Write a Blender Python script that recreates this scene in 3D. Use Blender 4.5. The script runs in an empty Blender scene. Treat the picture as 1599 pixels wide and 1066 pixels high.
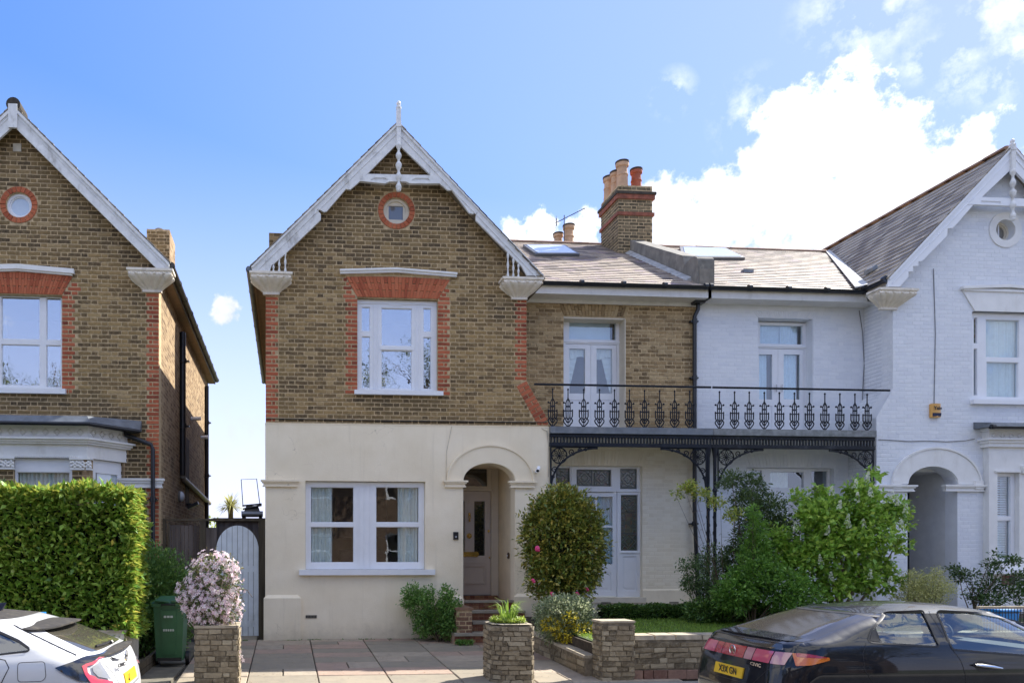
import bpy, bmesh, math, random
import numpy as np
from mathutils import Vector, Matrix
from mathutils.geometry import tessellate_polygon, delaunay_2d_cdt

R = math.radians
random.seed(7)
C = bpy.data.collections.new("scene_objects"); bpy.context.scene.collection.children.link(C)
SC = bpy.context.scene

# ------------------------------------------------------------------ camera
FPX, CX, CY, YAW, CAMZ = 1200.0, 542.0, 862.0, R(4.574), 1.69
SA, CA = math.sin(YAW), math.cos(YAW)
cam_data = bpy.data.cameras.new("camera"); cam = bpy.data.objects.new("camera", cam_data); C.objects.link(cam)
cam_data.sensor_width = 36; cam_data.lens = FPX / 1599 * 36
cam_data.shift_x = (799.5 - CX) / 1599; cam_data.shift_y = (CY - 533) / 1599
cam_data.clip_end = 3000
cam.location = (0, 0, CAMZ); cam.rotation_euler = (R(90), 0, -YAW)
SC.camera = cam

def at(px, py, Y):
    """the point of the vertical plane y = Y seen at a given place of the photograph"""
    k = (px - CX) / FPX
    X = Y * (SA + k * CA) / (CA - k * SA)
    f = X * SA + Y * CA
    return (X, CAMZ + (CY - py) * f / FPX)
def X_(px, Y): return at(px, 0, Y)[0]
def Z_(px, py, Y): return at(px, py, Y)[1]
def ground_y(px, py, z):
    f = FPX * (CAMZ - z) / (py - CY); r = (px - CX) / FPX * f
    return (r * CA + f * SA, f * CA - r * SA)

# ------------------------------------------------------------------ world: daylight sky with cumulus
SUN = Vector((1.04, 0.55, 1.12)).normalized()
SUN_EL = math.asin(SUN.z); SUN_AZ = math.atan2(SUN.x, SUN.y)     # from +Y towards +X
world = bpy.data.worlds.new("World"); SC.world = world; world.use_nodes = True
EXPOSURE = 2.14
SKY_STRENGTH = 0.14
SUN_STRENGTH = 2.5
def build_world():
    nt = world.node_tree; nt.nodes.clear(); L = nt.links.new
    def nd(t, **k):
        n = nt.nodes.new(t)
        for a, b in k.items(): setattr(n, a, b)
        return n
    def m(op, a, b=None, c=None, clamp=False):
        n = nd("ShaderNodeMath", operation=op, use_clamp=clamp)
        for i, v in enumerate((a, b, c)):
            if v is None: continue
            if isinstance(v, (int, float)): n.inputs[i].default_value = v
            else: L(v, n.inputs[i])
        return n.outputs[0]
    sky = nd("ShaderNodeTexSky", sky_type='NISHITA')
    sky.sun_disc = False; sky.sun_elevation = SUN_EL; sky.sun_rotation = SUN_AZ
    sky.air_density = 1.0; sky.dust_density = 0.25; sky.ozone_density = 2.5; sky.altitude = 50
    tc = nd("ShaderNodeTexCoord"); d = tc.outputs["Generated"]
    hsv = nd("ShaderNodeHueSaturation"); hsv.inputs["Saturation"].default_value = 1.28; hsv.inputs["Value"].default_value = .72
    # soft shoulder on the sky's own brightness, the same in every direction
    bw = nd("ShaderNodeRGBToBW"); L(sky.outputs[0], bw.inputs[0])
    k = m('DIVIDE', 1.0, m('MULTIPLY_ADD', bw.outputs[0], 1 / 3.2, 1.0))
    vs = nd("ShaderNodeVectorMath", operation='SCALE'); L(sky.outputs[0], vs.inputs[0]); L(k, vs.inputs["Scale"])
    tint = nd("ShaderNodeVectorMath", operation='MULTIPLY'); L(vs.outputs[0], tint.inputs[0]); tint.inputs[1].default_value = (1.13, .99, 1.04)
    L(tint.outputs[0], hsv.inputs["Color"])
    # warp the direction a little so that cloud edges billow
    nz = nd("ShaderNodeTexNoise"); nz.inputs["Scale"].default_value = 7; nz.inputs["Detail"].default_value = 9; nz.inputs["Roughness"].default_value = .6
    L(d, nz.inputs["Vector"])
    nz2 = nd("ShaderNodeTexNoise"); nz2.inputs["Scale"].default_value = 3.0; nz2.inputs["Detail"].default_value = 7
    L(d, nz2.inputs["Vector"])
    def direc(px, py):
        k = (px - CX) / FPX; v = (CY - py) / FPX
        return Vector((k * CA + SA, CA - k * SA, v)).normalized()
    blobs = []
    for px, py, r in [(1320, 190, 66), (1270, 240, 80), (1390, 245, 84), (1450, 290, 80), (1510, 272, 56), (1200, 290, 62), (1290, 330, 110), (1130, 330, 56), (1225, 220, 34),
                      (1015, 300, 34), (1040, 345, 60), (1090, 365, 60), (850, 358, 46), (905, 356, 36), (800, 366, 34), (352, 478, 30), (1400, 380, 150), (1700, 330, 150), (1850, 230, 110)]:
        blobs.append((direc(px, py), r / FPX))
    # thin torn wisps
    wisps = None
    for px, py, r in [(1350, 15, 85), (1590, 72, 40), (1555, 130, 34), (1500, 78, 34), (1440, 95, 30), (1050, 146, 34), (1180, 180, 60), (400, 690, 110), (1495, 128, 30), (1560, 20, 60)]:
        dist = nd("ShaderNodeVectorMath", operation='DISTANCE'); L(d, dist.inputs[0]); dist.inputs[1].default_value = direc(px, py)
        f = m('MULTIPLY_ADD', dist.outputs["Value"], -FPX / r, 1.0, clamp=True); wisps = f if wisps is None else m('MAXIMUM', wisps, f)
    rnd = random.Random(3)
    for i in range(30):                                  # unseen clouds added round the rest of the sky, filling the shaded fronts
        a = R(68 + i * 7.4 + rnd.uniform(-5, 5)); e = R(rnd.uniform(6, 58)) if not 150 < math.degrees(a) < 215 else R(rnd.uniform(44, 70))
        blobs.append((Vector((math.sin(a) * math.cos(e), math.cos(a) * math.cos(e), math.sin(e))), rnd.uniform(.09, .24)))
    field = None
    for c, r in blobs:
        dist = nd("ShaderNodeVectorMath", operation='DISTANCE'); L(d, dist.inputs[0]); dist.inputs[1].default_value = c
        f = m('MULTIPLY_ADD', dist.outputs["Value"], -1.0 / r, 1.0)
        field = f if field is None else m('SMOOTH_MAX', field, f, .25)
    nf = nd("ShaderNodeTexNoise"); nf.inputs["Scale"].default_value = 26; nf.inputs["Detail"].default_value = 8; nf.inputs["Roughness"].default_value = .62; L(d, nf.inputs["Vector"])
    n = m('SUBTRACT', nz.outputs[0], .5); n2 = m('SUBTRACT', nf.outputs[0], .5)
    fld = m('ADD', m('SUBTRACT', field, .12), m('ADD', m('MULTIPLY', n, 2.2), m('MULTIPLY', n2, 2.0)))
    mr = nd("ShaderNodeMapRange", interpolation_type='SMOOTHSTEP'); L(fld, mr.inputs[0]); mr.inputs[1].default_value = -.04; mr.inputs[2].default_value = .30
    wn = m('MULTIPLY', m('SUBTRACT', nf.outputs[0], .46, clamp=True), 5.0); wm = m('MULTIPLY', m('MULTIPLY', wisps, wn, clamp=True), .75)
    mask = m('MAXIMUM', mr.outputs[0], wm)
    sep = nd("ShaderNodeSeparateXYZ"); L(d, sep.inputs[0])
    # cloud tone: white billows, greyer bases
    tone = nd("ShaderNodeMapRange", interpolation_type='SMOOTHSTEP')
    L(m('ADD', m('ADD', m('MULTIPLY', nz2.outputs[0], 1.5), m('MULTIPLY', nf.outputs[0], .5)), m('MULTIPLY', sep.outputs[2], 1.6)), tone.inputs[0])
    tone.inputs[1].default_value = 1.26; tone.inputs[2].default_value = 1.66
    cc = nd("ShaderNodeMix", data_type='RGBA'); L(tone.outputs[0], cc.inputs[0])
    cc.inputs[6].default_value = (1.38, 1.46, 1.72, 1); cc.inputs[7].default_value = (2.7, 2.72, 2.78, 1)
    # thin veil near the horizon
    veil = nd("ShaderNodeMapRange", interpolation_type='SMOOTHSTEP'); L(sep.outputs[2], veil.inputs[0])
    veil.inputs[1].default_value = .56; veil.inputs[2].default_value = .0; veil.inputs[3].default_value = .0; veil.inputs[4].default_value = .84
    sunv = nd("ShaderNodeVectorMath", operation='DOT_PRODUCT'); L(d, sunv.inputs[0]); sunv.inputs[1].default_value = SUN
    sv = nd("ShaderNodeMapRange", interpolation_type='SMOOTHSTEP'); L(sunv.outputs["Value"], sv.inputs[0]); sv.inputs[1].default_value = .35; sv.inputs[2].default_value = 1.0; sv.inputs[4].default_value = .22
    vm = nd("ShaderNodeMix", data_type='RGBA'); L(m('MAXIMUM', veil.outputs[0], sv.outputs[0]), vm.inputs[0]); L(hsv.outputs[0], vm.inputs[6]); vm.inputs[7].default_value = (1.72, 1.84, 2.55, 1)
    out = nd("ShaderNodeMix", data_type='RGBA'); L(m('MULTIPLY', mask, .95), out.inputs[0]); L(vm.outputs[2], out.inputs[6]); L(cc.outputs[2], out.inputs[7])
    bg = nd("ShaderNodeBackground"); bg.inputs[1].default_value = SKY_STRENGTH; L(out.outputs[2], bg.inputs[0])
    wo = nd("ShaderNodeOutputWorld"); L(bg.outputs[0], wo.inputs[0])
build_world()
sun_data = bpy.data.lights.new("sun", 'SUN'); sun_data.energy = SUN_STRENGTH; sun_data.angle = R(.5); sun_data.color = (1, .95, .86)
sun = bpy.data.objects.new("sun", sun_data); C.objects.link(sun)
sun.rotation_euler = (-SUN).to_track_quat('-Z', 'Y').to_euler(); sun.location = (20, 20, 30)
SC.view_settings.view_transform = 'Standard'; SC.view_settings.look = 'None'; SC.view_settings.gamma = 1
SC.view_settings.exposure = EXPOSURE
SC.view_settings.use_curve_mapping = False
SC.cycles.max_bounces = 8; SC.cycles.transparent_max_bounces = 12; SC.cycles.diffuse_bounces = 4
SC.cycles.use_denoising = True

# ------------------------------------------------------------------ materials
MATS = {}
class NT:
    def __init__(s, name):
        s.m = bpy.data.materials.new(name); s.m.use_nodes = True; s.t = s.m.node_tree; s.t.nodes.clear()
        s.L = s.t.links.new; s.out = s.n("ShaderNodeOutputMaterial")
        s.geo = None
    def n(s, t, ins=None, **k):
        n = s.t.nodes.new(t)
        for a, b in k.items(): setattr(n, a, b)
        for a, v in (ins or {}).items(): s.set(n.inputs[a], v)
        return n
    def set(s, sock, v):
        if isinstance(v, bpy.types.NodeSocket): s.L(v, sock)
        elif isinstance(v, bpy.types.Node): s.L(v.outputs[0], sock)
        else:
            if sock.type == 'RGBA' and len(v) == 3: v = (*v, 1)
            sock.default_value = v
    def pos(s):
        if s.geo is None: s.geo = s.n("ShaderNodeNewGeometry")
        return s.geo.outputs["Position"]
    def math(s, op, a, b=0.0, clamp=False): return s.n("ShaderNodeMath", {0: a, 1: b}, operation=op, use_clamp=clamp).outputs[0]
    def noise(s, scale, detail=4, rough=.55, stretch=None, vec=None):
        v = vec or s.pos()
        if stretch: v = s.n("ShaderNodeMapping", {"Vector": v, "Scale": stretch}).outputs[0]
        return s.n("ShaderNodeTexNoise", {"Vector": v, "Scale": scale, "Detail": detail, "Roughness": rough}).outputs[0]
    def ramp(s, fac, stops, interp='LINEAR'):
        n = s.n("ShaderNodeValToRGB", {0: fac}); e = n.color_ramp; e.interpolation = interp
        while len(e.elements) > 2: e.elements.remove(e.elements[-1])
        e.elements[0].position = stops[0][0]; e.elements[0].color = (*stops[0][1], 1)
        e.elements[1].position = stops[-1][0]; e.elements[1].color = (*stops[-1][1], 1)
        for p, c in stops[1:-1]: q = e.elements.new(p); q.color = (*c, 1)
        return n.outputs[0]
    def mix(s, f, a, b, mode='MIX'):
        n = s.n("ShaderNodeMix", data_type='RGBA', blend_type=mode); s.set(n.inputs[0], f); s.set(n.inputs[6], a); s.set(n.inputs[7], b); return n.outputs[2]
    def rmap(s, v, a, b, c=0.0, d=1.0): return s.n("ShaderNodeMapRange", {0: v, 1: a, 2: b, 3: c, 4: d}, interpolation_type='SMOOTHSTEP').outputs[0]
    def rand(s):
        if s.geo is None: s.geo = s.n("ShaderNodeNewGeometry")
        oi = s.n("ShaderNodeObjectInfo")
        return s.math('FRACT', s.math('ADD', s.geo.outputs["Random Per Island"], s.math('MULTIPLY', oi.outputs["Random"], 1.37)))
    def bump(s, h, strength=.4, dist=.01): return s.n("ShaderNodeBump", {"Height": h, "Strength": strength, "Distance": dist}).outputs[0]
    def done(s, color, rough=.7, normal=None, metal=0.0, spec=.5, coat=0.0, emis=None, emis_s=0):
        p = s.n("ShaderNodeBsdfPrincipled", {"Base Color": color, "Roughness": rough, "Metallic": metal, "Specular IOR Level": spec, "Coat Weight": coat})
        if coat: p.inputs["Coat Roughness"].default_value = .03
        if normal is not None: s.L(normal, p.inputs["Normal"])
        s.p = p; s.L(p.outputs[0], s.out.inputs[0]); return s.m

def plain(name, col, rough=.6, var=.12, scale=6, bump=.15, bscale=60, metal=0, coat=0, spec=.5, dirt=None, dirt_amt=.35, stretch=None):
    if name in MATS: return MATS[name]
    t = NT(name)
    n = t.noise(scale, 5, stretch=stretch)
    lo = tuple(c * (1 - var * 1.6) for c in col); hi = tuple(min(1, c * (1 + var)) for c in col)
    c = t.ramp(n, [(.3, lo), (.7, hi)])
    if dirt:
        d = t.rmap(t.noise(scale * .45 + 1.3, 8, .7, stretch=(1, 1, .45)), .52, .72)
        c = t.mix(t.math('MULTIPLY', d, dirt_amt), c, dirt)
    nm = t.bump(t.noise(bscale, 4), bump, .004) if bump else None
    MATS[name] = t.done(c, rough, nm, metal, spec, coat)
    return MATS[name]

def weather(t, c, k=1.0):
    """old stains: sooty gable top, damp line over the stucco, run-off below the sills"""
    p = t.n("ShaderNodeSeparateXYZ", {0: t.pos()}); w = t.math('MULTIPLY', t.math('SUBTRACT', t.noise(1.7, 6, .7), .5), 1.6); z = t.math('ADD', p.outputs[2], w)
    c = t.mix(t.math('MULTIPLY', t.rmap(z, 6.9, 8.3), .26 * k), c, (.07, .06, .038))
    c = t.mix(t.math('MULTIPLY', t.rmap(t.math('ADD', p.outputs[2], t.math('MULTIPLY', w, .15)), 4.42, 4.20), .6 * k), c, (.04, .033, .024))
    for x, zz, rx, rz in ((2.3, 4.66, 1.15, .34), (-4.6, 4.62, 1.6, .3), (4.5, 6.6, .6, .5), (-2.6, 6.6, .5, .5)):
        dx = t.math('MULTIPLY', t.math('SUBTRACT', p.outputs[0], x), 1 / rx); dz = t.math('MULTIPLY', t.math('SUBTRACT', p.outputs[2], zz), 1 / rz)
        d = t.math('ADD', t.math('ADD', t.math('MULTIPLY', dx, dx), t.math('MULTIPLY', dz, dz)), w); c = t.mix(t.math('MULTIPLY', t.rmap(d, 1.0, .2), .42 * k), c, (.05, .042, .028))
    return c
def brick_mat(name, stops, rough=.85, face_noise=.35, soot=.35, soot_col=(.03, .026, .02)):
    t = NT(name)
    r = t.rand()
    c = t.ramp(r, stops)
    blotch = t.rmap(t.noise(38, 6, .7), .35, .65)
    c = t.mix(t.math('MULTIPLY', blotch, face_noise), c, t.ramp(t.noise(21, 3), [(.3, tuple(x * .35 for x in stops[0][1])), (.7, stops[-1][1])]))
    if not name.startswith(('white', 'cream')):
        c = t.mix(t.math('MULTIPLY', t.rmap(t.noise(1.1, 5, .6), .40, .72), .30), c, tuple(min(.6, x * 1.7) for x in stops[len(stops) // 2][1]))
        c = t.mix(t.math('MULTIPLY', t.rmap(t.noise(14, 6, .75), .50, .66), .35), c, tuple(x * 1.1 for x in stops[-1][1]))
    g = t.rmap(t.noise(.8, 6, .65), .45, .75)
    c = t.mix(t.math('MULTIPLY', g, soot), c, soot_col)
    if name.startswith('stock'): c = weather(t, c)
    MATS[name] = t.done(c, rough, t.bump(t.noise(90, 5, .7), .5, .005), spec=.25)
    return MATS[name]

stock = brick_mat("stock_brick", [(0, (.066, .045, .028)), (.22, (.115, .077, .04)), (.45, (.18, .12, .054)), (.7, (.25, .168, .072)), (.88, (.34, .23, .10)), (1, (.45, .33, .175))], soot=.28, face_noise=.4)
stock_pale = brick_mat("stock_brick_pale", [(0, (.12, .08, .042)), (.3, (.22, .15, .075)), (.6, (.32, .22, .11)), (1, (.46, .35, .20))], soot=.12)
chimney_brick = brick_mat("sooty_chimney_brick", [(0, (.05, .042, .028)), (.3, (.095, .078, .05)), (.6, (.15, .12, .072)), (1, (.25, .195, .12))], soot=.4)
red = brick_mat("red_brick", [(0, (.17, .045, .028)), (.3, (.30, .075, .04)), (.65, (.40, .105, .05)), (1, (.50, .17, .09))], face_noise=.14, soot=.18)
redarch = brick_mat("rubbed_red_brick", [(0, (.30, .075, .038)), (.5, (.42, .115, .055)), (1, (.50, .16, .08))], face_noise=.10, soot=.10)
step_brick = brick_mat("garden_pier_brick", [(0, (.10, .05, .035)), (.5, (.2, .11, .07)), (1, (.28, .18, .12))], soot=.2)
mortar = plain("mortar", (.53, .40, .235), .95, .22, 14, .5, 70, dirt=(.17, .125, .07), dirt_amt=.65)
mortar_red = plain("red_mortar", (.40, .27, .19), .95, .15, 9, .4, 70)
rubble = brick_mat("rubble_stone", [(0, (.08, .062, .04)), (.35, (.16, .125, .08)), (.7, (.25, .20, .13)), (1, (.40, .34, .24))], face_noise=.45, soot=.3, soot_col=(.06, .045, .03))
rubble_mortar = plain("lime_mortar", (.22, .18, .125), .95, .3, 12, .6, 60, dirt=(.07, .055, .035), dirt_amt=.6)
kerb_brick = brick_mat("wall_footing_brick", [(0, (.12, .06, .045)), (.5, (.22, .12, .09)), (1, (.3, .2, .15))], face_noise=.4)
def stucco_mat():
    t = NT("cream_stucco"); p = t.n("ShaderNodeSeparateXYZ", {0: t.pos()})
    c = t.ramp(t.noise(1.4, 6, .6), [(.3, (.80, .70, .52)), (.7, (.90, .805, .63))])
    c = t.mix(t.math('MULTIPLY', t.rmap(t.noise(5, 6, .7, stretch=(1, 1, .07)), .54, .72), .22), c, (.55, .48, .36))                      # rain streaks
    c = t.mix(t.math('MULTIPLY', t.rmap(t.math('ADD', p.outputs[2], t.math('MULTIPLY', t.noise(4, 6, .7), .5)), .62, .18), .55), c, (.42, .36, .27))   # splashed dirt at the foot
    v = t.n("ShaderNodeTexVoronoi", {"Vector": t.n("ShaderNodeVectorMath", {0: t.pos(), 1: t.n("ShaderNodeTexNoise", {"Vector": t.pos(), "Scale": 3.0, "Detail": 6.0}).outputs["Color"]}, operation='ADD').outputs[0], "Scale": .42}, feature='DISTANCE_TO_EDGE')
    k = t.math('MULTIPLY', t.rmap(v.outputs["Distance"], .0035, .0), t.rmap(t.noise(.9, 2), .48, .56)); c = t.mix(t.math('MULTIPLY', k, .45), c, (.35, .29, .20))    # hairline cracks
    MATS["cream_stucco"] = t.done(c, .85, t.bump(t.math('ADD', t.noise(45, 5), t.math('MULTIPLY', t.noise(2.5, 4), 2.0)), .45, .006), spec=.3); return MATS["cream_stucco"]
stucco = stucco_mat()
cream_paint = plain("cream_masonry_paint", (.82, .75, .61), .8, .05, 3, .4, 70, dirt=(.50, .42, .28), dirt_amt=.3)
white_paint = plain("white_masonry_paint", (.74, .77, .82), .8, .04, 3, .4, 70, dirt=(.45, .47, .50), dirt_amt=.22)
white_trim = plain("white_moulding_paint", (.80, .80, .79), .6, .04, 4, .2, 40, dirt=(.5, .48, .42), dirt_amt=.3)
wood_white = plain("white_gloss_paint", (.80, .82, .86), .35, .02, 5, .05, 30, dirt=(.55, .55, .52), dirt_amt=.10)
barge_paint = plain("weathered_white_paint", (.74, .75, .75), .55, .08, 9, .3, 50, dirt=(.22, .20, .16), dirt_amt=.6)
capstone = plain("painted_capital_stone", (.78, .72, .62), .8, .07, 9, .4, 60, dirt=(.30, .26, .20), dirt_amt=.5)
lead = plain("lead_sheet", (.17, .19, .215), .5, .15, 6, .2, 30, metal=.25, dirt=(.35, .36, .36), dirt_amt=.35)
iron = plain("blue_black_iron", (.010, .014, .024), .5, .25, 12, .15, 60, dirt=(.035, .04, .05), dirt_amt=.4, spec=.25)
iron_old = plain("weathered_black_iron", (.014, .017, .024), .55, .3, 12, .15, 60, dirt=(.10, .105, .11), dirt_amt=.5, spec=.25)
pipe_black = plain("black_pipe_paint", (.012, .015, .022), .3, .2, 8, .05, 40)
soffit = plain("painted_soffit", (.26, .17, .10), .8, .12, 5, .2, 30)
fascia_white = plain("fascia_board_paint", (.72, .71, .68), .5, .05, 5, .1, 40, dirt=(.35, .32, .26), dirt_amt=.3)
plaster = plain("room_plaster", (.42, .36, .30), .9, .05, 2, 0)
curtain = plain("cream_curtain_cloth", (.84, .81, .74), .9, .05, 14, .1, 80)
curtain_blue = plain("pale_net_curtain", (.72, .80, .86), .9, .05, 14, .1, 80)
frost = plain("frosted_white_blind", (.72, .78, .84), .5, .03, 8, 0)
concrete = plain("weathered_concrete", (.22, .20, .17), .9, .2, 6, .5, 60, dirt=(.07, .065, .05), dirt_amt=.6)
cement = plain("cement_render_grey", (.20, .19, .17), .9, .2, 5, .4, 50, dirt=(.45, .42, .36), dirt_amt=.5)
terracotta = plain("buff_terracotta", (.50, .32, .20), .8, .12, 9, .3, 50, dirt=(.18, .12, .08), dirt_amt=.5)
terracotta_red = plain("red_terracotta", (.36, .10, .055), .8, .12, 9, .3, 50, dirt=(.12, .06, .04), dirt_amt=.5)
lichen_dark = plain("sooty_cap", (.06, .05, .04), .95, .3, 20, .5, 60, dirt=(.16, .14, .10))
brass = plain("polished_brass", (.75, .50, .16), .25, .08, 20, .05, 60, metal=1)
door_paint = plain("taupe_door_paint", (.48, .41, .35), .4, .03, 3, .05, 40)
door_frame_paint = plain("stone_frame_paint", (.56, .49, .39), .5, .03, 4, .1, 40)
black_plastic = plain("black_plastic", (.015, .015, .017), .4, .2, 10, .05, 60)
dark_door = plain("black_front_door", (.018, .022, .032), .3, .1, 10, 0)
def slate_mat(name, stops, moss=(.30, .24, .15)):
    t = NT(name); c = t.ramp(t.rand(), stops)
    c = t.mix(t.math('MULTIPLY', t.rmap(t.noise(3.5, 7, .7), .5, .72), .5), c, moss)
    c = t.mix(t.math('MULTIPLY', t.rmap(t.noise(30, 4, .7), .45, .7), .3), c, (.09, .08, .085))
    return t.done(c, .62, t.bump(t.noise(70, 4), .35, .005), spec=.4)
slate = slate_mat("sunny_roof_slate", [(0, (.20, .165, .145)), (.3, (.32, .265, .225)), (.6, (.44, .365, .295)), (.85, (.54, .45, .36)), (1, (.36, .28, .30))])  # lighter, warmer copy of the slate, sunlight put into its colour
slate_dark = slate_mat("grey_roof_slate", [(0, (.19, .16, .125)), (.5, (.31, .265, .205)), (1, (.46, .40, .31))])
ridge_tile = plain("clay_ridge_tile", (.28, .17, .12), .85, .2, 6, .3, 50, dirt=(.12, .10, .08))
def glass_mat(name, refl=.22, tint=(.9, .95, .97), wave=.0, dark=None, rough=.01):
    t = NT(name)
    t.pos(); dp = t.n("ShaderNodeVectorMath", {0: t.geo.outputs["Normal"], 1: t.geo.outputs["Incoming"]}, operation='DOT_PRODUCT').outputs["Value"]      # the same reflectance from both faces
    fr = t.math('POWER', t.math('SUBTRACT', 1.0, t.math('ABSOLUTE', dp), True), 5.0)
    fac = t.math('ADD', t.math('MULTIPLY', fr, .9), refl + .05, True)
    nm = t.bump(t.noise(5, 2), wave, .02) if wave else None
    gl = t.n("ShaderNodeBsdfGlossy", {"Color": (.95, .97, 1), "Roughness": rough})
    if nm is not None: t.L(nm, gl.inputs["Normal"])
    tr = t.n("ShaderNodeBsdfTransparent", {"Color": tint})
    if dark: tr = t.n("ShaderNodeBsdfDiffuse", {"Color": dark})
    mx = t.n("ShaderNodeMixShader", {0: fac, 1: tr.outputs[0], 2: gl.outputs[0]})
    t.L(mx.outputs[0], t.out.inputs[0]); return t.m
glass = glass_mat("window_glass", .05, wave=.02)
glass_up = glass_mat("old_wavy_window_glass", .34, wave=.05)
glass_car = glass_mat("car_glass", .10, (.80, .89, .88))
glass_dark = glass_mat("dark_fanlight_glass", .06, dark=(.02, .018, .018))
glass_sky = glass_mat("skylight_glass", .0, dark=(.62, .66, .70))  # cloud reflection put in as an even pale diffuse colour
glass_frost = glass_mat("frosted_glass", .10, dark=(.55, .62, .67))

# ------------------------------------------------------------------ object helpers
def link(o, parent=None):
    C.objects.link(o)
    if parent is not None: o.parent = parent
    return o
def origin(o):
    v = Vector((0, 0, 0))
    while o is not None: v = v + o.location; o = o.parent
    return v
def tag(o, label, cat, group=None, kind=None):
    if label: o['label'] = label
    if cat: o['category'] = cat
    if group: o['group'] = group
    if kind: o['kind'] = kind
    return o
def thing(name, label, cat, loc=(0, 0, 0), group=None):
    o = bpy.data.objects.new(name, None); o.empty_display_size = .2; o.location = loc; link(o)
    return tag(o, label, cat, group)
def inst(name, mesh, loc, parent=None, rot=(0, 0, 0), scale=(1, 1, 1)):
    """another object with the same mesh; loc in world coordinates"""
    o = bpy.data.objects.new(name, mesh); link(o, parent)
    o.location = Vector(loc) - (origin(parent) if parent else Vector((0, 0, 0)))
    o.rotation_euler = rot; o.scale = scale; return o

def cdt_fill(outer, holes, sp=0):
    """triangulate a polygon with holes (and a grid of inner points when sp > 0)"""
    loops = [list(outer)] + [list(h) for h in holes]; pts = []; ed = []
    for l in loops:
        P = []
        for i, p in enumerate(l):
            q = l[(i + 1) % len(l)]; k = max(1, int(math.hypot(q[0] - p[0], q[1] - p[1]) / sp)) if sp else 1
            P += [(p[0] + (q[0] - p[0]) * j / k, p[1] + (q[1] - p[1]) * j / k) for j in range(k)]
        b = len(pts); pts += P; ed += [(b + i, b + (i + 1) % len(P)) for i in range(len(P))]
    segs = np.array([(l[i][0], l[i][1], l[i - 1][0], l[i - 1][1]) for l in loops for i in range(len(l))])
    def inside(Q):
        Q = np.asarray(Q, float); c = np.zeros(len(Q), bool)
        for x1, z1, x2, z2 in segs:
            if z1 == z2: continue
            c ^= ((z1 > Q[:, 1]) != (z2 > Q[:, 1])) & (Q[:, 0] < (x2 - x1) * (Q[:, 1] - z1) / (z2 - z1) + x1)
        return c
    if sp:
        B = np.array(pts); gx, gz = np.meshgrid(np.arange(B[:, 0].min() + sp / 2, B[:, 0].max(), sp), np.arange(B[:, 1].min() + sp / 2, B[:, 1].max(), sp)); G = np.stack([gx.ravel(), gz.ravel()], 1)
        if len(G):
            G = G[inside(G)]
            if len(G): G = G[(((G[:, None, :] - B[None]) ** 2).sum(-1).min(1)) > (sp * .4) ** 2]; pts += [tuple(p) for p in G]
    V, E, F, *_ = delaunay_2d_cdt([Vector(p) for p in pts], ed, [], 0, 1e-6)
    out = []; ok = inside([(sum(V[i].x for i in f) / len(f), sum(V[i].y for i in f) / len(f)) for f in F]) if F else []
    for f, k in zip(F, ok):
        if k:
            a = (V[f[1]].x - V[f[0]].x) * (V[f[2]].y - V[f[0]].y) - (V[f[2]].x - V[f[0]].x) * (V[f[1]].y - V[f[0]].y); out.append(tuple(f) if a > 0 else tuple(reversed(f)))
    return [(v.x, v.y) for v in V], out

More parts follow.
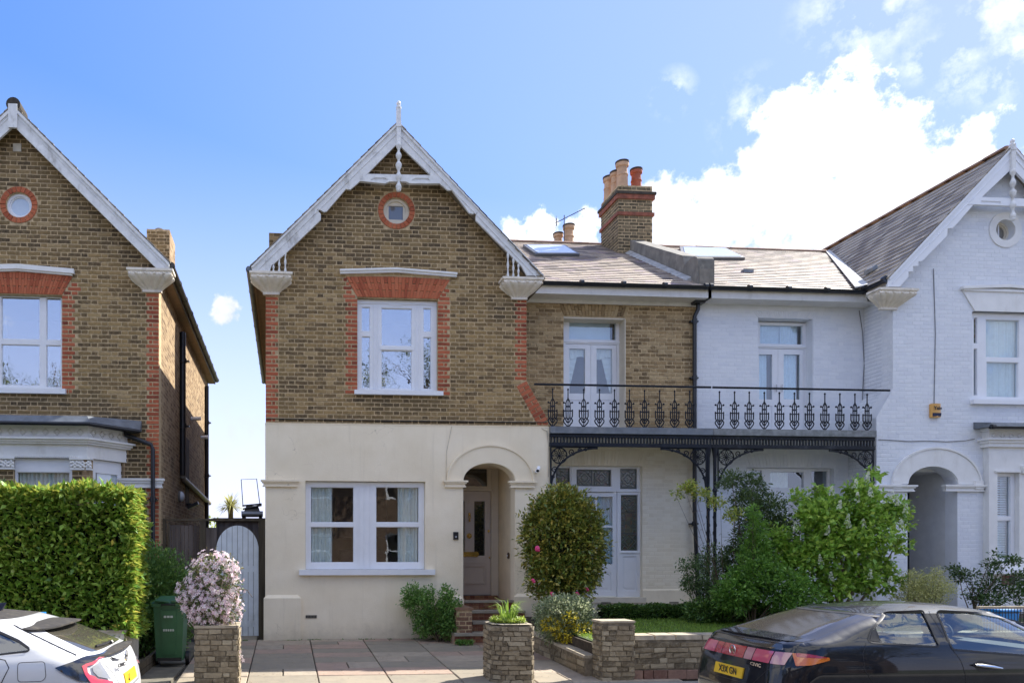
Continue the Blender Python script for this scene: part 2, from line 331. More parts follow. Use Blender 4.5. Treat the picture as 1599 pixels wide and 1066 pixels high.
class MB:
    """collects faces, builds ONE mesh object"""
    def __init__(s): s.v = []; s.f = []; s.M = None
    def add(s, vs, fs):
        b = len(s.v)
        if s.M is not None: vs = [tuple(s.M @ Vector(p)) for p in vs]
        s.v.extend(tuple(p) for p in vs); s.f.extend(tuple(i + b for i in f) for f in fs); return s
    def box(s, x0, y0, z0, x1, y1, z1):
        if x0 > x1: x0, x1 = x1, x0
        if y0 > y1: y0, y1 = y1, y0
        if z0 > z1: z0, z1 = z1, z0
        return s.add([(x0, y0, z0), (x1, y0, z0), (x1, y1, z0), (x0, y1, z0), (x0, y0, z1), (x1, y0, z1), (x1, y1, z1), (x0, y1, z1)],
                     [(0, 1, 5, 4), (1, 2, 6, 5), (2, 3, 7, 6), (3, 0, 4, 7), (4, 5, 6, 7), (3, 2, 1, 0)])
    def hexa(s, lo, hi):      # two quads (lists of 4 points)
        return s.add(list(lo) + list(hi), [(0, 1, 5, 4), (1, 2, 6, 5), (2, 3, 7, 6), (3, 0, 4, 7), (4, 5, 6, 7), (3, 2, 1, 0)])
    def prism(s, outer, y0, y1, holes=()):
        """polygon in the x-z plane, extruded from y0 (front) to y1"""
        loops = [list(outer)] + [list(h) for h in holes]
        V, T = cdt_fill(loops[0], loops[1:]); n = len(V)
        vs = [(p[0], y0, p[1]) for p in V] + [(p[0], y1, p[1]) for p in V]; fs = [f for f in T] + [(f[0] + n, f[2] + n, f[1] + n) for f in T]
        o = len(vs)
        for l in loops:
            k = len(l); vs += [(p[0], y0, p[1]) for p in l] + [(p[0], y1, p[1]) for p in l]
            fs += [(o + (i + 1) % k, o + i, o + i + k, o + (i + 1) % k + k) for i in range(k)]; o += 2 * k
        return s.add(vs, fs)
    def xprism(s, outer, x0, x1):
        """polygon in the y-z plane, extruded along x"""
        M = s.M; rot = Matrix(((0, 1, 0, 0), (1, 0, 0, 0), (0, 0, 1, 0), (0, 0, 0, 1)))
        s.M = rot if M is None else M @ rot
        s.prism([(p[0], p[1]) for p in outer], x0, x1); s.M = M; return s
    def tube(s, pts, r, n=8, cap=True):
        pts = [Vector(p) for p in pts]; rs = r if isinstance(r, (list, tuple)) else [r] * len(pts)
        vs = []; fs = []; up = None
        for i, p in enumerate(pts):
            d = (pts[min(i + 1, len(pts) - 1)] - pts[max(i - 1, 0)])
            if d.length < 1e-9: d = Vector((0, 0, 1))
            d.normalize()
            if up is None: up = Vector((0, 0, 1)) if abs(d.z) < .9 else Vector((0, 1, 0))
            a = d.cross(up)
            if a.length < 1e-6: a = d.cross(Vector((1, 0, 0)))
            a.normalize(); b = a.cross(d); up = b
            for k in range(n):
                t = 2 * math.pi * k / n
                vs.append(p + (a * math.cos(t) + b * math.sin(t)) * rs[i])
        for i in range(len(pts) - 1):
            for k in range(n):
                fs.append((i * n + k, i * n + (k + 1) % n, (i + 1) * n + (k + 1) % n, (i + 1) * n + k))
        if cap: fs.append(tuple(range(n - 1, -1, -1))); fs.append(tuple((len(pts) - 1) * n + k for k in range(n)))
        return s.add(vs, fs)
    def lathe(s, cx, cy, prof, n=16, squash=1.0):
        vs = []; fs = []
        for r, z in prof:
            for k in range(n):
                t = 2 * math.pi * k / n; vs.append((cx + r * math.cos(t), cy + r * squash * math.sin(t), z))
        for i in range(len(prof) - 1):
            for k in range(n): fs.append((i * n + k, i * n + (k + 1) % n, (i + 1) * n + (k + 1) % n, (i + 1) * n + k))
        fs.append(tuple(range(n - 1, -1, -1))); fs.append(tuple((len(prof) - 1) * n + k for k in range(n)))
        return s.add(vs, fs)
    def ball(s, c, r, n=10, m=6, sx=1, sy=1, sz=1):
        vs = [(c[0], c[1], c[2] - r * sz)]; fs = []
        for i in range(1, m):
            a = math.pi * i / m - math.pi / 2
            for k in range(n):
                t = 2 * math.pi * k / n; vs.append((c[0] + r * sx * math.cos(a) * math.cos(t), c[1] + r * sy * math.cos(a) * math.sin(t), c[2] + r * sz * math.sin(a)))
        vs.append((c[0], c[1], c[2] + r * sz)); e = len(vs) - 1
        for k in range(n):
            fs.append((0, 1 + (k + 1) % n, 1 + k)); fs.append((e, e - n + k, e - n + (k + 1) % n))
        for i in range(m - 2):
            for k in range(n): fs.append((1 + i * n + k, 1 + i * n + (k + 1) % n, 1 + (i + 1) * n + (k + 1) % n, 1 + (i + 1) * n + k))
        return s.add(vs, fs)
    def mesh(s, name, m, org=(0, 0, 0), smooth=False):
        me = bpy.data.meshes.new(name); o = Vector(org)
        me.from_pydata([(p[0] - o.x, p[1] - o.y, p[2] - o.z) for p in s.v], [], s.f)
        if m: me.materials.append(m)
        if smooth:
            me.shade_smooth()
            try: me.set_sharp_from_angle(angle=R(40))
            except Exception: pass
        return me
    def build(s, name, m, parent=None, smooth=False, kind=None, label=None):
        o = bpy.data.objects.new(name, s.mesh(name, m, origin(parent) if parent else (0, 0, 0), smooth)); link(o, parent)
        if kind: o['kind'] = kind
        if label: o['label'] = label
        return o
def struct(name, mb, m, parent=None, smooth=False):
    return mb.build(name, m, parent, smooth, kind='structure')

def rect(x0, z0, x1, z1): return [(x0, z0), (x1, z0), (x1, z1), (x0, z1)]
def prect(px0, py0, px1, py1, Y, lev=None):
    """rectangle given by two corners of the photograph on the plane y=Y -> x0,z0,x1,z1 (level)"""
    xm = (px0 + px1) / 2
    return (X_(px0, Y), Z_(xm, max(py0, py1), Y), X_(px1, Y), Z_(xm, min(py0, py1), Y))
def circle(cx, cz, r, n=32, rz=None, a0=0, a1=2 * math.pi):
    return [(cx + r * math.cos(a0 + (a1 - a0) * i / n), cz + (rz or r) * math.sin(a0 + (a1 - a0) * i / n)) for i in range(n if abs(a1 - a0 - 2 * math.pi) < 1e-6 else n + 1)]

# ------------------------------------------------------------------ masonry laid piece by piece
def brick_mesh(name, w, h, m, seed, proud=.011, rough=.004):
    rnd = random.Random(seed); c = .004
    xs, zs = w / 2, h / 2; vs = []
    for y, ins in ((.02, 0), (-proud + .004, 0), (-proud, c)):
        for sx, sz in ((-1, -1), (1, -1), (1, 1), (-1, 1)):
            j = 0 if y > 0 else rough
            vs.append((sx * (xs - ins) + rnd.uniform(-j, j), y + rnd.uniform(-j, j) * .5, sz * (zs - ins) + rnd.uniform(-j, j) * .6))
    fs = []
    for a in (0, 4):
        for k in range(4):
            fs.append((a + k, a + (k + 1) % 4, a + 4 + (k + 1) % 4, a + 4 + k))
    fs.append((8, 9, 10, 11))
    me = bpy.data.meshes.new(name); me.from_pydata(vs, [], fs); me.materials.append(m); return me

def scan(polys, z):
    xs = []
    for p in polys:
        k = len(p)
        for i in range(k):
            (x1, z1), (x2, z2) = p[i], p[(i + 1) % k]
            if (z1 <= z < z2) or (z2 <= z < z1): xs.append(x1 + (z - z1) / (z2 - z1) * (x2 - x1))
    xs.sort(); return [(xs[i], xs[i + 1]) for i in range(0, len(xs) - 1, 2)]

PITCH, SW, HW, J = .0812, .230, .104, .0205
def lay(parent, polys, Y, m, name='brick', reds=(), red_m=None, frame=None, proud=.008, limit=300, course=PITCH, z0=0.0, sw=SW, hw=HW, j=J, seed=1, shape_rough=.004, near=None, skip=.035, red_rects=()):
    """lay bricks in Flemish bond over a region of the x-z plane: the 300 nearest as parts, the rest as one part"""
    rnd = random.Random(seed); per = sw + hw + 2 * j; H = course - j
    zmin = min(p[1] for q in polys for p in q); zmax = max(p[1] for q in polys for p in q)
    bricks = []
    k = int(math.floor((zmin - z0) / course))
    while z0 + k * course < zmax:
        zc = z0 + (k + .5) * course
        iv = [max(0, 0)]
        lo = scan(polys, zc - H * .36); hi = scan(polys, zc + H * .36)
        for (a, b) in lo:
            for (c, d) in hi:
                x0, x1 = max(a, c), min(b, d)
                if x1 - x0 < .05: continue
                if not reds: x0 += .003; x1 -= .003
                for rx, rz0, rz1 in reds:
                    if not (rz0 <= zc <= rz1): continue
                    seq = [.235] if k % 2 else [.108, .052]
                    if abs(x0 - rx) < .03:
                        for w in seq:
                            bricks.append((x0 + w / 2, zc, w, red_m)); x0 += w + j
                    elif abs(x1 - rx) < .03:
                        for w in seq:
                            bricks.append((x1 - w / 2, zc, w, red_m)); x1 -= w + j
                shift = (k % 2) * per / 2 + rnd.uniform(-.006, .006)
                n = math.floor((x0 - shift) / per); x = n * per + shift; s = 0
                while x < x1:
                    w = sw if s == 0 else hw; a_, b_ = max(x, x0), min(x + w, x1)
                    if shape_rough > .009: w *= rnd.uniform(.65, 1.35); b_ = min(x + w, x1)
                    if b_ - a_ > skip: bricks.append(((a_ + b_) / 2, zc, b_ - a_, m))
                    x += w + j; s = 1 - s
        k += 1
    bricks = [(x, z, w, red_m if any(a - .02 < x < c + .02 and b < z < d for a, b, c, d in red_rects) else mm) for x, z, w, mm in bricks]
    fr = frame or Matrix.Translation((0, Y, 0))
    rotz = math.atan2(fr[1][0], fr[0][0])
    ref = Vector(near) if near else Vector((0, 0, CAMZ))
    keyed = sorted(bricks, key=lambda b: ((fr @ Vector((b[0], 0, b[1]))) - ref).length - b[2] * 8)
    protos = {}
    def proto(mm):
        if mm.name not in protos: protos[mm.name] = [brick_mesh(name, sw, H, mm, seed * 10 + i, proud, shape_rough) for i in range(5)]
        return protos[mm.name]
    for (x, z, w, mm) in keyed[:limit]:
        me = rnd.choice(proto(mm)); p = fr @ Vector((x, rnd.uniform(-.002, .003) if proud > .005 else 0, z))
        inst(name, me, p, parent, (0, 0, rotz), (w / sw, 1, 1))
    for mm in {b[3].name: b[3] for b in keyed[limit:]}.values():
        vs = []; fs = []; 
        for (x, z, w, m2) in keyed[limit:]:
            if m2 is not mm: continue
            me = rnd.choice(proto(mm)); b = len(vs); dy = rnd.uniform(-.002, .003) if proud > .005 else 0
            for v in me.vertices: vs.append(fr @ Vector((x + v.co.x * w / sw, v.co.y + dy, z + v.co.z)))
            for f in me.polygons: fs.append(tuple(b + i for i in f.vertices))
        mb = MB(); mb.v = [tuple(v) for v in vs]; mb.f = fs
        mb.build(name + 'work', mm, parent, kind='stuff')
    return len(bricks)

def voussoirs(parent, quads, Y, m, depth=.25, proud=.016, name='voussoir'):
    """wedge bricks given as quads in the x-z plane"""
    for q in quads:
        cx = sum(p[0] for p in q) / 4; cz = sum(p[1] for p in q) / 4; g = .0075
        def sh(p, k): 
            d = Vector((p[0] - cx, p[1] - cz)); l = d.length; d *= max(0, (l - k)) / max(l, 1e-6); return (cx + d.x, cz + d.y)
        mb = MB(); a = [sh(p, g) for p in q]; b = [sh(p, g + .004) for p in q]; pr = proud + random.uniform(-.0025, .0025)
        vs = [(p[0], Y + .02, p[1]) for p in a] + [(p[0], Y - pr + .004, p[1]) for p in a] + [(p[0], Y - pr, p[1]) for p in b]
        mb.add(vs, [(i, (i + 1) % 4, 4 + (i + 1) % 4, 4 + i) for i in range(4)] + [(4 + i, 4 + (i + 1) % 4, 8 + (i + 1) % 4, 8 + i) for i in range(4)] + [(8, 9, 10, 11)])
        mb.build(name, m, parent)
def flat_arch(parent, bx0, bx1, tx0, tx1, zb, zt, camber, Y, m, n=26, rows=2):
    """segmental arch of wedge bricks"""
    qs = []
    def zb_(t): return zb + camber[0] * (1 - (2 * t - 1) ** 2)
    def zt_(t): return zt + camber[1] * (1 - (2 * t - 1) ** 2)
    for i in range(n):
        t0, t1 = i / n, (i + 1) / n
        cuts = [0, 1] if rows == 1 else ([0, .35, 1] if i % 2 else [0, .68, 1])
        for a, b in zip(cuts[:-1], cuts[1:]):
            def P(t, s): return (bx0 + (bx1 - bx0) * t + s * ((tx0 - bx0) * (1 - t) + (tx1 - bx1) * t), zb_(t) * (1 - s) + zt_(t) * s)
            qs.append([P(t0, a), P(t1, a), P(t1, b), P(t0, b)])
    voussoirs(parent, qs, Y, m)
def ring_arch(parent, cx, cz, r0, r1, Y, m, n=24):
    qs = []
    for i in range(n):
        a0, a1 = 2 * math.pi * i / n, 2 * math.pi * (i + 1) / n
        qs.append([(cx + r * math.cos(a), cz + r * math.sin(a)) for r, a in ((r0, a0), (r1, a0), (r1, a1), (r0, a1))][::1])
    voussoirs(parent, qs, Y, m)

def moulding(mb, x0, x1, zt, prof, Y, ret=True):
    """horizontal moulding: prof = [(out, down)...] steps from the top; returns at both ends by the same projection"""
    z = zt
    for out, h in prof:
        e = out if ret else 0
        mb.box(x0 - e, Y - out, z - h, x1 + e, Y + .03, z); z -= h - .0005
    return mb

def window_unit(parent, name, outer, panes, Y, depth=.07, m=None, pane_m=None, bead=.02, label=None, frame_holes=None, cill=None, cill_m=None, room=True, room_depth=2.6, curt=(), curt_m=None):
    """a joinery frame with holes, each pane its own object behind it, sill, room and curtains"""
    m = m or wood_white; pane_m = pane_m or glass
    mb = MB(); mb.prism(rect(*outer), Y, Y + depth, [rect(*p) for p in panes])
    for (x0, z0, x1, z1) in panes:              # sash bead, set back
        b = bead; mb.prism(rect(x0 - .004, z0 - .004, x1 + .004, z1 + .004), Y + .022, Y + depth - .005, [rect(x0 + b * .5, z0 + b * .6, x1 - b * .5, z1 - b * .5)])
    fr = mb.build(name, m, parent)
    if label: fr['label'] = label
    for (x0, z0, x1, z1) in panes:
        MB().box(x0 - .01, Y + .040, z0 - .01, x1 + .01, Y + .044, z1 + .01).build('pane', pane_m, fr)
    if cill:
        x0, z0, x1, z1, out = cill
        c = MB(); c.prism([(x0, z0), (x1, z0), (x1, z1), (x0, z1)], Y - out - .10, Y + .05)
        c.build('sill', cill_m or m, fr)
    if room:
        x0, z0, x1, z1 = outer; e = .35; r = MB(); y0, y1 = Y + depth + .12, Y + room_depth
        a, b, c, d = x0 - e, x1 + e, z0 - .6, z1 + .3
        r.add([(a, y0, c), (b, y0, c), (b, y0, d), (a, y0, d), (a, y1, c), (b, y1, c), (b, y1, d), (a, y1, d)],
              [(4, 5, 6, 7), (0, 4, 7, 3), (5, 1, 2, 6), (3, 7, 6, 2), (0, 1, 5, 4)])
        r.build('room', plaster, fr)
    for (x0, z0, x1, z1) in curt:
        curtain_mb(x0, z0, x1, z1, Y + depth + .035).build('curtain', curt_m or curtain, fr, smooth=True)
    return fr
def curtain_mb(x0, z0, x1, z1, Y, amp=.022, wl=.075):
    mb = MB(); n = max(8, int((x1 - x0) / .012)); vs = []; ph = random.random() * 6
    for i in range(n + 1):
        x = x0 + (x1 - x0) * i / n; y = Y + amp * math.sin(2 * math.pi * x / wl + ph) + .5 * amp * math.sin(2 * math.pi * x / wl * .43 + ph)
        vs += [(x, y, z0), (x + .004 * math.sin(i), y, z1)]
    mb.add(vs, [(2 * i, 2 * i + 2, 2 * i + 3, 2 * i + 1) for i in range(n)]); return mb

def slates(parent, A, U, V, ulen, vlen, inside, m, exposure=.2, width=.26, limit=300, name='slate', seed=3, thick=.012, lift=.03):
    """courses of slates on a sloping plane: A corner at the eave, U along the eave, V up the slope"""
    rnd = random.Random(seed); U = Vector(U).normalized(); V = Vector(V).normalized(); N = U.cross(V).normalized()
    if N.z < 0: N = -N
    A = Vector(A); L = []
    rows = int(vlen / exposure) + 1
    protos = []
    for i in range(4):
        mb = MB(); w = width - .006; e = exposure * 1.12
        j = [rnd.uniform(-.004, .004) for _ in range(4)]
        mb.hexa([(-w / 2 + j[0], j[1] * .8, lift * .6), (w / 2 + j[2], j[3] * .8, lift * .6), (w / 2, e, .0), (-w / 2, e, .0)],
                [(-w / 2 + j[0], j[1] * .8, lift * .6 + thick), (w / 2 + j[2], j[3] * .8, lift * .6 + thick), (w / 2, e, thick), (-w / 2, e, thick)])
        protos.append(mb)
    M3 = Matrix((V.cross(N), V, N)).transposed()
    eul = M3.to_euler() if M3.determinant() > 0 else None
    for r in range(rows):
        off = (r % 2) * width / 2
        for c in range(-1, int(ulen / width) + 2):
            u = c * width + off + width / 2; v = r * exposure
            if not inside(u, v + exposure * .5) or u < width * .45: continue
            L.append(A + U * u + V * v)
    L.sort(key=lambda p: (p - Vector((0, 0, CAMZ))).length)
    meshes = [p.mesh(name, m) for p in protos]
    for p in L[:limit]:
        o = inst(name, rnd.choice(meshes), p, parent); o.rotation_euler = M3.to_euler()
    mb = MB()
    for p in L[limit:]:
        q = rnd.choice(protos); mb.M = Matrix.Translation(p) @ M3.to_4x4(); mb.add(q.v, q.f)
    if mb.v: mb.build('slating', m, parent, kind='stuff')
# ------------------------------------------------------------------ shared building pieces
def brick_tex(name, stops, mort, horiz='y'):
    t = NT(name); s = t.n("ShaderNodeSeparateXYZ", {0: t.pos()})
    v = t.n("ShaderNodeCombineXYZ", {0: s.outputs[1] if horiz == 'y' else s.outputs[0], 1: s.outputs[2], 2: 0.0}).outputs[0]
    b = t.n("ShaderNodeTexBrick", {"Vector": v, "Color1": (0, 0, 0), "Color2": (1, 1, 1), "Mortar": (.5, .5, .5), "Scale": 1.0, "Mortar Size": .0065, "Bias": 0.0, "Brick Width": .19, "Row Height": .0812, "Mortar Smooth": .2})
    c = t.ramp(t.math('ADD', t.math('MULTIPLY', b.outputs[0], .75), t.math('MULTIPLY', t.noise(9, 4), .3)), stops)
    c = t.mix(b.outputs["Fac"], c, mort)
    c = t.mix(t.math('MULTIPLY', t.rmap(t.noise(.7, 6, .65), .45, .75), .3), c, (.05, .04, .03))
    h = t.math('ADD', t.math('MULTIPLY', b.outputs["Fac"], -1.0), t.math('MULTIPLY', t.noise(60, 4), .4))
    MATS[name] = t.done(c, .9, t.bump(h, .6, .012), spec=.2); return MATS[name]
STK = [(0, (.08, .06, .035)), (.35, (.17, .12, .06)), (.7, (.26, .185, .09)), (1, (.36, .27, .15))]
STK2 = [(0, (.12, .08, .05)), (.35, (.24, .16, .09)), (.7, (.34, .24, .14)), (1, (.44, .33, .2))]
side_brick = brick_tex("side_wall_stock_brick", STK2, (.46, .36, .24))
side_brick_x = brick_tex("rear_wall_stock_brick", STK, (.34, .26, .15), 'x')
WPB = [(0, (.72, .75, .80)), (1, (.76, .79, .84))]
white_side = brick_tex("white_painted_side_brick", WPB, (.58, .62, .69))
paint_brick_w = brick_mat("white_painted_brick", [(0, (.71, .74, .80)), (.5, (.745, .775, .825)), (1, (.78, .805, .85))], .75, .03, .10, (.42, .43, .44))
paint_brick_c = brick_mat("cream_painted_brick", [(0, (.77, .70, .56)), (.5, (.82, .75, .61)), (1, (.86, .80, .67))], .75, .03, .12, (.45, .37, .24))

def rotz_frame(x, y, deg): return Matrix.Translation((x, y, 0)) @ Matrix.Rotation(R(deg), 4, 'Z')

def capital(parent, cx, ztop, Y, wt=.80, wb=.30, h=.36, out=.30, label=None, extra_side=None):
    """flared fluted stone capital under the end of a gable board"""
    mb = MB(); mb.box(cx - wt / 2 - .01, Y - out - .01, ztop - .045, cx + wt / 2 + .01, Y + .04, ztop)
    mb.box(cx - wt / 2 + .015, Y - out + .015, ztop - .075, cx + wt / 2 - .015, Y + .04, ztop - .046)
    lv = [(0, 1.0), (.12, 1.0), (.25, .95), (.42, .84), (.6, .70), (.78, .56), (.92, .47), (1, .45)]
    N = 56; rows = []
    for s, k in lv:
        z = ztop - .076 - s * (h - .11); w = wb / 2 + (wt / 2 - .03 - wb / 2) * (k - .45) / .55; d = .05 + (out - .06) * (k - .45) / .55
        row = []
        for i in range(N + 1):
            u = i / N * (2 * w + 2 * d); fl = 1 + (.13 * abs(math.cos(math.pi * i / N * 8)) - .04) * (1 if .1 < s < .97 else .3)
            if u < d: p = (-w, -u)
            elif u < d + 2 * w: p = (-w + (u - d), -d)
            else: p = (w, -d + (u - d - 2 * w))
            row.append((cx + p[0] * fl, Y + .01 + p[1] * fl, z))
        rows.append(row)
    vs = [p for r in rows for p in r]; M = N + 1
    mb.add(vs, [(r * M + i, r * M + i + 1, (r + 1) * M + i + 1, (r + 1) * M + i) for r in range(len(rows) - 1) for i in range(N)] + [tuple((len(rows) - 1) * M + i for i in range(M))])
    mb.box(cx - wb / 2 - .01, Y - .062, ztop - h, cx + wb / 2 + .01, Y + .02, ztop - h + .036)
    for i in range(9): mb.ball((cx - wt / 2 + .07 + i * (wt - .14) / 8, Y - out + .02, ztop - .085), .026, 8, 5)
    return mb.build('capital', capstone, parent)
def spindles(parent, xs, z0, tops, Y, m=None):
    for x, zt in zip(xs, tops):
        n = 12; prof = []
        for i in range(n + 1):
            s = i / n; prof.append((.018 + .007 * math.sin(s * math.pi * 5), z0 + (zt - z0) * s))
        mb = MB(); mb.lathe(x, Y, prof, 8); mb.build('spindle', m or barge_paint, parent, smooth=True)

def gable_roof(parent, xa, za, hw_l, hw_r, tan, y0, y1, m, t=.09, name='roof'):
    mb = MB(); pts = [(xa - hw_l, za - hw_l * tan), (xa, za), (xa + hw_r, za - hw_r * tan), (xa + hw_r, za - hw_r * tan - t), (xa, za - t * 1.35), (xa - hw_l, za - hw_l * tan - t)]
    mb.prism(pts, y0, y1); return mb.build(name, m, parent)
def verge(parent, xa, za, hw_l, hw_r, tan, Y, m):
    """thin courses of slate edges showing along the verge"""
    rnd = random.Random(5)
    for sgn, hw in ((-1, hw_l), (1, hw_r)):
        L = hw * math.hypot(1, tan); n = int(L / .2); mb = MB()
        for i in range(n):
            a, b = i / n * hw, (i + 1.15) / n * hw
            b = min(b, hw + .03); p0 = Vector((xa + sgn * a, 0, za - a * tan)); p1 = Vector((xa + sgn * b, 0, za - b * tan + .016))
            t = .022 + rnd.uniform(0, .006)
            mb.hexa([(p0.x, Y - .03, p0.z), (p1.x, Y - .03, p1.z), (p1.x, Y + .5, p1.z), (p0.x, Y + .5, p0.z)], [(p0.x, Y - .03, p0.z + t), (p1.x, Y - .03, p1.z + t), (p1.x, Y + .5, p1.z + t), (p0.x, Y + .5, p0.z + t)])
        mb.build('verge_slates', m, parent, kind='stuff')
def px_poly(pts, Y): return [at(px, py, Y) for px, py in pts]
def arch_poly(x0, x1, zs, zt, zb, n=24):
    cx, hw, h = (x0 + x1) / 2, (x1 - x0) / 2, zt - zs
    return [(x0, zb), (x1, zb)] + [(cx + hw * math.cos(math.pi * i / n), zs + h * math.sin(math.pi * i / n)) for i in range(n + 1)]
def arch_band(parent, x0, x1, zs, zt, ox0, ox1, ozt, Y, y_out, m, name='arch_moulding', rim=True, n=40):
    """half-oval band between inner and outer curves"""
    cx, hw, h = (x0 + x1) / 2, (x1 - x0) / 2, zt - zs; ocx, ohw, oh = (ox0 + ox1) / 2, (ox1 - ox0) / 2, ozt - zs
    I = [(cx + hw * math.cos(math.pi * i / n), zs + h * math.sin(math.pi * i / n)) for i in range(n + 1)]
    O = [(ocx + ohw * math.cos(math.pi * i / n), zs + oh * math.sin(math.pi * i / n)) for i in range(n + 1)]
    mb = MB()
    for i in range(n):
        a, b, c, d = O[i], O[i + 1], I[i + 1], I[i]
        mb.hexa([(a[0], y_out, a[1]), (b[0], y_out, b[1]), (c[0], y_out, c[1]), (d[0], y_out, d[1])], [(p[0], Y + .02, p[1]) for p in (a, b, c, d)])
        if rim:
            e = [((p[0] - ocx) * .965 + ocx, (p[1] - zs) * .95 + zs) for p in (a, b)]
            mb.hexa([(a[0], y_out - .022, a[1]), (b[0], y_out - .022, b[1]), (e[1][0], y_out - .022, e[1][1]), (e[0][0], y_out - .022, e[0][1])], [(p[0], y_out + .005, p[1]) for p in (a, b, e[1], e[0])])
    return mb.build(name, m, parent)
def round_window(parent, cx, cz, r, Y, m, square=False, gm=None):
    mb = MB(); mb.prism(circle(cx, cz, r + .02, 36), Y + .05, Y + .11, [circle(cx, cz, r * .80, 36)])
    mb.prism(circle(cx, cz, r * .82, 30), Y + .08, Y + .12, [rect(cx - r * .56, cz - r * .56, cx + r * .56, cz + r * .50)] if square else [circle(cx, cz, r * .72, 28)])
    f = mb.build('round_window', m, parent)
    MB().prism(circle(cx, cz, r * .81, 30), Y + .100, Y + .105).build('pane', gm or glass_frost, f)
    return f
def downpipe(parent, pts, r=.04, m=None, joints=(), name='downpipe'):
    mb = MB(); mb.tube(pts, r, 12)
    for p in joints: mb.tube([(p[0], p[1], p[2] - .05), (p[0], p[1], p[2] + .05)], r * 1.28, 12); mb.box(p[0] - r * 2, p[1] - .01, p[2] - .015, p[0] + r * 2, p[1] + r + .05, p[2] + .015)
    return mb.build(name, m or pipe_black, parent, smooth=True)
def gutter(parent, p0, p1, r=.06, m=None, n=6):
    p0, p1 = Vector(p0), Vector(p1); mb = MB(); d = (p1 - p0).normalized(); side = d.cross(Vector((0, 0, 1))).normalized()
    K = 8; vs = []
    for p in (p0, p1):
        for rr in (r, r - .008):
            for k in range(K + 1):
                a = math.pi * k / K; vs.append(p + side * math.cos(a) * rr - Vector((0, 0, 1)) * math.sin(a) * rr)
    q = K + 1
    fs = [(k, k + 1, 2 * q + k + 1, 2 * q + k) for k in range(K)] + [(q + k, q + k + 1, 3 * q + k + 1, 3 * q + k) for k in range(K)]
    fs += [(0, q, 3 * q, 2 * q), (K, q + K, 3 * q + K, 2 * q + K)]
    mb.add(vs, fs)
    L = (p1 - p0).length
    for i in range(n + 1):
        c = p0 + d * (L * (i + .05) / (n + .1)); mb.tube([c - d * .035, c + d * .035], r * 1.12, 14)
    return mb.build('gutter', m or pipe_black, parent, smooth=True)
def chim_pot(parent, x, y, z0, h, r, m, cap=True):
    mb = MB(); prof = [(r * 1.05, z0 - .1), (r * 1.05, z0 + .04), (r, z0 + .06), (r * .97, z0 + h * .45), (r * 1.06, z0 + h * .47), (r * 1.06, z0 + h * .52), (r * .93, z0 + h * .55), (r * .9, z0 + h * .8), (r * 1.12, z0 + h * .84), (r * 1.2, z0 + h * .94), (r * 1.1, z0 + h), (r * .8, z0 + h), (r * .78, z0 + h * .8)]
    mb.lathe(x, y, prof, 20); p = mb.build('chimney_pot', m, parent, smooth=True)
    if cap:
        c = MB(); c.lathe(x, y, [(r * 1.1, z0 + h - .015), (r * 1.22, z0 + h), (r * 1.22, z0 + h + .035), (r * 1.05, z0 + h + .05)], 20); c.build('pot_rim', lichen_dark, p if p.parent is None or p.parent.parent is None else parent, smooth=True)
    return p
def house_shell(parent, x0, x1, y0, y1, z0, z1, m_side, m_back, gable=None):
    """side and rear walls"""
    for q in (x0, x1 - .12): MB().box(q, y0, z0, q + .12, y1, z1).build('side_wall', m_side, parent)
    b = MB(); pts = [(x0 + .26, z0), (x1 - .26, z0), (x1 - .26, z1)] + ([gable] if gable else []) + [(x0 + .26, z1)]
    b.prism(pts, y1 - .25, y1); b.build('rear_wall', m_back, parent)

YF, YB, YR = 15.0, 14.72, 15.8      # front wall, gable board, recessed wall
# ------------------------------------------------------------------ ground and road
road = MB(); road.box(-300, 1.0, -.60, 300, 9.25, -.29); 
asphalt = plain("asphalt", (.05, .05, .052), .9, .2, 5, .5, 120, dirt=(.09, .085, .08))
base = MB(); base.add([(-900, -900, -.62), (900, -900, -.62), (900, 1200, -.62), (-900, 1200, -.62)], [(0, 1, 2, 3)])
struct('ground', base, plain("far_ground", (.10, .11, .06), .95, .3, .05, 0))
struct('road', road, asphalt)
paving = plain("pavement_slab_grey", (.25, .235, .205), .9, .10, 3, .4, 60, dirt=(.12, .11, .09), dirt_amt=.4)
def slab_mat():
    t = NT("driveway_slab"); r = t.rand()
    c = t.ramp(r, [(0, (.27, .235, .18)), (.28, (.36, .305, .235)), (.45, (.31, .265, .20)), (.58, (.37, .265, .205)), (.78, (.38, .315, .24)), (.9, (.42, .30, .24)), (1, (.42, .30, .24))], 'CONSTANT')
    c = t.mix(t.math('MULTIPLY', t.rmap(t.noise(5, 7, .7), .4, .7), .5), c, (.19, .17, .14))
    c = t.mix(t.math('MULTIPLY', t.rmap(t.noise(.9, 5), .45, .75), .4), c, (.26, .23, .18))
    return t.done(c, .85, t.bump(t.noise(80, 4), .5, .004), spec=.3)
drive_slab = slab_mat()
pav = MB(); pav.box(-60, 9.40, -.60, 60, 10.62, -.185); pavement = struct('pavement', pav, plain("pavement_bed", (.07, .065, .055), .95, .2, 9))
kb = MB(); kb.box(-60, 9.25, -.60, 60, 9.39, -.165); struct('kerb', kb, concrete)
farpav = MB(); farpav.box(-60, -1.4, -.60, 60, .98, -.17); struct('opposite_pavement', farpav, paving)
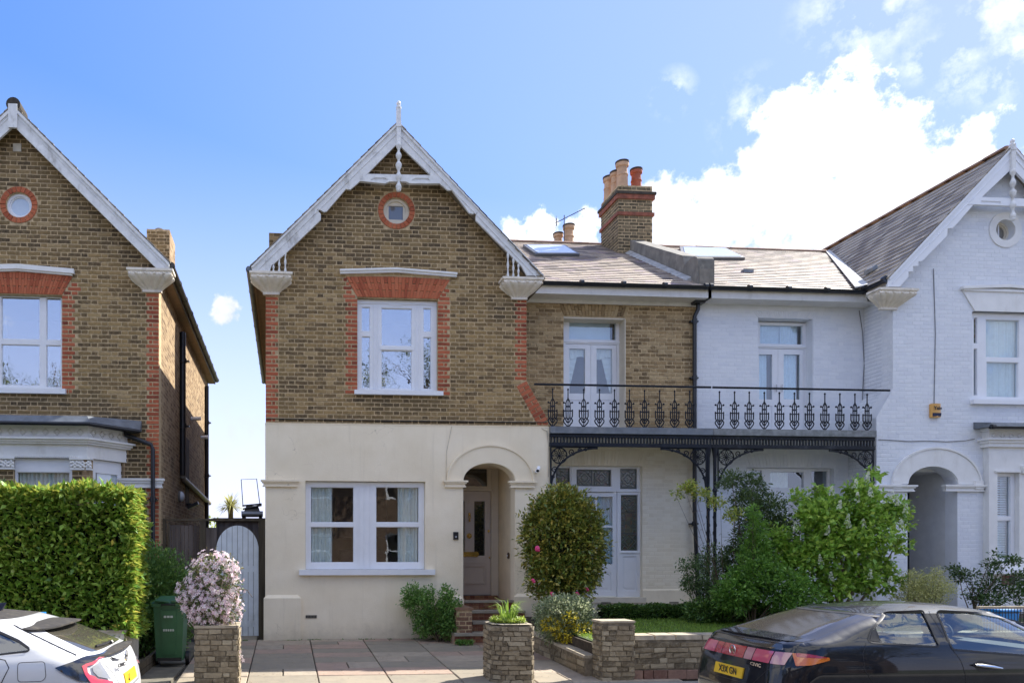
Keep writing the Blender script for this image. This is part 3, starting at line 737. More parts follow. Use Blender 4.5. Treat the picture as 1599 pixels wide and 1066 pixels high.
def slab_rows(parent, xs_rows, m, zf, th=.05, gap=.008, seed=1):
    rnd = random.Random(seed); cache = {}
    for (x0, x1, y0, y1) in xs_rows:
        w, d = round(x1 - x0, 3), round(y1 - y0, 3)
        if (w, d) not in cache:
            mb = MB(); a, b = w / 2 - gap, d / 2 - gap; c = .008
            mb.hexa([(-a, -b, -th), (a, -b, -th), (a, b, -th), (-a, b, -th)], [(-a, -b, -c), (a, -b, -c), (a, b, -c), (-a, b, -c)])
            mb.hexa([(-a, -b, -c), (a, -b, -c), (a, b, -c), (-a, b, -c)], [(-a + c, -b + c, 0), (a - c, -b + c, 0), (a - c, b - c, 0), (-a + c, b - c, 0)])
            cache[(w, d)] = mb.mesh('paving_slab', m)
        yc = (y0 + y1) / 2; o = inst('paving_slab', cache[(w, d)], ((x0 + x1) / 2, yc, zf(yc) + rnd.uniform(-.004, .004)), parent, (zf.slope + rnd.uniform(-.003, .003), rnd.uniform(-.003, .003), 0))
def pz(y): return -.165 + (y - 9.4) * .01
pz.slope = .01
rnd = random.Random(2); rows = []
for j, (y0, y1) in enumerate([(9.40, 10.0), (10.0, 10.62)]):
    x = -4.4 - (j % 2) * .4
    while x < 11: rows.append((x, x + .9, y0, y1)); x += .9
slab_rows(pavement, rows, paving, pz)
# driveway between the gate piers and the house
def dz(y): return -.15 + (y - 10.62) * .15 / 4.4
dz.slope = math.atan(.15 / 4.4)
XL0, XS1 = X_(415, YF), X_(857, YF)
dm = MB(); dm.hexa([(-1.6, 10.62, -.6), (6.0, 10.62, -.6), (6.0, 16.2, -.6), (-1.6, 16.2, -.6)], [(-1.6, 10.62, -.175), (6.0, 10.62, -.175), (6.0, 16.2, -.022 + .01), (-1.6, 16.2, -.022 + .01)])
driveway = struct('driveway', dm, plain("driveway_bed", (.06, .055, .045), .95, .3, 9))
rows = []; ys = [10.62, 11.35, 11.92, 12.45, 12.95, 13.4, 13.85, 14.3, 14.68, 15.02]
xc = [-1.55, -.55, .47, 1.50, 2.52, 3.56, 4.60, 5.7]
for j in range(len(ys) - 1):
    i = 0
    while i < len(xc) - 1:
        if ys[j] > 13.3 and xc[i] < -.5: pass
        x0, x1 = xc[i] , xc[i + 1]
        if (i * 7 + j * 3) % 5 == 0: rows += [(x0, (x0 + x1) / 2, ys[j], ys[j + 1]), ((x0 + x1) / 2, x1, ys[j], ys[j + 1])]
        else: rows.append((x0, x1, ys[j], ys[j + 1]))
        i += 1
rows = [r for r in rows if not (r[2] > 14.6 and r[1] > 4.0)]
rows += [(-1.55, -.55, 15.02, 15.6)]
slab_rows(driveway, rows, drive_slab, dz, seed=4)

# ================================================================== MAIN HOUSE
rv0 = plain('cream_window_paint', (.70, .64, .52), .6, .05, 6, .1)
H = thing('brick_house', 'tall gabled yellow brick house with cream ground floor, arched porch and its balcony wing', 'house', (2.3, 15, 0))
xl, xr, xs1 = X_(415, YF), X_(822, YF), X_(857, YF)
zs = Z_(600, 664, YF)                       # top of the stucco
XA, ZA = at(621, 193, YB)
b0 = at(392, 417, YB); TAN = (ZA - b0[1]) / (XA - b0[0])
HWL = XA - b0[0]; b1 = at(849, 431, YB); HWR = b1[0] - XA
def roof_z(x, drop=.12): return ZA - abs(x - XA) * TAN - drop
zd1, zd2 = Z_(815, 594, YF), Z_(850, 655, YF)
wall_poly = [(xl, zs), (xs1 - .02, zs), (xs1 - .02, zd2), (xr, zd1), (xr, roof_z(xr)), (XA, ZA - .12), (xl, roof_z(xl))]
W1 = prect(558, 466, 684, 615, YF)          # first-floor window opening
RW = at(619, 329, YF); RR = 20.5 / 80
arch_top = Z_(620, 434, YF); ax0, ax1 = X_(540, YF), X_(703, YF)
mb = MB(); mb.prism(wall_poly, YF, YF + .3, [rect(*W1), circle(RW[0], RW[1], RR, 36)]); mb.build('wall', mortar, H)
arch_reg = [(W1[0], W1[3]), (W1[2], W1[3]), (ax1, arch_top), (ax0, arch_top)]
ring_reg = circle(RW[0], RW[1], RR + .125, 40)
hood = [(X_(532, YF), arch_top - .01), (X_(711, YF), arch_top - .01), (X_(711, YF), arch_top + .06), (X_(621, YF), arch_top + .15), (X_(532, YF), arch_top + .06)]
brick_reg = [wall_poly, rect(W1[0], W1[1], W1[2], W1[3] - .001), [(W1[0], W1[3] - .001), (W1[2], W1[3] - .001), (ax1, arch_top), (ax0, arch_top)], ring_reg]
# the diagonal brick corbel takes its own bricks
cd = Vector((xs1 - .02 - xr, 0, zd2 - zd1)); cdl = cd.length; cdn = cd.normalized(); nrm = Vector((cdn.z, 0, -cdn.x)); nrm = nrm if nrm.x < 0 else -nrm
cq = [(xr, zd1 + .02), (xs1 - .02, zd2 - .02), (xs1 - .02 + nrm.x * .24, zd2 + nrm.z * .24), (xr + nrm.x * .24, zd1 + nrm.z * .24)]
lay(H, brick_reg + [cq], YF, stock, reds=[(xl, 0, 7.05), (xr, zd1, 7.0), (xs1 - .02, 0, zd2), (W1[0], W1[1] - .02, W1[3]), (W1[2], W1[1] - .02, W1[3])], red_m=red, red_rects=[(ax0, W1[3], W1[0], arch_top - .06), (W1[2], W1[3], ax1, arch_top - .06)])
n = 11; qs = []
for i in range(n):
    for a, b in ((0, .115), (.125, .24)) if i % 2 else ((0, .24),):
        p = [Vector((xr, 0, zd1)) + cdn * (cdl * (i + t) / n) + nrm * s for t, s in ((.04, a), (.96, a), (.96, b), (.04, b))]
        qs.append([(q.x, q.z) for q in p])
voussoirs(H, qs, YF, red)
flat_arch(H, W1[0], W1[2], ax0, ax1, W1[3] + .004, arch_top - .004, (.0, .03), YF, redarch, 28)
ring_arch(H, RW[0], RW[1], RR, RR + .115, YF, redarch, 24)
mb = MB()
for (o, dz_, t) in ((.07, .03, .05), (.10, .075, .035)):
    mb.prism([(hood[0][0] - o * .2, arch_top + dz_), (XA, arch_top + dz_ + .06), (hood[1][0] + o * .2, arch_top + dz_), (hood[1][0] + o * .2, arch_top + dz_ + t), (XA, arch_top + dz_ + .06 + t), (hood[0][0] - o * .2, arch_top + dz_ + t)], YF - o, YF + .02)
mb.build('hood_moulding', white_trim, H)
# first-floor window: three lights
x0, z0, x1, z1 = W1
def PR(a, b, c, d, Y): return prect(a, b, c, d, Y)
Yw = YF + .10
o1 = (x0 + .005, z0 + .06, x1 - .005, z1 - .01)
pn = [PR(564.5, 479, 578, 517, Yw), PR(564.5, 525, 578, 606, Yw), PR(595.5, 481, 643.5, 540, Yw), PR(595.5, 547, 643.5, 607, Yw), PR(661, 481, 673.5, 518, Yw), PR(661, 526, 673.5, 607, Yw)]
window_unit(H, 'window', o1, pn, Yw, m=wood_white, pane_m=glass_up, cill=(X_(553, YF), z0 - .03, X_(691, YF), z0 + .055, .09), curt=[(o1[0] + .25, z0 + .1, o1[0] + .42, z1 - .05)])
g = MB()
for px in (584, 590, 649, 655): g.box(X_(px, Yw) - .009, Yw - .018, o1[1] + .05, X_(px, Yw) + .009, Yw - .001, o1[3] - .09)
g.box(o1[0], Yw - .02, o1[3] - .075, o1[2], Yw - .001, o1[3] - .055); g.box(pn[2][0] - .03, Yw - .014, pn[3][3] + .01, pn[2][2] + .03, Yw - .001, pn[2][1] - .01)
g.build('sash_moulding', wood_white, H.children[-1] if False else H)
tv = MB(); tv.box(XA - .13, Yw - .012, z1 - .11, XA + .13, Yw - .001, z1 - .085); tv.build('trickle_vent', wood_white, H)
round_window(H, RW[0], RW[1], RR, YF, rv0, square=True, gm=glass_mat('grey_gable_glass', .05, dark=(.16, .17, .18)))
# ground floor
g0 = -.05; W2 = prect(477, 751, 664, 893, YF)
ox0, ox1, ozs, ozt = X_(723, YF), X_(804, YF), Z_(760, 752, YF), Z_(760, 723, YF)
zth = .74
op = arch_poly(ox0, ox1, ozs, ozt, g0)
mb = MB(); ys = YF - .016
outer = [(xl - .01, g0), (ox0, g0)] + [(ox0, ozs)] + [p for p in reversed(op[2:])][0:] + [(ox1, g0), (xs1, g0), (xs1, zs), (xl - .01, zs)]
mb.prism(outer, ys, YF + .3, [rect(*W2)]); mb.build('stucco_wall', stucco, H)
mb = MB(); mb.box(xl - .014, ys - .006, zs - .0, xs1, YF + .02, zs + .018); mb.build('stucco_lip', stucco, H)
Yg = YF + .09; x0, z0, x1, z1 = W2
pn = [PR(485, 760, 552.5, 815.5, Yg), PR(485, 822, 552.5, 878, Yg), PR(587, 760, 654.5, 815.5, Yg), PR(587, 822, 654.5, 878, Yg)]
fw = window_unit(H, 'window', (x0 + .005, z0 + .06, x1 - .005, z1 - .01), pn, Yg, pane_m=glass, cill=(X_(467, YF), z0 - .05, X_(678, YF), z0 + .055, .10),
                 curt=[(X_(480, Yg), z0 + .05, X_(519, Yg), z1 - .02), (X_(622, Yg), z0 + .05, X_(658, Yg), z1 - .02)], room_depth=3.4)
g = MB()
for px in (560, 569, 578): g.box(X_(px, Yg) - .008, Yg - .012, z0 + .08, X_(px, Yg) + .008, Yg - .001, z1 - .03)
g.build('mullion_bead', wood_white, fw)
g = MB(); g.box(xl + 1.45, YF + 1.7, 2.0, xl + 2.6, YF + 1.9, 2.9); g.box(xl + 1.55, YF + 1.2, .9, xl + 2.6, YF + 1.9, 1.75); g.build('armchair', plain("dark_furniture", (.08, .05, .04), .7), fw)
# mouldings and plinths
def pilaster_cap(parent, px0, px1, pyt, Y, m, ret=True, extra=None):
    xx0, xx1 = X_(px0, Y), X_(px1, Y); zt = Z_((px0 + px1) / 2, pyt, Y)
    mb = MB(); moulding(mb, xx0 + .05, xx1 - .05, zt, [(.085, .035), (.06, .03), (.035, .045), (.05, .025)], Y); return mb.build('capital_moulding', m, parent)
pilaster_cap(H, 410, 464, 749, ys, stucco)
pilaster_cap(H, 694, 727, 750, ys, stucco); pilaster_cap(H, 796, 834, 751, ys, stucco)
arch_band(H, ox0, ox1, ozs + .02, ozt, X_(697, YF), X_(833, YF), Z_(765, 694, YF), YF, ys - .028, stucco)
def plinth(parent, xa, xb, zt, Y, out, m):
    mb = MB(); c = .05
    mb.box(xa - out * .6, Y - out, g0, xb + out * .6, Y + .05, zt - c)
    mb.hexa([(xa - out * .6, Y - out, zt - c), (xb + out * .6, Y - out, zt - c), (xb + out * .6, Y + .02, zt - c), (xa - out * .6, Y + .02, zt - c)], [(xa + .02, Y - .002, zt + .01), (xb - .02, Y - .002, zt + .01), (xb - .02, Y + .02, zt + .01), (xa + .02, Y + .02, zt + .01)])
    return mb.build('plinth', m, parent)
plinth(H, xl + .01, X_(466, YF), Z_(440, 929, YF), ys, .08, stucco)
plinth(H, X_(692, YF), ox0 - .06, Z_(715, 930, YF), ys, .09, stucco); plinth(H, ox1 + .03, X_(838, YF), Z_(820, 927, YF), ys, .09, stucco)
mb = MB(); vx, vz = at(486, 962, YF); mb.prism(rect(vx - .11, vz - .03, vx + .11, vz + .03), ys - .012, ys + .01, [rect(vx - .10 + i * .029, vz - .022, vx - .083 + i * .029, vz + .022) for i in range(7)]); mb.build('air_brick', concrete, H)
MB().box(vx - .1, ys - .001, vz - .025, vx + .1, ys + .008, vz + .025).build('air_brick_void', black_plastic, H)
# porch inside
YD = 16.15
mb = MB(); mb.box(ox0 - .2, YF + .3, g0, ox0 - .001, YD + .1, 3.6); mb.box(ox1 + .001, YF + .3, g0, ox1 + .2, YD + .1, 3.6); mb.box(ox0, YF + .3, ozt + .02, ox1, YD + .1, 3.6)
mb.build('porch_lining', plain("porch_cream_paint", (.78, .66, .47), .85, .05, 4, .3, 50), H)
mb = MB(); mb.box(ox0 - .19, YD + .09, 3.3, xs1, YD + .3, 3.6); mb.box(ox0 - .19, YD + .12, g0, ox0 + 1.4, YD + .3, 3.6); mb.build('porch_rear_wall', plaster, H)
# door frame, fanlight and door
dxl, dxr = X_(703, YD), X_(766.5, YD); dzt, dzb = Z_(735, 766, YD), zth + .05
fxr = ox1 - .01
mb = MB(); mb.prism(rect(ox0 - .02, zth, fxr, ozt + .04), YD, YD + .08, [rect(dxl - .001, zth, dxr, dzt), rect(dxl, dzt + .10, X_(761, YD), ozt + .03)])
mb.box(dxr + .012, YD - .03, zth, dxr + .05, YD, ozt); mb.box(ox0, YD - .03, dzt + .005, dxr + .05, YD, dzt + .04)
dfr = mb.build('door_frame', door_frame_paint, H)
MB().box(dxl, YD + .05, dzt + .08, dxr, YD + .055, ozt + .05).build('fanlight', glass_dark, dfr)
mb = MB(); pl = PR(717, 780, 727, 867, YD); pr2 = PR(741, 782, 757.5, 867, YD)
panes = [(dxl + .1, pr2[1], X_(726, YD), pr2[3]), pr2]
mb.prism(rect(dxl + .004, dzb, dxr - .004, dzt - .004), YD + .02, YD + .07, [rect(*p) for p in panes] + [rect(dxl + .1, Z_(740, 913, YD), dxr - .1, Z_(740, 879, YD))])
mb.prism(rect(dxl + .1, Z_(740, 913, YD), dxr - .1, Z_(740, 879, YD)), YD + .034, YD + .06)
mb.prism(rect(dxl + .115, Z_(740, 911.5, YD), dxr - .115, Z_(740, 880.5, YD)), YD + .012, YD + .05, [rect(dxl + .15, Z_(740, 908, YD), dxr - .15, Z_(740, 884, YD))])
door = mb.build('front_door', door_paint, H)
for p in panes: MB().box(p[0] - .005, YD + .05, p[1] - .005, p[2] + .005, YD + .053, p[3] + .005).build('pane', glass_dark, door)
lx0, lz0, lx1, lz1 = PR(721, 861, 743.5, 868.5, YD); mb = MB(); mb.box(lx0, YD - .002, lz0, lx1, YD + .021, lz1); mb.box(lx0 + .05, YD - .010, lz0 + .03, lx1 - .05, YD - .002, lz1 - .03)
for q in (lx0, lx1): mb.tube([(q, YD + .02, (lz0 + lz1) / 2), (q, YD - .006, (lz0 + lz1) / 2)], (lz1 - lz0) / 2 * 1.15, 14)
mb.build('letterbox', brass, door)
kx, kz = at(733, 836, YD); mb = MB(); mb.tube([(kx, YD + .02, kz), (kx, YD, kz)], .055, 16); mb.ball((kx, YD - .03, kz), .035, 12, 8); mb.build('door_knob', brass, door, smooth=True)
kx, kz = at(733, 807, YD); mb = MB(); mb.ball((kx, YD, kz + .07), .028, 10, 6, sz=1.2); mb.tube([(kx, YD - .01, kz + .07), (kx - .022, YD - .03, kz), (kx, YD - .035, kz - .07), (kx + .022, YD - .03, kz), (kx, YD - .01, kz + .07)], .01, 8); mb.ball((kx, YD - .02, kz - .075), .022, 10, 6); mb.build('door_knocker', brass, door, smooth=True)
kx, kz = at(763, 828.5, YD); MB().tube([(kx, YD + .03, kz), (kx, YD - .005, kz)], .025, 12).build('lock', brass, door)
kx, kz = at(764.5, 870, YD); MB().tube([(kx, YD + .03, kz), (kx, YD - .003, kz)], .016, 10).build('keyhole', brass, door)
def text(body, name, loc, size, m, parent, rot=(R(90), 0, 0), ext=.003, align='CENTER', bold=0.0, sx=1.0, label=None):
    cu = bpy.data.curves.new(name, 'FONT'); cu.body = body; cu.size = size; cu.extrude = ext; cu.align_x = align; cu.align_y = 'CENTER'; cu.offset = bold; cu.resolution_u = 4
    t = bpy.data.objects.new(name, cu); me = bpy.data.meshes.new_from_object(t); bpy.data.objects.remove(t); me.materials.clear(); me.materials.append(m)
    o = bpy.data.objects.new(name, me); link(o, parent); o.location = Vector(loc) - (origin(parent) if parent else Vector((0, 0, 0))); o.rotation_euler = rot; o.scale = (sx, 1, 1); return o
nx, nz = at(732, 782.5, YD); text('3', 'door_number', (nx, YD + .016, nz), .12, plain("chrome_number", (.45, .36, .26), .3, metal=1), door)
MB().box(dxl, YD - .01, zth + .002, dxr, YD + .09, zth + .05).build('door_threshold', lead, dfr)
bx, bz = at(795, 867, YF + .5); mb = MB(); mb.tube([(ox1 + .004, 15.42, bz), (ox1 - .02, 15.42, bz)], .065, 20); mb.tube([(ox1 - .01, 15.42, bz), (ox1 - .03, 15.42, bz)], .04, 16); bell = mb.build('bell_pull', plain("dark_bronze", (.10, .07, .045), .4, metal=.7), H)
MB().tube([(ox1 - .02, 15.42, bz), (ox1 - .04, 15.42, bz)], .018, 12).build('bell_push', wood_white, bell)
# side and rear walls, roof
ztop = roof_z(xl) - .02
house_shell(H, xl, xr, YF + .3, 24.4, g0, ztop, side_brick, side_brick_x, (XA, ZA - .35))
mb = MB(); mb.box(xr, YF + .3, g0, xs1, YR, zs); mb.add([(xr, YF + .3, zs), (xs1 - .02, YF + .3, zs), (xs1 - .02, YR, zs), (xr, YR, zs), (xr, YF + .3, zd1), (xr, YR, zd1), (xs1 - .02, YF + .3, zd2), (xs1 - .02, YR, zd2)], [(1, 2, 7, 6), (6, 7, 5, 4)]); mb.build('porch_side_wall', stucco, H)
ROOF_B = slate_dark
gable_roof(H, XA, ZA, HWL, HWR, TAN, YB + .03, 24.6, slate_dark)
verge(H, XA, ZA + .005, HWL, HWR, TAN, YB, slate_dark)
mb = MB(); mb.box(b0[0] + .06, YB + .08, b0[1] - .14, xl, 24.5, b0[1] - .10); mb.box(b0[0] + .04, YB + .04, b0[1] - .16, b0[0] + .07, 24.5, b0[1] - .02); mb.build('soffit', soffit, H)
gutter(H, (b0[0] - .04, YB, b0[1] - .03), (b0[0] - .04, 24.5, b0[1] - .03), .055, lead, 8)
# gable boards
L_ = [(392, 417), (620.7, 193), (620.7, 224), (561, 284), (547, 296), (540, 295), (510, 330), (506, 331), (497, 326), (495, 328), (501, 334), (501, 343), (452, 390), (443, 398), (433, 407), (424, 414), (421, 424), (394, 424)]
R_ = [(848.5, 430), (620.7, 193), (620.7, 224), (685.7, 286), (699, 297), (706, 297), (733, 333), (738, 334), (746, 332), (743, 336), (743, 344), (792, 393), (800, 401), (808, 409), (815, 416), (823, 430)]
for P in (L_, R_):
    p = px_poly(P, YB); q = list(p)
    MB().prism(p, YB, YB + .05).build('barge_board', barge_paint, H)
    mb = MB(); a, b = Vector((p[0][0], p[0][1])), Vector((p[1][0], p[1][1])); d = (b - a).normalized(); n_ = Vector((d.y, -d.x)); n_ = n_ if n_.y < 0 else -n_
    for s, w, o in ((0, .035, .03), (.12, .012, .012)):
        c = [a + n_ * s, b + n_ * s, b + n_ * (s + w), a + n_ * (s + w)]; mb.prism([(v.x, v.y) for v in c], YB - o, YB + .002)
    mb.build('barge_moulding', barge_paint, H)
def collar(parent, pts_px, Y, hol):
    mb = MB(); mb.prism(px_poly(pts_px, Y), Y - .012, Y + .06, [px_poly(h, Y) for h in hol])
    for h in hol: mb.prism(px_poly(h, Y), Y + .012, Y + .05)
    return mb.build('collar_beam', barge_paint, parent)
collar(H, [(561, 283), (574, 272), (674, 274), (686, 287), (640, 287), (634, 284), (608, 284), (601, 287)], YB, [[(578, 281.5), (584, 278), (601, 278), (606, 281.5)], [(642, 282.5), (648, 278.5), (668, 278.5), (672, 282.5)]])
def finial(parent, px, py_top, py_b0, py_apex, Y, pend):
    x = X_(px, Y); zt, zb, zap = Z_(px, py_top, Y), Z_(px, py_b0, Y), Z_(px, py_apex, Y); zp = Z_(px, pend, Y); w = .042
    mb = MB(); mb.box(x - w, Y - .03, zb, x + w, Y + .05, zt - .16); mb.hexa([(x - w * 1.3, Y - .04, zap - .04), (x + w * 1.3, Y - .04, zap - .04), (x + w * 1.3, Y + .05, zap - .04), (x - w * 1.3, Y + .05, zap - .04)], [(x - w, Y - .03, zap + .1), (x + w, Y - .03, zap + .1), (x + w, Y + .04, zap + .1), (x - w, Y + .04, zap + .1)])
    mb.lathe(x, Y + .01, [(.05, zt - .16), (.055, zt - .13), (.03, zt - .11), (.045, zt - .06), (.035, zt - .03), (.008, zt)], 12)
    z = zb; prof = []; n = 30
    for i in range(n + 1):
        s = i / n; r = .04 + .018 * math.sin(s * math.pi * 9) + (.012 if .42 < s < .5 else 0); prof.append((r, zb + (zp - zb) * s))
    mb.lathe(x, Y + .0, prof, 12); mb.ball((x, Y, zp), .05, 10, 6)
    return mb.build('finial', barge_paint, parent)
finial(H, 622.5, 157, 223, 196, YB - .03, 296)
cx, zt = (X_(390, YB) + X_(453, YB)) / 2, Z_(421, 424, YB); capital(H, cx + .02, zt, YF, out=.31)
spindles(H, [X_(427, YB), X_(436, YB), X_(445.5, YB)], zt - .01, [Z_(427, 408, YB), Z_(436, 399, YB), Z_(445, 391, YB)], YB + .02)
cx, zt = (X_(785, YB) + X_(848, YB)) / 2, Z_(818, 433, YB); capital(H, cx, zt, YF, out=.31)
spindles(H, [X_(793.5, YB), X_(802, YB), X_(810, YB)], zt - .01, [Z_(793.5, 394, YB), Z_(802, 403, YB), Z_(810, 412, YB)], YB + .02)

# ------------------------------------------------------------------ recessed balcony wing
XP = X_(1088, YR)                                     # party wall
ZE, YE, ZR, YRG = 7.22, 15.38, 9.87, 19.9             # eave and ridge
SL = (ZR - ZE) / (YRG - YE)
def on_roof(px, py, lift=0):
    k = (px - CX) / FPX; c = (SA + k * CA) / (CA - k * SA); d = c * SA + CA; q = (CY - py) / FPX * d
    Y = (ZE + lift - YE * SL - CAMZ) / (q - SL); return Vector((Y * c, Y, ZE + lift + (Y - YE) * SL))
FD = prect(880, 499, 977, 668, YR); zdeck = Z_(980, 667, 14.95)
zwt = 7.02
up = rect(xr, zdeck - .02, XP, zwt)
fd = rect(FD[0], zdeck, FD[2], FD[3] + .06)
MB().prism([(xr, zdeck - .02), (FD[0], zdeck - .02), (FD[0], FD[3] + .06), (FD[2], FD[3] + .06), (FD[2], zdeck - .02), (XP, zdeck - .02), (XP, zwt), (xr, zwt)], YR, YR + .35).build('recess_wall', mortar, H)
sa = [(FD[0] - .0, FD[3] + .07), (FD[2], FD[3] + .07), (FD[2] + .12, zwt - .02), (FD[0] - .12, zwt - .02)]
lay(H, [up, fd, sa], YR, stock_pale, seed=9, proud=.008)
flat_arch(H, FD[0], FD[2], FD[0] - .12, FD[2] + .12, FD[3] + .07, zwt - .02, (0, 0), YR, stock_pale, 20, 2)
# french window
rv = plain("cream_reveal_paint", (.66, .60, .49), .8, .05, 4, .2, 50)
mb = MB(); mb.box(FD[0], YR + .02, FD[3] + .02, FD[2], YR + .34, FD[3] + .06); mb.box(FD[2] - .02, YR - .005, zdeck, FD[2] - .001, YR + .34, FD[3] + .02); mb.box(FD[0], YR + .1, zdeck, FD[0] + .01, YR + .34, FD[3] + .02)
mb.build('reveal', rv, H)
def french(parent, Yd, out, fan, g1, g2, knob, curt_kind, low):
    x0, z0, x1, z1 = out; zt = fan[1] - .05
    mb = MB(); mb.prism(rect(*out), Yd, Yd + .07, [rect(*fan), rect(x0 + .05, z0, x1 - .05, zt - .05)])
    mb.box(x0, Yd - .02, zt - .02, x1, Yd, zt + .02)
    f = mb.build('french_window', wood_white, parent)
    MB().box(fan[0] - .01, Yd + .04, fan[1] - .01, fan[2] + .01, Yd + .044, fan[3] + .01).build('pane', glass, f)
    mid = (g1[2] + g2[0]) / 2
    for a, b, gg in ((x0 + .055, mid - .003, g1), (mid + .003, x1 - .055, g2)):
        mb = MB(); zl = z0 + .1; pz1 = gg[1] - .14
        mb.prism(rect(a, z0, b, zt - .055), Yd + .015, Yd + .06, [rect(*gg), rect(gg[0], zl, gg[2], pz1)])
        mb.prism(rect(gg[0], zl, gg[2], pz1), Yd + .028, Yd + .05); mb.prism(rect(gg[0] + .03, zl + .03, gg[2] - .03, pz1 - .03), Yd + .02, Yd + .03)
        d = mb.build('door_leaf', wood_white, f)
        MB().box(gg[0] - .01, Yd + .04, gg[1] - .01, gg[2] + .01, Yd + .044, gg[3] + .01).build('pane', glass, f)
    r = MB(); a, b, c, d = x0 - .1, x1 + .6, z0 - .05, z1 + .1; y0, y1 = Yd + .19, Yd + 2.6
    r.add([(a, y0, c), (b, y0, c), (b, y0, d), (a, y0, d), (a, y1, c), (b, y1, c), (b, y1, d), (a, y1, d)], [(4, 5, 6, 7), (0, 4, 7, 3), (5, 1, 2, 6), (3, 7, 6, 2), (0, 1, 5, 4)]); r.build('room', plaster, f)
    return f
Yfd = YR + .27
fA = french(H, Yfd, (X_(884, Yfd) - .06, zdeck, X_(967, Yfd), Z_(920, 500.5, Yfd)), PR(889, 503.5, 962, 530, Yfd), PR(889.5, 544, 914, 614, Yfd), PR(932, 544, 956.5, 614, Yfd), None, 'tied', 0)
mb = MB()                                               # blind above and tied-back muslin
gz = Z_(925, 545, Yfd); gx0, gx1 = X_(884, Yfd), X_(962, Yfd)
MB().box(gx0, Yfd + .10, Z_(925, 531, Yfd), gx1 - .09, Yfd + .105, Z_(925, 502, Yfd)).build('blind', frost, fA)
for (a, b, side) in ((889, 914, -1), (932, 957, 1)):
    a, b = X_(a, Yfd) - .03, X_(b, Yfd) + .03; mb = MB(); n = 20
    vs = []
    for i in range(n + 1):
        s = i / n; x = a + (b - a) * s; vs += [(x, Yfd + .1 + .01 * math.sin(i), gz + .05), (x, Yfd + .1 + .012 * math.sin(i), gz - .17 - .03 * math.sin(s * math.pi * 2))]
    mb.add(vs, [(2 * i, 2 * i + 2, 2 * i + 3, 2 * i + 1) for i in range(n)])
    e = a if side < 0 else b
    vs = []
    for i in range(15):
        s = i / 14; z = gz - .15 - s * .85; w = .13 * (1 - s) ** 1.5 + .012; x = e - side * (.02 + .13 * (1 - s) ** .9)
        if side > 0: x = e - .02 - .22 * (1 - s) ** .9
        else: x = e + .02 + .22 * (1 - s) ** .9
        vs += [(e, Yfd + .12, z), (x, Yfd + .115 + .01 * math.sin(i * 3), z)]
    mb.add(vs, [(2 * i, 2 * i + 2, 2 * i + 3, 2 * i + 1) for i in range(14)])
    mb.build('tied_curtain', curtain, fA)
# lower wall, painted brick
LW = prect(862, 727, 1003, 935, YR); zg = Z_(1050, 947, YR)
MB().prism([(xs1 - .3, zg - .4), (LW[0], zg - .4), (LW[0], LW[3]), (LW[2], LW[3]), (LW[2], zg - .4), (XP, zg - .4), (XP, zdeck - .02), (xs1 - .3, zdeck - .02)], YR, YR + .35).build('veranda_wall', cream_paint, H)
zpl = Z_(1050, 921, YR)
sa = [(LW[0], LW[3]), (LW[2], LW[3]), (LW[2] + .12, LW[3] + .33), (LW[0] - .1, LW[3] + .33)]
lay(H, [rect(xs1 - .25, zpl, XP, zdeck - .03), rect(LW[0], zpl, LW[2], LW[3]), sa], YR, paint_brick_c, seed=12, proud=.0028, j=.011, shape_rough=.003)
flat_arch(H, LW[0], LW[2], LW[0] - .1, LW[2] + .12, LW[3] + .004, LW[3] + .33, (0, 0), YR + .008, paint_brick_c, 28, 1)
mb = MB(); mb.box(LW[2] + .001, YR - .03, zg - .35, XP, YR + .01, zpl); mb.hexa([(LW[2] + .001, YR - .03, zpl), (XP, YR - .03, zpl), (XP, YR + .01, zpl), (LW[2] + .001, YR + .01, zpl)], [(LW[2] + .001, YR - .004, zpl + .03), (XP, YR - .004, zpl + .03), (XP, YR + .01, zpl + .03), (LW[2] + .001, YR + .01, zpl + .03)])
mb.build('plinth', cream_paint, H)
for px in (945, 1053):
    vx, vz = at(px, 941, YR - .05); mb = MB(); mb.prism(rect(vx - .1, vz - .028, vx + .1, vz + .028), YR - .09 if px < 1000 else YR - .04, YR - .03 if px > 1000 else YR - .06, [rect(vx - .09 + i * .022, vz - .02, vx - .078 + i * .022, vz + .02) for i in range(8)]); mb.build('air_brick', concrete, H)
mb = MB(); mb.box(LW[0] - .02, YR - .08, Z_(960, 939, YR) - .02, LW[2] + .05, YR + .2, Z_(960, 932, YR)); mb.box(LW[0], YR - .055, zg - .3, LW[2] + .03, YR + .15, Z_(960, 939, YR) - .02); mb.build('door_step', plain("pale_step_paint", (.62, .58, .50), .8, .08, 4, .3), H)
Yg = YR + .1
zb = Z_(960, 932, YR); X9 = lambda px: X_(px, Yg)
Zg = lambda py: Z_(950, py, Yg)
o = (LW[0] + .01, zb, X9(1000), Zg(727) - .01)
top = [(X9(868), Zg(763), X9(890), Zg(731)), (X9(900), Zg(759), X9(954.5), Zg(733)), (X9(968.5), Zg(763), X9(995), Zg(731))]
side = [(X9(969.5), Zg(859), X9(996), Zg(772)), (X9(868), Zg(859), X9(888), Zg(772))]
doorh = (X9(893), zb, X9(964), Zg(768))
mb = MB(); mb.prism([(o[0], o[1]), (doorh[0], o[1]), (doorh[0], doorh[3]), (doorh[2], doorh[3]), (doorh[2], o[1]), (o[2], o[1]), (o[2], o[3]), (o[0], o[3])], Yg, Yg + .08, [rect(*p) for p in top + side] + [(rect(X9(972), Zg(922), X9(994), Zg(868)))])
mb.prism(rect(X9(972), Zg(922), X9(994), Zg(868)), Yg + .02, Yg + .05); mb.prism(rect(X9(975), Zg(918), X9(991), Zg(872)), Yg + .008, Yg + .03)
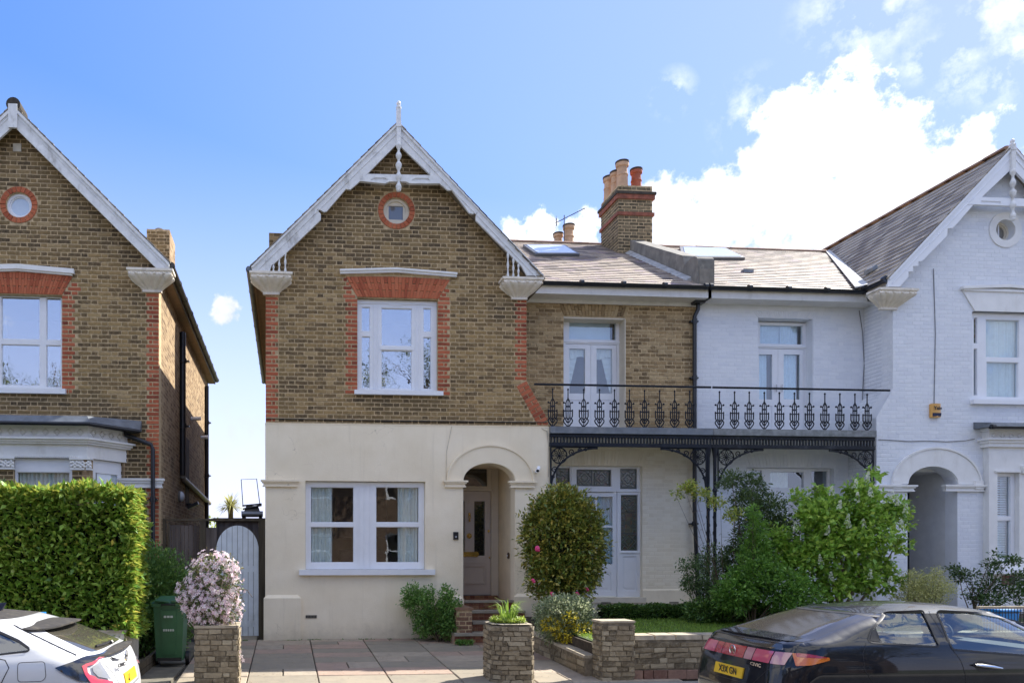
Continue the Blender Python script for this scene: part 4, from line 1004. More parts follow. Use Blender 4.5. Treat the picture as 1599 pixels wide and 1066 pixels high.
mb.box(o[0], Yg - .025, Zg(767.5), o[2], Yg, Zg(764)); mb.box(X9(968), Yg - .02, Zg(863), o[2], Yg, Zg(861)); mb.prism(rect(X9(892), Zg(764), X9(962), Zg(728)), Yg - .012, Yg, [rect(*top[1])])
gd = mb.build('garden_door_frame', wood_white, H)
def stained(name, hue):
    t = NT(name); v = t.n("ShaderNodeTexVoronoi", {"Vector": t.pos(), "Scale": 9.0}, feature='F1')
    c = t.ramp(t.math('FRACT', t.math('ADD', t.n("ShaderNodeSeparateColor", {0: v.outputs["Color"]}).outputs[0], t.rand())), [(0, (.05, .075, .05)), (.3, (.08, .09, .06)), (.5, (.10, .05, .03)), (.7, (.03, .05, .05)), (1, (.12, .11, .06))])
    d = t.n("ShaderNodeBsdfDiffuse", {"Color": c}); g = t.n("ShaderNodeBsdfGlossy", {"Color": (1, 1, 1), "Roughness": .12}); t.L(t.bump(t.noise(30, 3), .6, .01), g.inputs["Normal"])
    t.L(t.n("ShaderNodeMixShader", {0: .10, 1: d.outputs[0], 2: g.outputs[0]}).outputs[0], t.out.inputs[0]); return t.m
stain = stained("stained_glass", 0)
came = plain("lead_came", (.13, .16, .17), .5, .1, 20, 0, metal=.3)
def leaded(parent, p, Y, pat):
    x0, z0, x1, z1 = p; w, h = x1 - x0, z1 - z0; mb = MB(); t = .006
    # coloured quarries, each its own islands
    q = MB(); nx, nz = max(2, int(w / .075)), max(2, int(h / .075))
    for i in range(nx):
        for k in range(nz):
            a, b, c, d = x0 + w * i / nx, z0 + h * k / nz, x0 + w * (i + 1) / nx, z0 + h * (k + 1) / nz
            q.add([(a, Y + .045, b), (c, Y + .045, b), (c, Y + .045, d), (a, Y + .045, d)], [(0, 1, 2, 3)])
    q.build('leaded_pane', stain, parent)
    def ln(a, b, r=.005): mb.tube([(a[0], Y + .040, a[1]), (b[0], Y + .040, b[1])], r, 4, cap=False)
    def dia(cx, cz, s):
        P = [(cx - s, cz), (cx, cz + s), (cx + s, cz), (cx, cz - s)]
        for i in range(4): ln(P[i], P[(i + 1) % 4])
        P = [(cx - s * .55, cz), (cx, cz + s * .55), (cx + s * .55, cz), (cx, cz - s * .55)]
        for i in range(4): ln(P[i], P[(i + 1) % 4])
        for sx in (-1, 1):
            for sz in (-1, 1): ln((cx + sx * s * .5, cz + sz * s * .5), (cx + sx * s, cz + sz * s))
    def sq(cx, cz, s, sz=None):
        sz = sz or s; P = [(cx - s, cz - sz), (cx + s, cz - sz), (cx + s, cz + sz), (cx - s, cz + sz)]
        for i in range(4): ln(P[i], P[(i + 1) % 4])
    m_ = .02; sq((x0 + x1) / 2, (z0 + z1) / 2, w / 2 - m_, h / 2 - m_)
    if pat == 'side':
        cx = (x0 + x1) / 2; s = w / 2 - m_
        for cz in (z1 - s - m_, z0 + s + m_): dia(cx, cz, s); sq(cx, cz, s); 
        zc = (z0 + z1) / 2; hh = h / 2 - 2 * s - m_ - .02
        sq(cx, zc, s * .55, hh)
        for i in range(7):
            z = zc - hh + 2 * hh * i / 6
            for sg in (-1, 1): ln((cx + sg * s * .55, z), (cx + sg * s, z))
    else:
        n = max(1, round(w / h)); s = min(h / 2 - m_, w / n / 2 - .01)
        for i in range(n): cx = x0 + w * (i + .5) / n; dia(cx, (z0 + z1) / 2, s); sq(cx, (z0 + z1) / 2, s)
    mb.build('lead_lines', came, parent)
for p in top: leaded(gd, p, Yg, 'top')
for p in side: leaded(gd, p, Yg, 'side')
dd = (doorh[0] + .005, zb + .01, doorh[2] - .005, doorh[3] - .01); gl = [(X9(901), Zg(820), X9(930), Zg(775)), (X9(933), Zg(820), X9(957.5), Zg(775)), (X9(901), Zg(880), X9(930), Zg(823)), (X9(933), Zg(880), X9(957.5), Zg(823))]
mb = MB(); mb.prism(rect(*dd), Yg + .02, Yg + .07, [rect(*p) for p in gl] + [rect(X9(903), Zg(922), X9(955), Zg(893))]); mb.prism(rect(X9(903), Zg(922), X9(955), Zg(893)), Yg + .035, Yg + .06); mb.prism(rect(X9(907), Zg(918), X9(951), Zg(897)), Yg + .025, Yg + .04)
gdo = mb.build('garden_door', wood_white, H)
for p in gl: MB().box(p[0] - .01, Yg + .04, p[1] - .01, p[2] + .01, Yg + .044, p[3] + .01).build('pane', glass, gdo)
curtain_mb(X9(899), Zg(884), X9(960), Zg(772), Yg + .12, .012, .045).build('curtain', curtain_blue, gdo, smooth=True)
r = MB(); r.box(LW[0] - .2, Yg + 2, zb - .1, LW[2] + .3, Yg + 2.1, LW[3] + .2); r.build('room_wall', plaster, H)
# eaves
mb = MB(); mb.box(xr + .01, YE + .05, 7.0, XP + .1, YR + .02, 7.035); mb.box(xr + .01, YE + .02, 7.0, XP + .1, YE + .05, ZE - .02); mb.box(xr + .01, YR - .05, 6.93, XP, YR + .01, 7.0); mb.build('fascia', fascia_white, H)
gutter(H, (X_(838, YE), YE - .05, ZE - .01), (XP - .02, YE - .05, ZE - .01), .062, n=4)
def mid_roof(parent, xa, xb, m_under):
    mb = MB(); mb.add([(xa, YE - .02, ZE - .012), (xb, YE - .02, ZE - .012), (xb, YRG, ZR), (xa, YRG, ZR), (xa, YE - .02, ZE - .07), (xb, YE - .02, ZE - .07), (xb, YRG, ZR - .1), (xa, YRG, ZR - .1), (xa, 24.4, ZE), (xb, 24.4, ZE)],
                      [(0, 1, 2, 3), (4, 5, 1, 0), (7, 6, 5, 4), (3, 2, 9, 8)]); return mb.build('roof', m_under, parent)
mid_roof(H, XA + .8, XP + .05, slate_dark)
vsl = math.hypot(YRG - YE, ZR - ZE)
def inside_l(u, v):
    x = XA + .8 + u; z = ZE + v / vsl * (ZR - ZE); xm = XA + (ZA - z) / TAN - .1
    return v < vsl - .05 and xm < x < XP - .0
slates(H, (XA + .8, YE - .02, ZE), (1, 0, 0), (0, YRG - YE, ZR - ZE), XP - XA, vsl, inside_l, slate)
def ridge(parent, p0, p1, m=ridge_tile, n=14):
    p0, p1 = Vector(p0), Vector(p1); d = (p1 - p0); L = d.length; d.normalize(); mb = MB(); k = max(2, int(L / .45)); sd = d.cross(Vector((0, 0, 1))).normalized()
    proto = None
    for i in range(k):
        a, b = p0 + d * (L * i / k + .004), p0 + d * (L * (i + 1) / k - .004); z = random.uniform(-.006, .006)
        vs = []
        for p in (a, b):
            for t in range(7):
                an = math.pi * t / 6; vs.append(p + sd * math.cos(an) * .12 + Vector((0, 0, .085 * math.sin(an) - .02 + z)))
        t = MB(); t.add(vs, [(j, j + 1, 8 + j, 7 + j) for j in range(6)] + [(0, 6, 5, 4, 3, 2, 1), (7, 8, 9, 10, 11, 12, 13)]); t.build('ridge_tile', m, parent)
ridge(H, (XA + 2.0, YRG, ZR), (X_(962, 19.2), YRG, ZR))
def skylight(parent, quad, h=.10):
    N = Vector((0, -SL, 1)).normalized(); P = [on_roof(*q) for q in quad]; mb = MB()
    mb.hexa([p - N * .03 for p in P], [p + N * h for p in P]); f = mb.build('skylight', plain("skylight_frame_grey", (.10, .105, .11), .4, .1, 8, .05), parent)
    c = sum(P, Vector()) / 4; I = [c + (p - c) * .88 for p in P]; g = MB(); g.hexa([p + N * (h + .002) for p in I], [p + N * (h + .012) for p in I]); g.build('pane', glass_sky, f); return f
skylight(H, [(836, 403), (904, 403), (882, 389), (816, 388.5)])
# chimney on the party wall
CHY0, CHY1 = 18.7, 19.75; cx0, cx1 = X_(965.5, CHY0), X_(1018.5, CHY0)
zc = lambda py: Z_(990, py, CHY0)
mb = MB(); mb.box(cx0, CHY0, 8.6, cx1, CHY1, zc(311)); chm = mb.build('chimney', mortar, H)
lay(chm, [rect(cx0, 9.0, cx1, zc(312))], CHY0, chimney_brick, seed=21, course=.0812)
lay(chm, [rect(-CHY1, 9.0, -CHY0, zc(312))], 0, chimney_brick, frame=rotz_frame(cx0, 0, -90), seed=22)
mb = MB(); e = .05; z1_, z2_ = zc(311.5), zc(304.5); mb.box(cx0 - e, CHY0 - e, z1_, cx1 + e, CHY1 + e, z2_); mb.box(cx0 - .04, CHY0 - .04, zc(337), cx1 + .04, CHY1 + .04, zc(332)); mb.build('brick_band', plain("red_band_brick", (.27, .09, .055), .85, .3, 9, .5, 60, dirt=(.05, .04, .03)), chm)
mb = MB(); mb.box(cx0 - .075, CHY0 - .075, z2_, cx1 + .075, CHY1 + .075, zc(300.5)); mb.build('corbel_course', lichen_dark, chm)
mb = MB(); mb.box(cx0, CHY0, zc(300.5), cx1, CHY1, zc(290)); mb.box(cx0 + .1, CHY0 + .1, zc(290), cx1 - .1, CHY1 - .1, zc(287)); mb.build('chimney_top', mortar, chm)
lay(chm, [rect(cx0, zc(300.4), cx1, zc(290) + .02)], CHY0, chimney_brick, seed=25, limit=40); lay(chm, [rect(-CHY1, zc(300.4), -CHY0, zc(290) + .02)], 0, chimney_brick, frame=rotz_frame(cx0, 0, -90), seed=26, limit=40)
zt = zc(288); xm = (cx0 + cx1) / 2
chim_pot(chm, cx0 + .19, CHY0 + .2, zt, .62, .14, terracotta); chim_pot(chm, cx1 - .24, CHY0 + .38, zt, .54, .13, terracotta_red)
chim_pot(chm, cx0 + .17, CHY0 + .52, zt, .52, .13, terracotta); chim_pot(chm, cx0 + .13, CHY0 + .86, zt, .55, .13, terracotta)
# party-wall parapet with scrolled kneeler
mb = MB(); y0p, y1p = 15.50, 18.75; th = .36; xp0 = XP - .14
zr_ = lambda y: ZE + (y - YE) * SL
pf = [(y0p, ZE - .10), (y1p + .1, zr_(y1p) - .1), (y1p + .1, zr_(y1p) + .42), (y0p + .62, zr_(y0p + .62) + .50)]
for i in range(9): a = math.pi * (i / 8) * .62; pf.append((y0p + .30 + .30 * math.sin(.9 - a * 1.25) , zr_(y0p) + .40 + .16 * math.cos(.9 - a * 1.25) + .12))
pf.append((y0p, zr_(y0p) + .35))
mb.xprism(pf, xp0, xp0 + th); par = mb.build('parapet', cement, H)
mb = MB(); mb.box(xp0 + .03, y0p - .012, ZE + .02, xp0 + th - .03, y0p + .02, ZE + .42); mb.build('kneeler_panel', concrete, par)
mb = MB(); 
for i in range(9):
    y = y0p + .25 + i * (y1p - y0p - .2) / 9; z = zr_(y); mb.hexa([(xp0 - .13, y, z + .035), (xp0, y, z + .035), (xp0, y + .37, z + .245), (xp0 - .13, y + .37, z + .245)], [(xp0 - .13, y, z + .05), (xp0 - .008, y, z + .12), (xp0 - .008, y + .37, z + .33), (xp0 - .13, y + .37, z + .26)])
mb.build('lead_flashing', plain("pale_lead_flashing", (.45, .45, .44), .5, .2, 8, .2), par)
# chimney pots of the houses behind
BC = thing('far_chimney', 'two buff chimney pots showing above the ridge beside the aerial', 'chimney', (X_(885, 26), 26, 0))
xx, zz = at(886, 382, 26); mb = MB(); mb.box(xx - .5, 25.6, -.3, xx + .4, 26.6, zz - .15); mb.build('chimney_stack', side_brick_x, BC)
chim_pot(BC, xx + .01, 25.9, zz - .15, .75, .17, terracotta); chim_pot(BC, xx - .22, 26.3, zz - .15, .62, .15, terracotta)
AR = thing('television_aerial', 'thin metal television aerial slanting above the far chimney pots', 'aerial', (xx - .15, 25.7, zz))
mb = MB(); a0 = Vector((*at(870, 347, 25.7)[:1], 25.7, at(870, 347, 25.7)[1])); a1 = Vector((at(917, 321, 25.7)[0], 25.9, at(917, 321, 25.7)[1]))
mb.tube([(a0.x + .25, 25.7, zz - .1), (a0.x + .25, 25.7, a0.z + .25)], .016, 6); mb.tube([a0, a1], .012, 6)
for i in range(18):
    p = a0.lerp(a1, i / 17); w = .16 if i < 16 else .1; mb.tube([p + Vector((.03, -w, -.04)), p + Vector((-.03, w, .04))], .006, 4)
for s in (-.12, -.06, .06, .12): mb.tube([a0 + Vector((-.1, -.2, s)), a0 + Vector((.02, .2, s))], .007, 4)
mb.tube([a0 + Vector((-.02, 0, -.13)), a0 + Vector((-.02, 0, .13))], .01, 6); mb.build('antenna', plain("aerial_metal", (.10, .09, .09), .4, metal=.6), AR)

# ------------------------------------------------------------------ balconies
YBAL = 14.95; zrail = Z_(1000, 602, YBAL); zdt = zdeck
def baluster_mesh():
    mb = MB(); s = .0019
    def P(x, y): return (x * s, 0, (695 - y) * s + .0)
    r = .011
    mb.tube([P(0, 280), P(0, 400)], .011, 8); mb.ball(P(0, 292), .02, 8, 6); mb.ball(P(0, 385), .017, 8, 6, sz=.6); mb.tube([P(0, 400), P(0, 690)], .010, 6)
    for sg in (-1, 1):
        mb.tube([P(0, 388), P(sg * 14, 408), P(sg * 22, 432), P(sg * 22, 520), P(sg * 20, 580), P(sg * 6, 612)], r, 6)
        mb.ball(P(sg * 45, 430), .021, 8, 6); mb.tube([P(sg * 22, 440), P(sg * 45, 432)], .009, 6)
        mb.tube([P(sg * 47, 505), P(sg * 47, 575), P(sg * 36, 592), P(sg * 50, 618), P(sg * 44, 636), P(sg * 18, 668), P(0, 688)], r * 1.15, 6)
        mb.ball(P(sg * 47, 506), .012, 6, 4)
        mb.tube([P(sg * 20, 582), P(sg * 30, 600), P(sg * 10, 640), P(0, 632)], r, 6)
    mb.tube([P(-52, 516), P(52, 516)], .013, 6); mb.box(-.045, -.008, (695 - 478) * s, .04, .008, (695 - 462) * s)
    mb.ball(P(0, 632), .02, 8, 6); mb.ball(P(0, 600), .014, 8, 5); mb.ball(P(0, 680), .022, 8, 6, sz=1.3); mb.tube([P(0, 690), P(0, 712)], .012, 6)
    return mb
def bracket(parent, x0, sg, ztop, Y, m):
    mb = MB(); r = .013
    def P(x, z): return (x0 + sg * x, Y, ztop - z)
    cx, cz, rr = .185, .185, .155
    ring = [P(cx + rr * math.cos(a), cz + rr * math.sin(a)) for a in [2 * math.pi * i / 24 for i in range(25)]]; mb.tube(ring, .013, 6)
    for k in range(8):
        a = math.pi * k / 4
        for o in (-.22, .22):
            mb.tube([P(cx + .03 * math.cos(a), cz + .03 * math.sin(a)), P(cx + .10 * math.cos(a + o), cz + .10 * math.sin(a + o)), P(cx + rr * math.cos(a), cz + rr * math.sin(a))], .008, 5)
    mb.ball(P(cx, cz), .03, 8, 6)
    mb.tube([P(0, .01), P(.97, .01)], .018, 6); mb.tube([P(.01, 0), P(.01, .82)], .018, 6)
    arc = []
    for i in range(17):
        t = i / 16; a = math.pi / 2 * t; arc.append(P(.97 - .96 * math.cos(a) ** 1.0 * 1.0, .03 + .80 * (1 - math.sin(a)) ** 1.0) if False else P(.02 + .95 * (1 - math.cos(a)), .82 - .79 * math.sin(a)))
    mb.tube(arc, .02, 6)
    def scroll(x, z, R0, s2=1):
        mb.tube([P(x + R0 * (1 - i / 26) * math.cos(i * .42 * s2), z + R0 * (1 - i / 26) * math.sin(i * .42 * s2)) for i in range(24)], .011, 5)
    scroll(.44, .11, .075); scroll(.60, .075, .045, -1); scroll(.72, .055, .03); scroll(.085, .47, .065, -1); scroll(.05, .60, .035)
    return mb.build('bracket', m, parent)
bal_mb = baluster_mesh(); 
def balcony(house, x0, x1, bxs, m_iron, m_lead, posts, brs, rail_x0, rail_x1, label):
    mb = MB(); mb.box(x0, YBAL - .05, Z_(1000, 678, YBAL), x1, YR, zdt - .005); mb.box(x0, YBAL + .0, Z_(1000, 682, YBAL), x1, YR, Z_(1000, 678, YBAL)); b = mb.build('balcony', m_lead, house, label=label)
    MB().box(x0, YBAL + .06, Z_(1000, 682, YBAL) - .03, x1, YR - .001, Z_(1000, 682, YBAL) - .002).build('veranda_bounce_ceiling', white_trim, b)  # pale soffit added under the deck to bounce light into the veranda
    zA, zB, zC, zD = Z_(1000, 678, YBAL), Z_(1000, 683.5, YBAL), Z_(1000, 692, YBAL), Z_(1000, 697, YBAL)
    fz = MB(); fz.box(x0, YBAL - .005, zB, x1, YBAL + .03, zA - .001); fz.box(x0, YBAL - .005, zD, x1, YBAL + .03, zC)
    fz.box(x0, YBAL - .02, zD - .012, x1, YBAL + .04, zD + .004); fz.build('frieze_rail', m_iron, b)
    n = int((x1 - x0) / .066); fb = MB()
    for i in range(n):
        x = x0 + .03 + (x1 - x0 - .06) * i / (n - 1); fb.box(x - .014, YBAL, zC - .002, x + .014, YBAL + .022, zB + .002)
    fb.build('frieze_slats', m_iron, b, kind='stuff')
    me = bal_mb.mesh('baluster', m_iron, smooth=True)
    for x in bxs: inst('baluster', me, (x, YBAL + .03, zdt - .02), b, (0, 0, random.uniform(-.05, .05)))
    mb = MB(); mb.tube([(rail_x0, YBAL + .03, zrail), (rail_x1, YBAL + .03, zrail)], .022, 8)
    k = int((rail_x1 - rail_x0) / .05)
    mb.build('handrail', m_iron, b)
    for (x, r_) in posts:
        p = MB(); p.lathe(x, YBAL + .03, [(.05, .3), (.055, .5), (.04, .55), (.032, .6), (.03, 2.2), (.032, 2.9), (.05, 2.95), (.03, 3.0), (.035, 3.6), (.055, zD - .05), (.06, zD)], 12)
        for i in range(40):
            pass
        hl = [(x + .036 * math.cos(i * .9), YBAL + .03 + .036 * math.sin(i * .9), .7 + i * .045) for i in range(50)]; p.tube(hl, .007, 4)
        p.build('column', m_iron, b)
    for (x, sg) in brs: bracket(b, x, sg, zD - .01, YBAL + .01, m_iron)
    return b
xb0, xbm, xb1 = xs1 + .002, X_(1112, YBAL), X_(1366, YBAL)
bx_l = [X_(p, YBAL + .03) for p in (863, 887, 911.5, 936, 959.5, 983, 1006.5, 1030, 1053.5, 1077)]
bx_r = [X_(p, YBAL + .03) for p in (1123.5, 1147, 1170, 1193.5, 1217, 1240.5, 1264, 1288, 1311.5, 1335, 1354)]
balcony(H, xb0, xbm - .003, bx_l, iron, lead, [(X_(1107, YBAL), 0)], [(xb0 + .015, 1), (X_(1104, YBAL), -1)], X_(835, YBAL), xbm - .01, 'balcony with blue-black ironwork and clean grey lead edge')
# ================================================================== WHITE HOUSE
Wh = thing('white_house', 'pale blue-white painted brick house with slate gable and arched porch behind the lilacs', 'house', (14, 15, 0))
wx, wx2 = X_(1394, YF), X_(1368.5, YF)
balcony(Wh, xbm + .003, xb1, bx_r, iron_old, plain("weathered_lead", (.22, .235, .24), .6, .25, 9, .3, 40, dirt=(.10, .10, .10), dirt_amt=.6), [(X_(1117.5, YBAL), 0)], [(X_(1121, YBAL), 1), (xb1 - .015, -1)], xbm + .03, X_(1391, YBAL), 'balcony with flaking black ironwork and worn lead edge')
WA, WZ = at(1581, 229, YB); wb0 = at(1386.5, 435, YB); WTAN = (WZ - wb0[1]) / (WA - wb0[0]); WH = WA - wb0[0]
wxr = WA + (WA - wx)
wzd1, wzd2 = Z_(1394, 607, YF), Z_(1368, 652, YF)
def wroof(x, drop=.12): return WZ - abs(x - WA) * WTAN - drop
WC0 = X_(1565.5, YF + .09)
WW = (X_(1518, YF), Z_(1560, 629, YF), 2 * WC0 - X_(1518, YF), Z_(1560, 487, YF))
wox0, wox1, wozs, wozt = X_(1417, YF), X_(1495, YF), Z_(1456, 757, YF), Z_(1456, 728, YF)
WRW = at(1569, 359.5, YF); WRR = 16.5 / 76
zgw = .35
wo = arch_poly(wox0, wox1, wozs, wozt, zgw)
wpoly = [(wx2, zgw), (wox0, zgw), (wox0, wozs)] + list(reversed(wo[2:])) + [(wox1, zgw), (wxr, zgw), (wxr, wroof(wxr)), (WA, WZ - .12), (wx, wroof(wx)), (wx, wzd1), (wx2, wzd2)]
bay0, bay1 = X_(1535, YF), 2 * WA - X_(1535, YF) + .5
bzq = lambda py: Z_(1570, py, YF - .05)
bh1 = (X_(1548, YF), bzq(878), X_(1582, YF), bzq(738)); bh2 = (bh1[2] + .7, bh1[1], bh1[2] + 1.75, bh1[3])
mb = MB(); mb.prism(wpoly, YF, YF + .3, [rect(*WW), circle(WRW[0], WRW[1], WRR, 32), rect(*bh1), rect(*bh2)]); mb.build('wall', white_paint, Wh)
wlint = [(X_(1521, YF), WW[3]), (2 * WC0 - X_(1521, YF), WW[3]), (2 * WC0 - X_(1502, YF), Z_(1550, 456, YF)), (X_(1502, YF), Z_(1550, 456, YF))]
wband = [(x, z) for x, z in arch_poly(X_(1391, YF), X_(1531, YF), wozs, Z_(1460, 698, YF), wozs - .001)]
reg = [[p for p in wpoly], rect(*WW), circle(WRW[0], WRW[1], WRR + .15, 32), wlint]
reg2 = [[(wx2, zgw), (wox0, zgw), (wox0, wozs), (X_(1391, YF), wozs)] + list(reversed(wband[2:])) + [(wox1, wozs), (wox1, zgw), (wxr, zgw), (wxr, wroof(wxr)), (WA, WZ - .12), (wx, wroof(wx)), (wx, wzd1), (wx2, wzd2)], rect(*WW), circle(WRW[0], WRW[1], WRR + .15, 32), wlint, rect(*bh1), rect(*bh2)]
lay(Wh, reg2, YF, paint_brick_w, seed=31, proud=.0028, j=.011, shape_rough=.0035)
mb = MB(); mb.prism(wlint, YF - .03, YF + .05); mb.build('lintel', white_trim, Wh)
mb = MB(); zt = Z_(1550, 449, YF); mb.prism([(X_(1499, YF), zt - .07), (WC0, zt - .01), (2 * WC0 - X_(1499, YF), zt - .07), (2 * WC0 - X_(1499, YF), zt - .01), (WC0, zt + .05), (X_(1499, YF), zt - .01)], YF - .09, YF + .02); mb.box(X_(1502, YF), YF - .06, zt - .10, 2 * WC0 - X_(1502, YF), YF + .02, zt - .05); mb.build('hood_moulding', white_trim, Wh)
mb = MB(); mb.prism(circle(WRW[0], WRW[1], WRR + .15, 40), YF - .025, YF + .05, [circle(WRW[0], WRW[1], WRR, 40)]); mb.build('round_surround', white_trim, Wh)
f = round_window(Wh, WRW[0], WRW[1], WRR, YF + .08, rv0, gm=glass_mat('grey_gable_glass', .05, dark=(.20, .19, .17)))
MB().box(WRW[0] - .012, YF + .14, WRW[1] - WRR * .8, WRW[0] + .012, YF + .17, WRW[1] + WRR * .8).build('glazing_bar', wood_white, f)
Yw = YF + .09; Z4 = lambda py: Z_(1560, py, Yw)
mir = lambda p: (2 * WC0 - p[2], p[1], 2 * WC0 - p[0], p[3])
pA = (X_(1520.5, Yw), Z4(537), X_(1526, Yw), Z4(497)); pB = (X_(1520.5, Yw), Z4(618), X_(1526, Yw), Z4(545)); pC = (X_(1539.5, Yw), Z4(558), X_(1591.5, Yw), Z4(499)); pD = (X_(1540.5, Yw), Z4(620), X_(1590, Yw), Z4(565))
wf = window_unit(Wh, 'window', (WW[0] + .005, WW[1] + .05, WW[2] - .005, WW[3] - .01), [pA, pB, pC, pD, mir(pA), mir(pB)], Yw, cill=(WW[0] - .05, WW[1] - .04, WW[2] + .05, WW[1] + .05, .09), curt=[(pC[0] - .05, pD[1] - .05, pC[2] + .05, pC[3] + .05)], curt_m=curtain_blue)
sg = MB(); h_ = (pA[3] - pA[1]) / 5
for i in range(5): sg.box(pA[0], Yw + .036, pA[1] + i * h_ + .004, pA[2], Yw + .039, pA[1] + (i + 1) * h_ - .004)
sg.build('stained_strip', stain, wf)
# white recess
WFD = (X_(1184, YR), zdeck, X_(1270, YR), Z_(1225, 497, YR))
MB().prism([(XP + .001, zdeck - .02), (WFD[0], zdeck - .02), (WFD[0], WFD[3]), (WFD[2], WFD[3]), (WFD[2], zdeck - .02), (wx, zdeck - .02), (wx, zwt), (XP + .001, zwt)], YR, YR + .35).build('recess_wall', white_paint, Wh)
sa = [(WFD[0], WFD[3]), (WFD[2], WFD[3]), (WFD[2] + .13, zwt - .12), (WFD[0] - .13, zwt - .12)]
lay(Wh, [rect(XP + .001, zdeck, wx, zwt - .1), rect(*WFD), sa], YR, paint_brick_w, seed=33, proud=.0028, j=.011, shape_rough=.0035)
flat_arch(Wh, WFD[0], WFD[2], WFD[0] - .13, WFD[2] + .13, WFD[3] + .004, zwt - .12, (0, 0), YR + .009, paint_brick_w, 26, 1)
Yfd = YR + .22
fB = french(Wh, Yfd, (X_(1181, Yfd), zdeck, X_(1259.5, Yfd), Z_(1220, 503.5, Yfd)), PR(1187, 508, 1253.5, 537, Yfd), PR(1186, 553, 1206.5, 623, Yfd), PR(1224.5, 553, 1250, 623, Yfd), None, None, 0)
curtain_mb(X_(1183, Yfd), zdeck, X_(1202, Yfd), Z_(1200, 506, Yfd), Yfd + .1, .01).build('curtain', curtain_blue, fB, smooth=True); curtain_mb(X_(1222, Yfd), zdeck, X_(1247, Yfd), Z_(1230, 506, Yfd), Yfd + .1, .01).build('curtain', curtain_blue, fB, smooth=True)
MB().box(X_(1183, Yfd), Yfd + .13, Z_(1220, 545, Yfd), X_(1251, Yfd), Yfd + .135, Z_(1220, 505, Yfd)).build('blind', curtain_blue, fB)
for px in (1212, 1221): hx, hz = at(px, 606, Yfd); MB().box(hx - .008, Yfd - .03, hz - .08, hx + .008, Yfd - .005, hz + .08).tube([(hx, Yfd - .03, hz), (hx + (.06 if px > 1215 else -.06), Yfd - .04, hz)], .009, 6).build('door_handle', plain("steel_handle", (.5, .5, .5), .3, metal=1), fB)
MB().box(WFD[2] - .012, YR + .01, zdeck, WFD[2] - .001, YR + .33, WFD[3]).build('reveal', white_paint, Wh)
# lower recess with its window
wlw = (X_(1166, YR), .9, X_(1302, YR), Z_(1230, 730, YR))
MB().prism(rect(XP + .001, .2, wx2, zdeck - .02), YR, YR + .35, [rect(*wlw)]).build('veranda_wall', white_paint, Wh)
sa = [(wlw[0], wlw[3]), (wlw[2], wlw[3]), (wlw[2] + .1, wlw[3] + .3), (wlw[0] - .1, wlw[3] + .3)]
lay(Wh, [rect(XP + .001, .35, wx2, zdeck - .03), rect(*wlw), sa], YR, paint_brick_w, seed=35, proud=.0028, j=.011, shape_rough=.0035)
flat_arch(Wh, wlw[0], wlw[2], wlw[0] - .1, wlw[2] + .1, wlw[3] + .004, wlw[3] + .3, (0, 0), YR + .009, paint_brick_w, 26, 1)
Yg = YR + .1; Z5 = lambda py: Z_(1230, py, Yg)
window_unit(Wh, 'window', (wlw[0] + .005, wlw[1], wlw[2] - .005, wlw[3] - .005), [(X_(1168, Yg), Z5(770), X_(1190, Yg), Z5(734)), (X_(1202, Yg), Z5(762), X_(1255.5, Yg), Z5(736)), (X_(1267, Yg), Z5(770), X_(1293, Yg), Z5(734)), (X_(1202, Yg), Z5(880), X_(1228, Yg), Z5(778)), (X_(1231, Yg), Z5(880), X_(1256, Yg), Z5(778)), (X_(1267, Yg), Z5(860), X_(1293, Yg), Z5(778)), (X_(1168, Yg), Z5(860), X_(1190, Yg), Z5(778))], Yg, curt=[(X_(1200, Yg), 1, X_(1235, Yg), wlw[3])])
# side return of the gable block, side and rear walls
mb = MB(); mb.box(wx, YF + .3, zdeck - .02, wx + .25, YR + .02, wroof(wx)); mb.box(wx2, YF + .3, .2, wx2 + .25, YR + .02, zdeck - .02); mb.add([(wx2, YF + .3, zdeck - .02), (wx2, YR, zdeck - .02), (wx2, YR, wzd2), (wx2, YF + .3, wzd2), (wx, YR, wzd1), (wx, YF + .3, wzd1)], [(0, 1, 2, 3), (3, 2, 4, 5)]); mb.build('side_wall', white_side, Wh)
lay(Wh, [rect(-YR, zdeck, -(YF + .02), wroof(wx))], 0, paint_brick_w, frame=rotz_frame(wx, 0, -90), seed=37, proud=.0028, j=.011, limit=120)
house_shell(Wh, wx + .001, wxr, YR + .4, 24.4, .2, wroof(wx), white_side, white_side, (WA, WZ - .35))
# porch inside
mb = MB(); mb.box(wox0 - .2, YF + .3, .2, wox0 - .001, 16.4, 3.4); mb.box(wox1 + .001, YF + .3, .2, wox1 + .2, 16.4, 3.4); mb.box(wox0, YF + .3, wozt + .02, wox1, 16.4, 3.4); mb.box(wox0, 16.3, .2, wox1, 16.45, 3.4); mb.build('porch_lining', plain("porch_grey_paint", (.68, .69, .70), .85, .06, 4, .3, 50), Wh)
wdr = X_(1434, 16.25); mb = MB(); mb.box(wox0 + .02, 16.24, .6, wdr, 16.29, Z_(1430, 769, 16.25)); 
for z in (1.0, 1.5, 2.0): mb.box(wdr - .02, 16.21, z, wdr + .008, 16.25, z + .08)
wd = mb.build('front_door', dark_door, Wh)
mb = MB(); mb.box(wdr + .002, 16.22, .6, wdr + .08, 16.3, wozt); mb.box(wox0, 16.22, Z_(1430, 769, 16.25), wdr, 16.3, Z_(1430, 766, 16.25)); mb.build('door_frame', wood_white, Wh)
MB().box(wox0, 16.25, Z_(1430, 766, 16.25), wdr, 16.26, wozt).build('fanlight', glass_dark, Wh)
arch_band(Wh, wox0, wox1, wozs + .02, wozt, X_(1391, YF), X_(1531, YF), Z_(1460, 698, YF), YF, YF - .03, white_trim)
pilaster_cap(Wh, 1364, 1426, 757, YF - .01, white_trim); pilaster_cap(Wh, 1474, 1535, 757, YF - .01, white_trim)
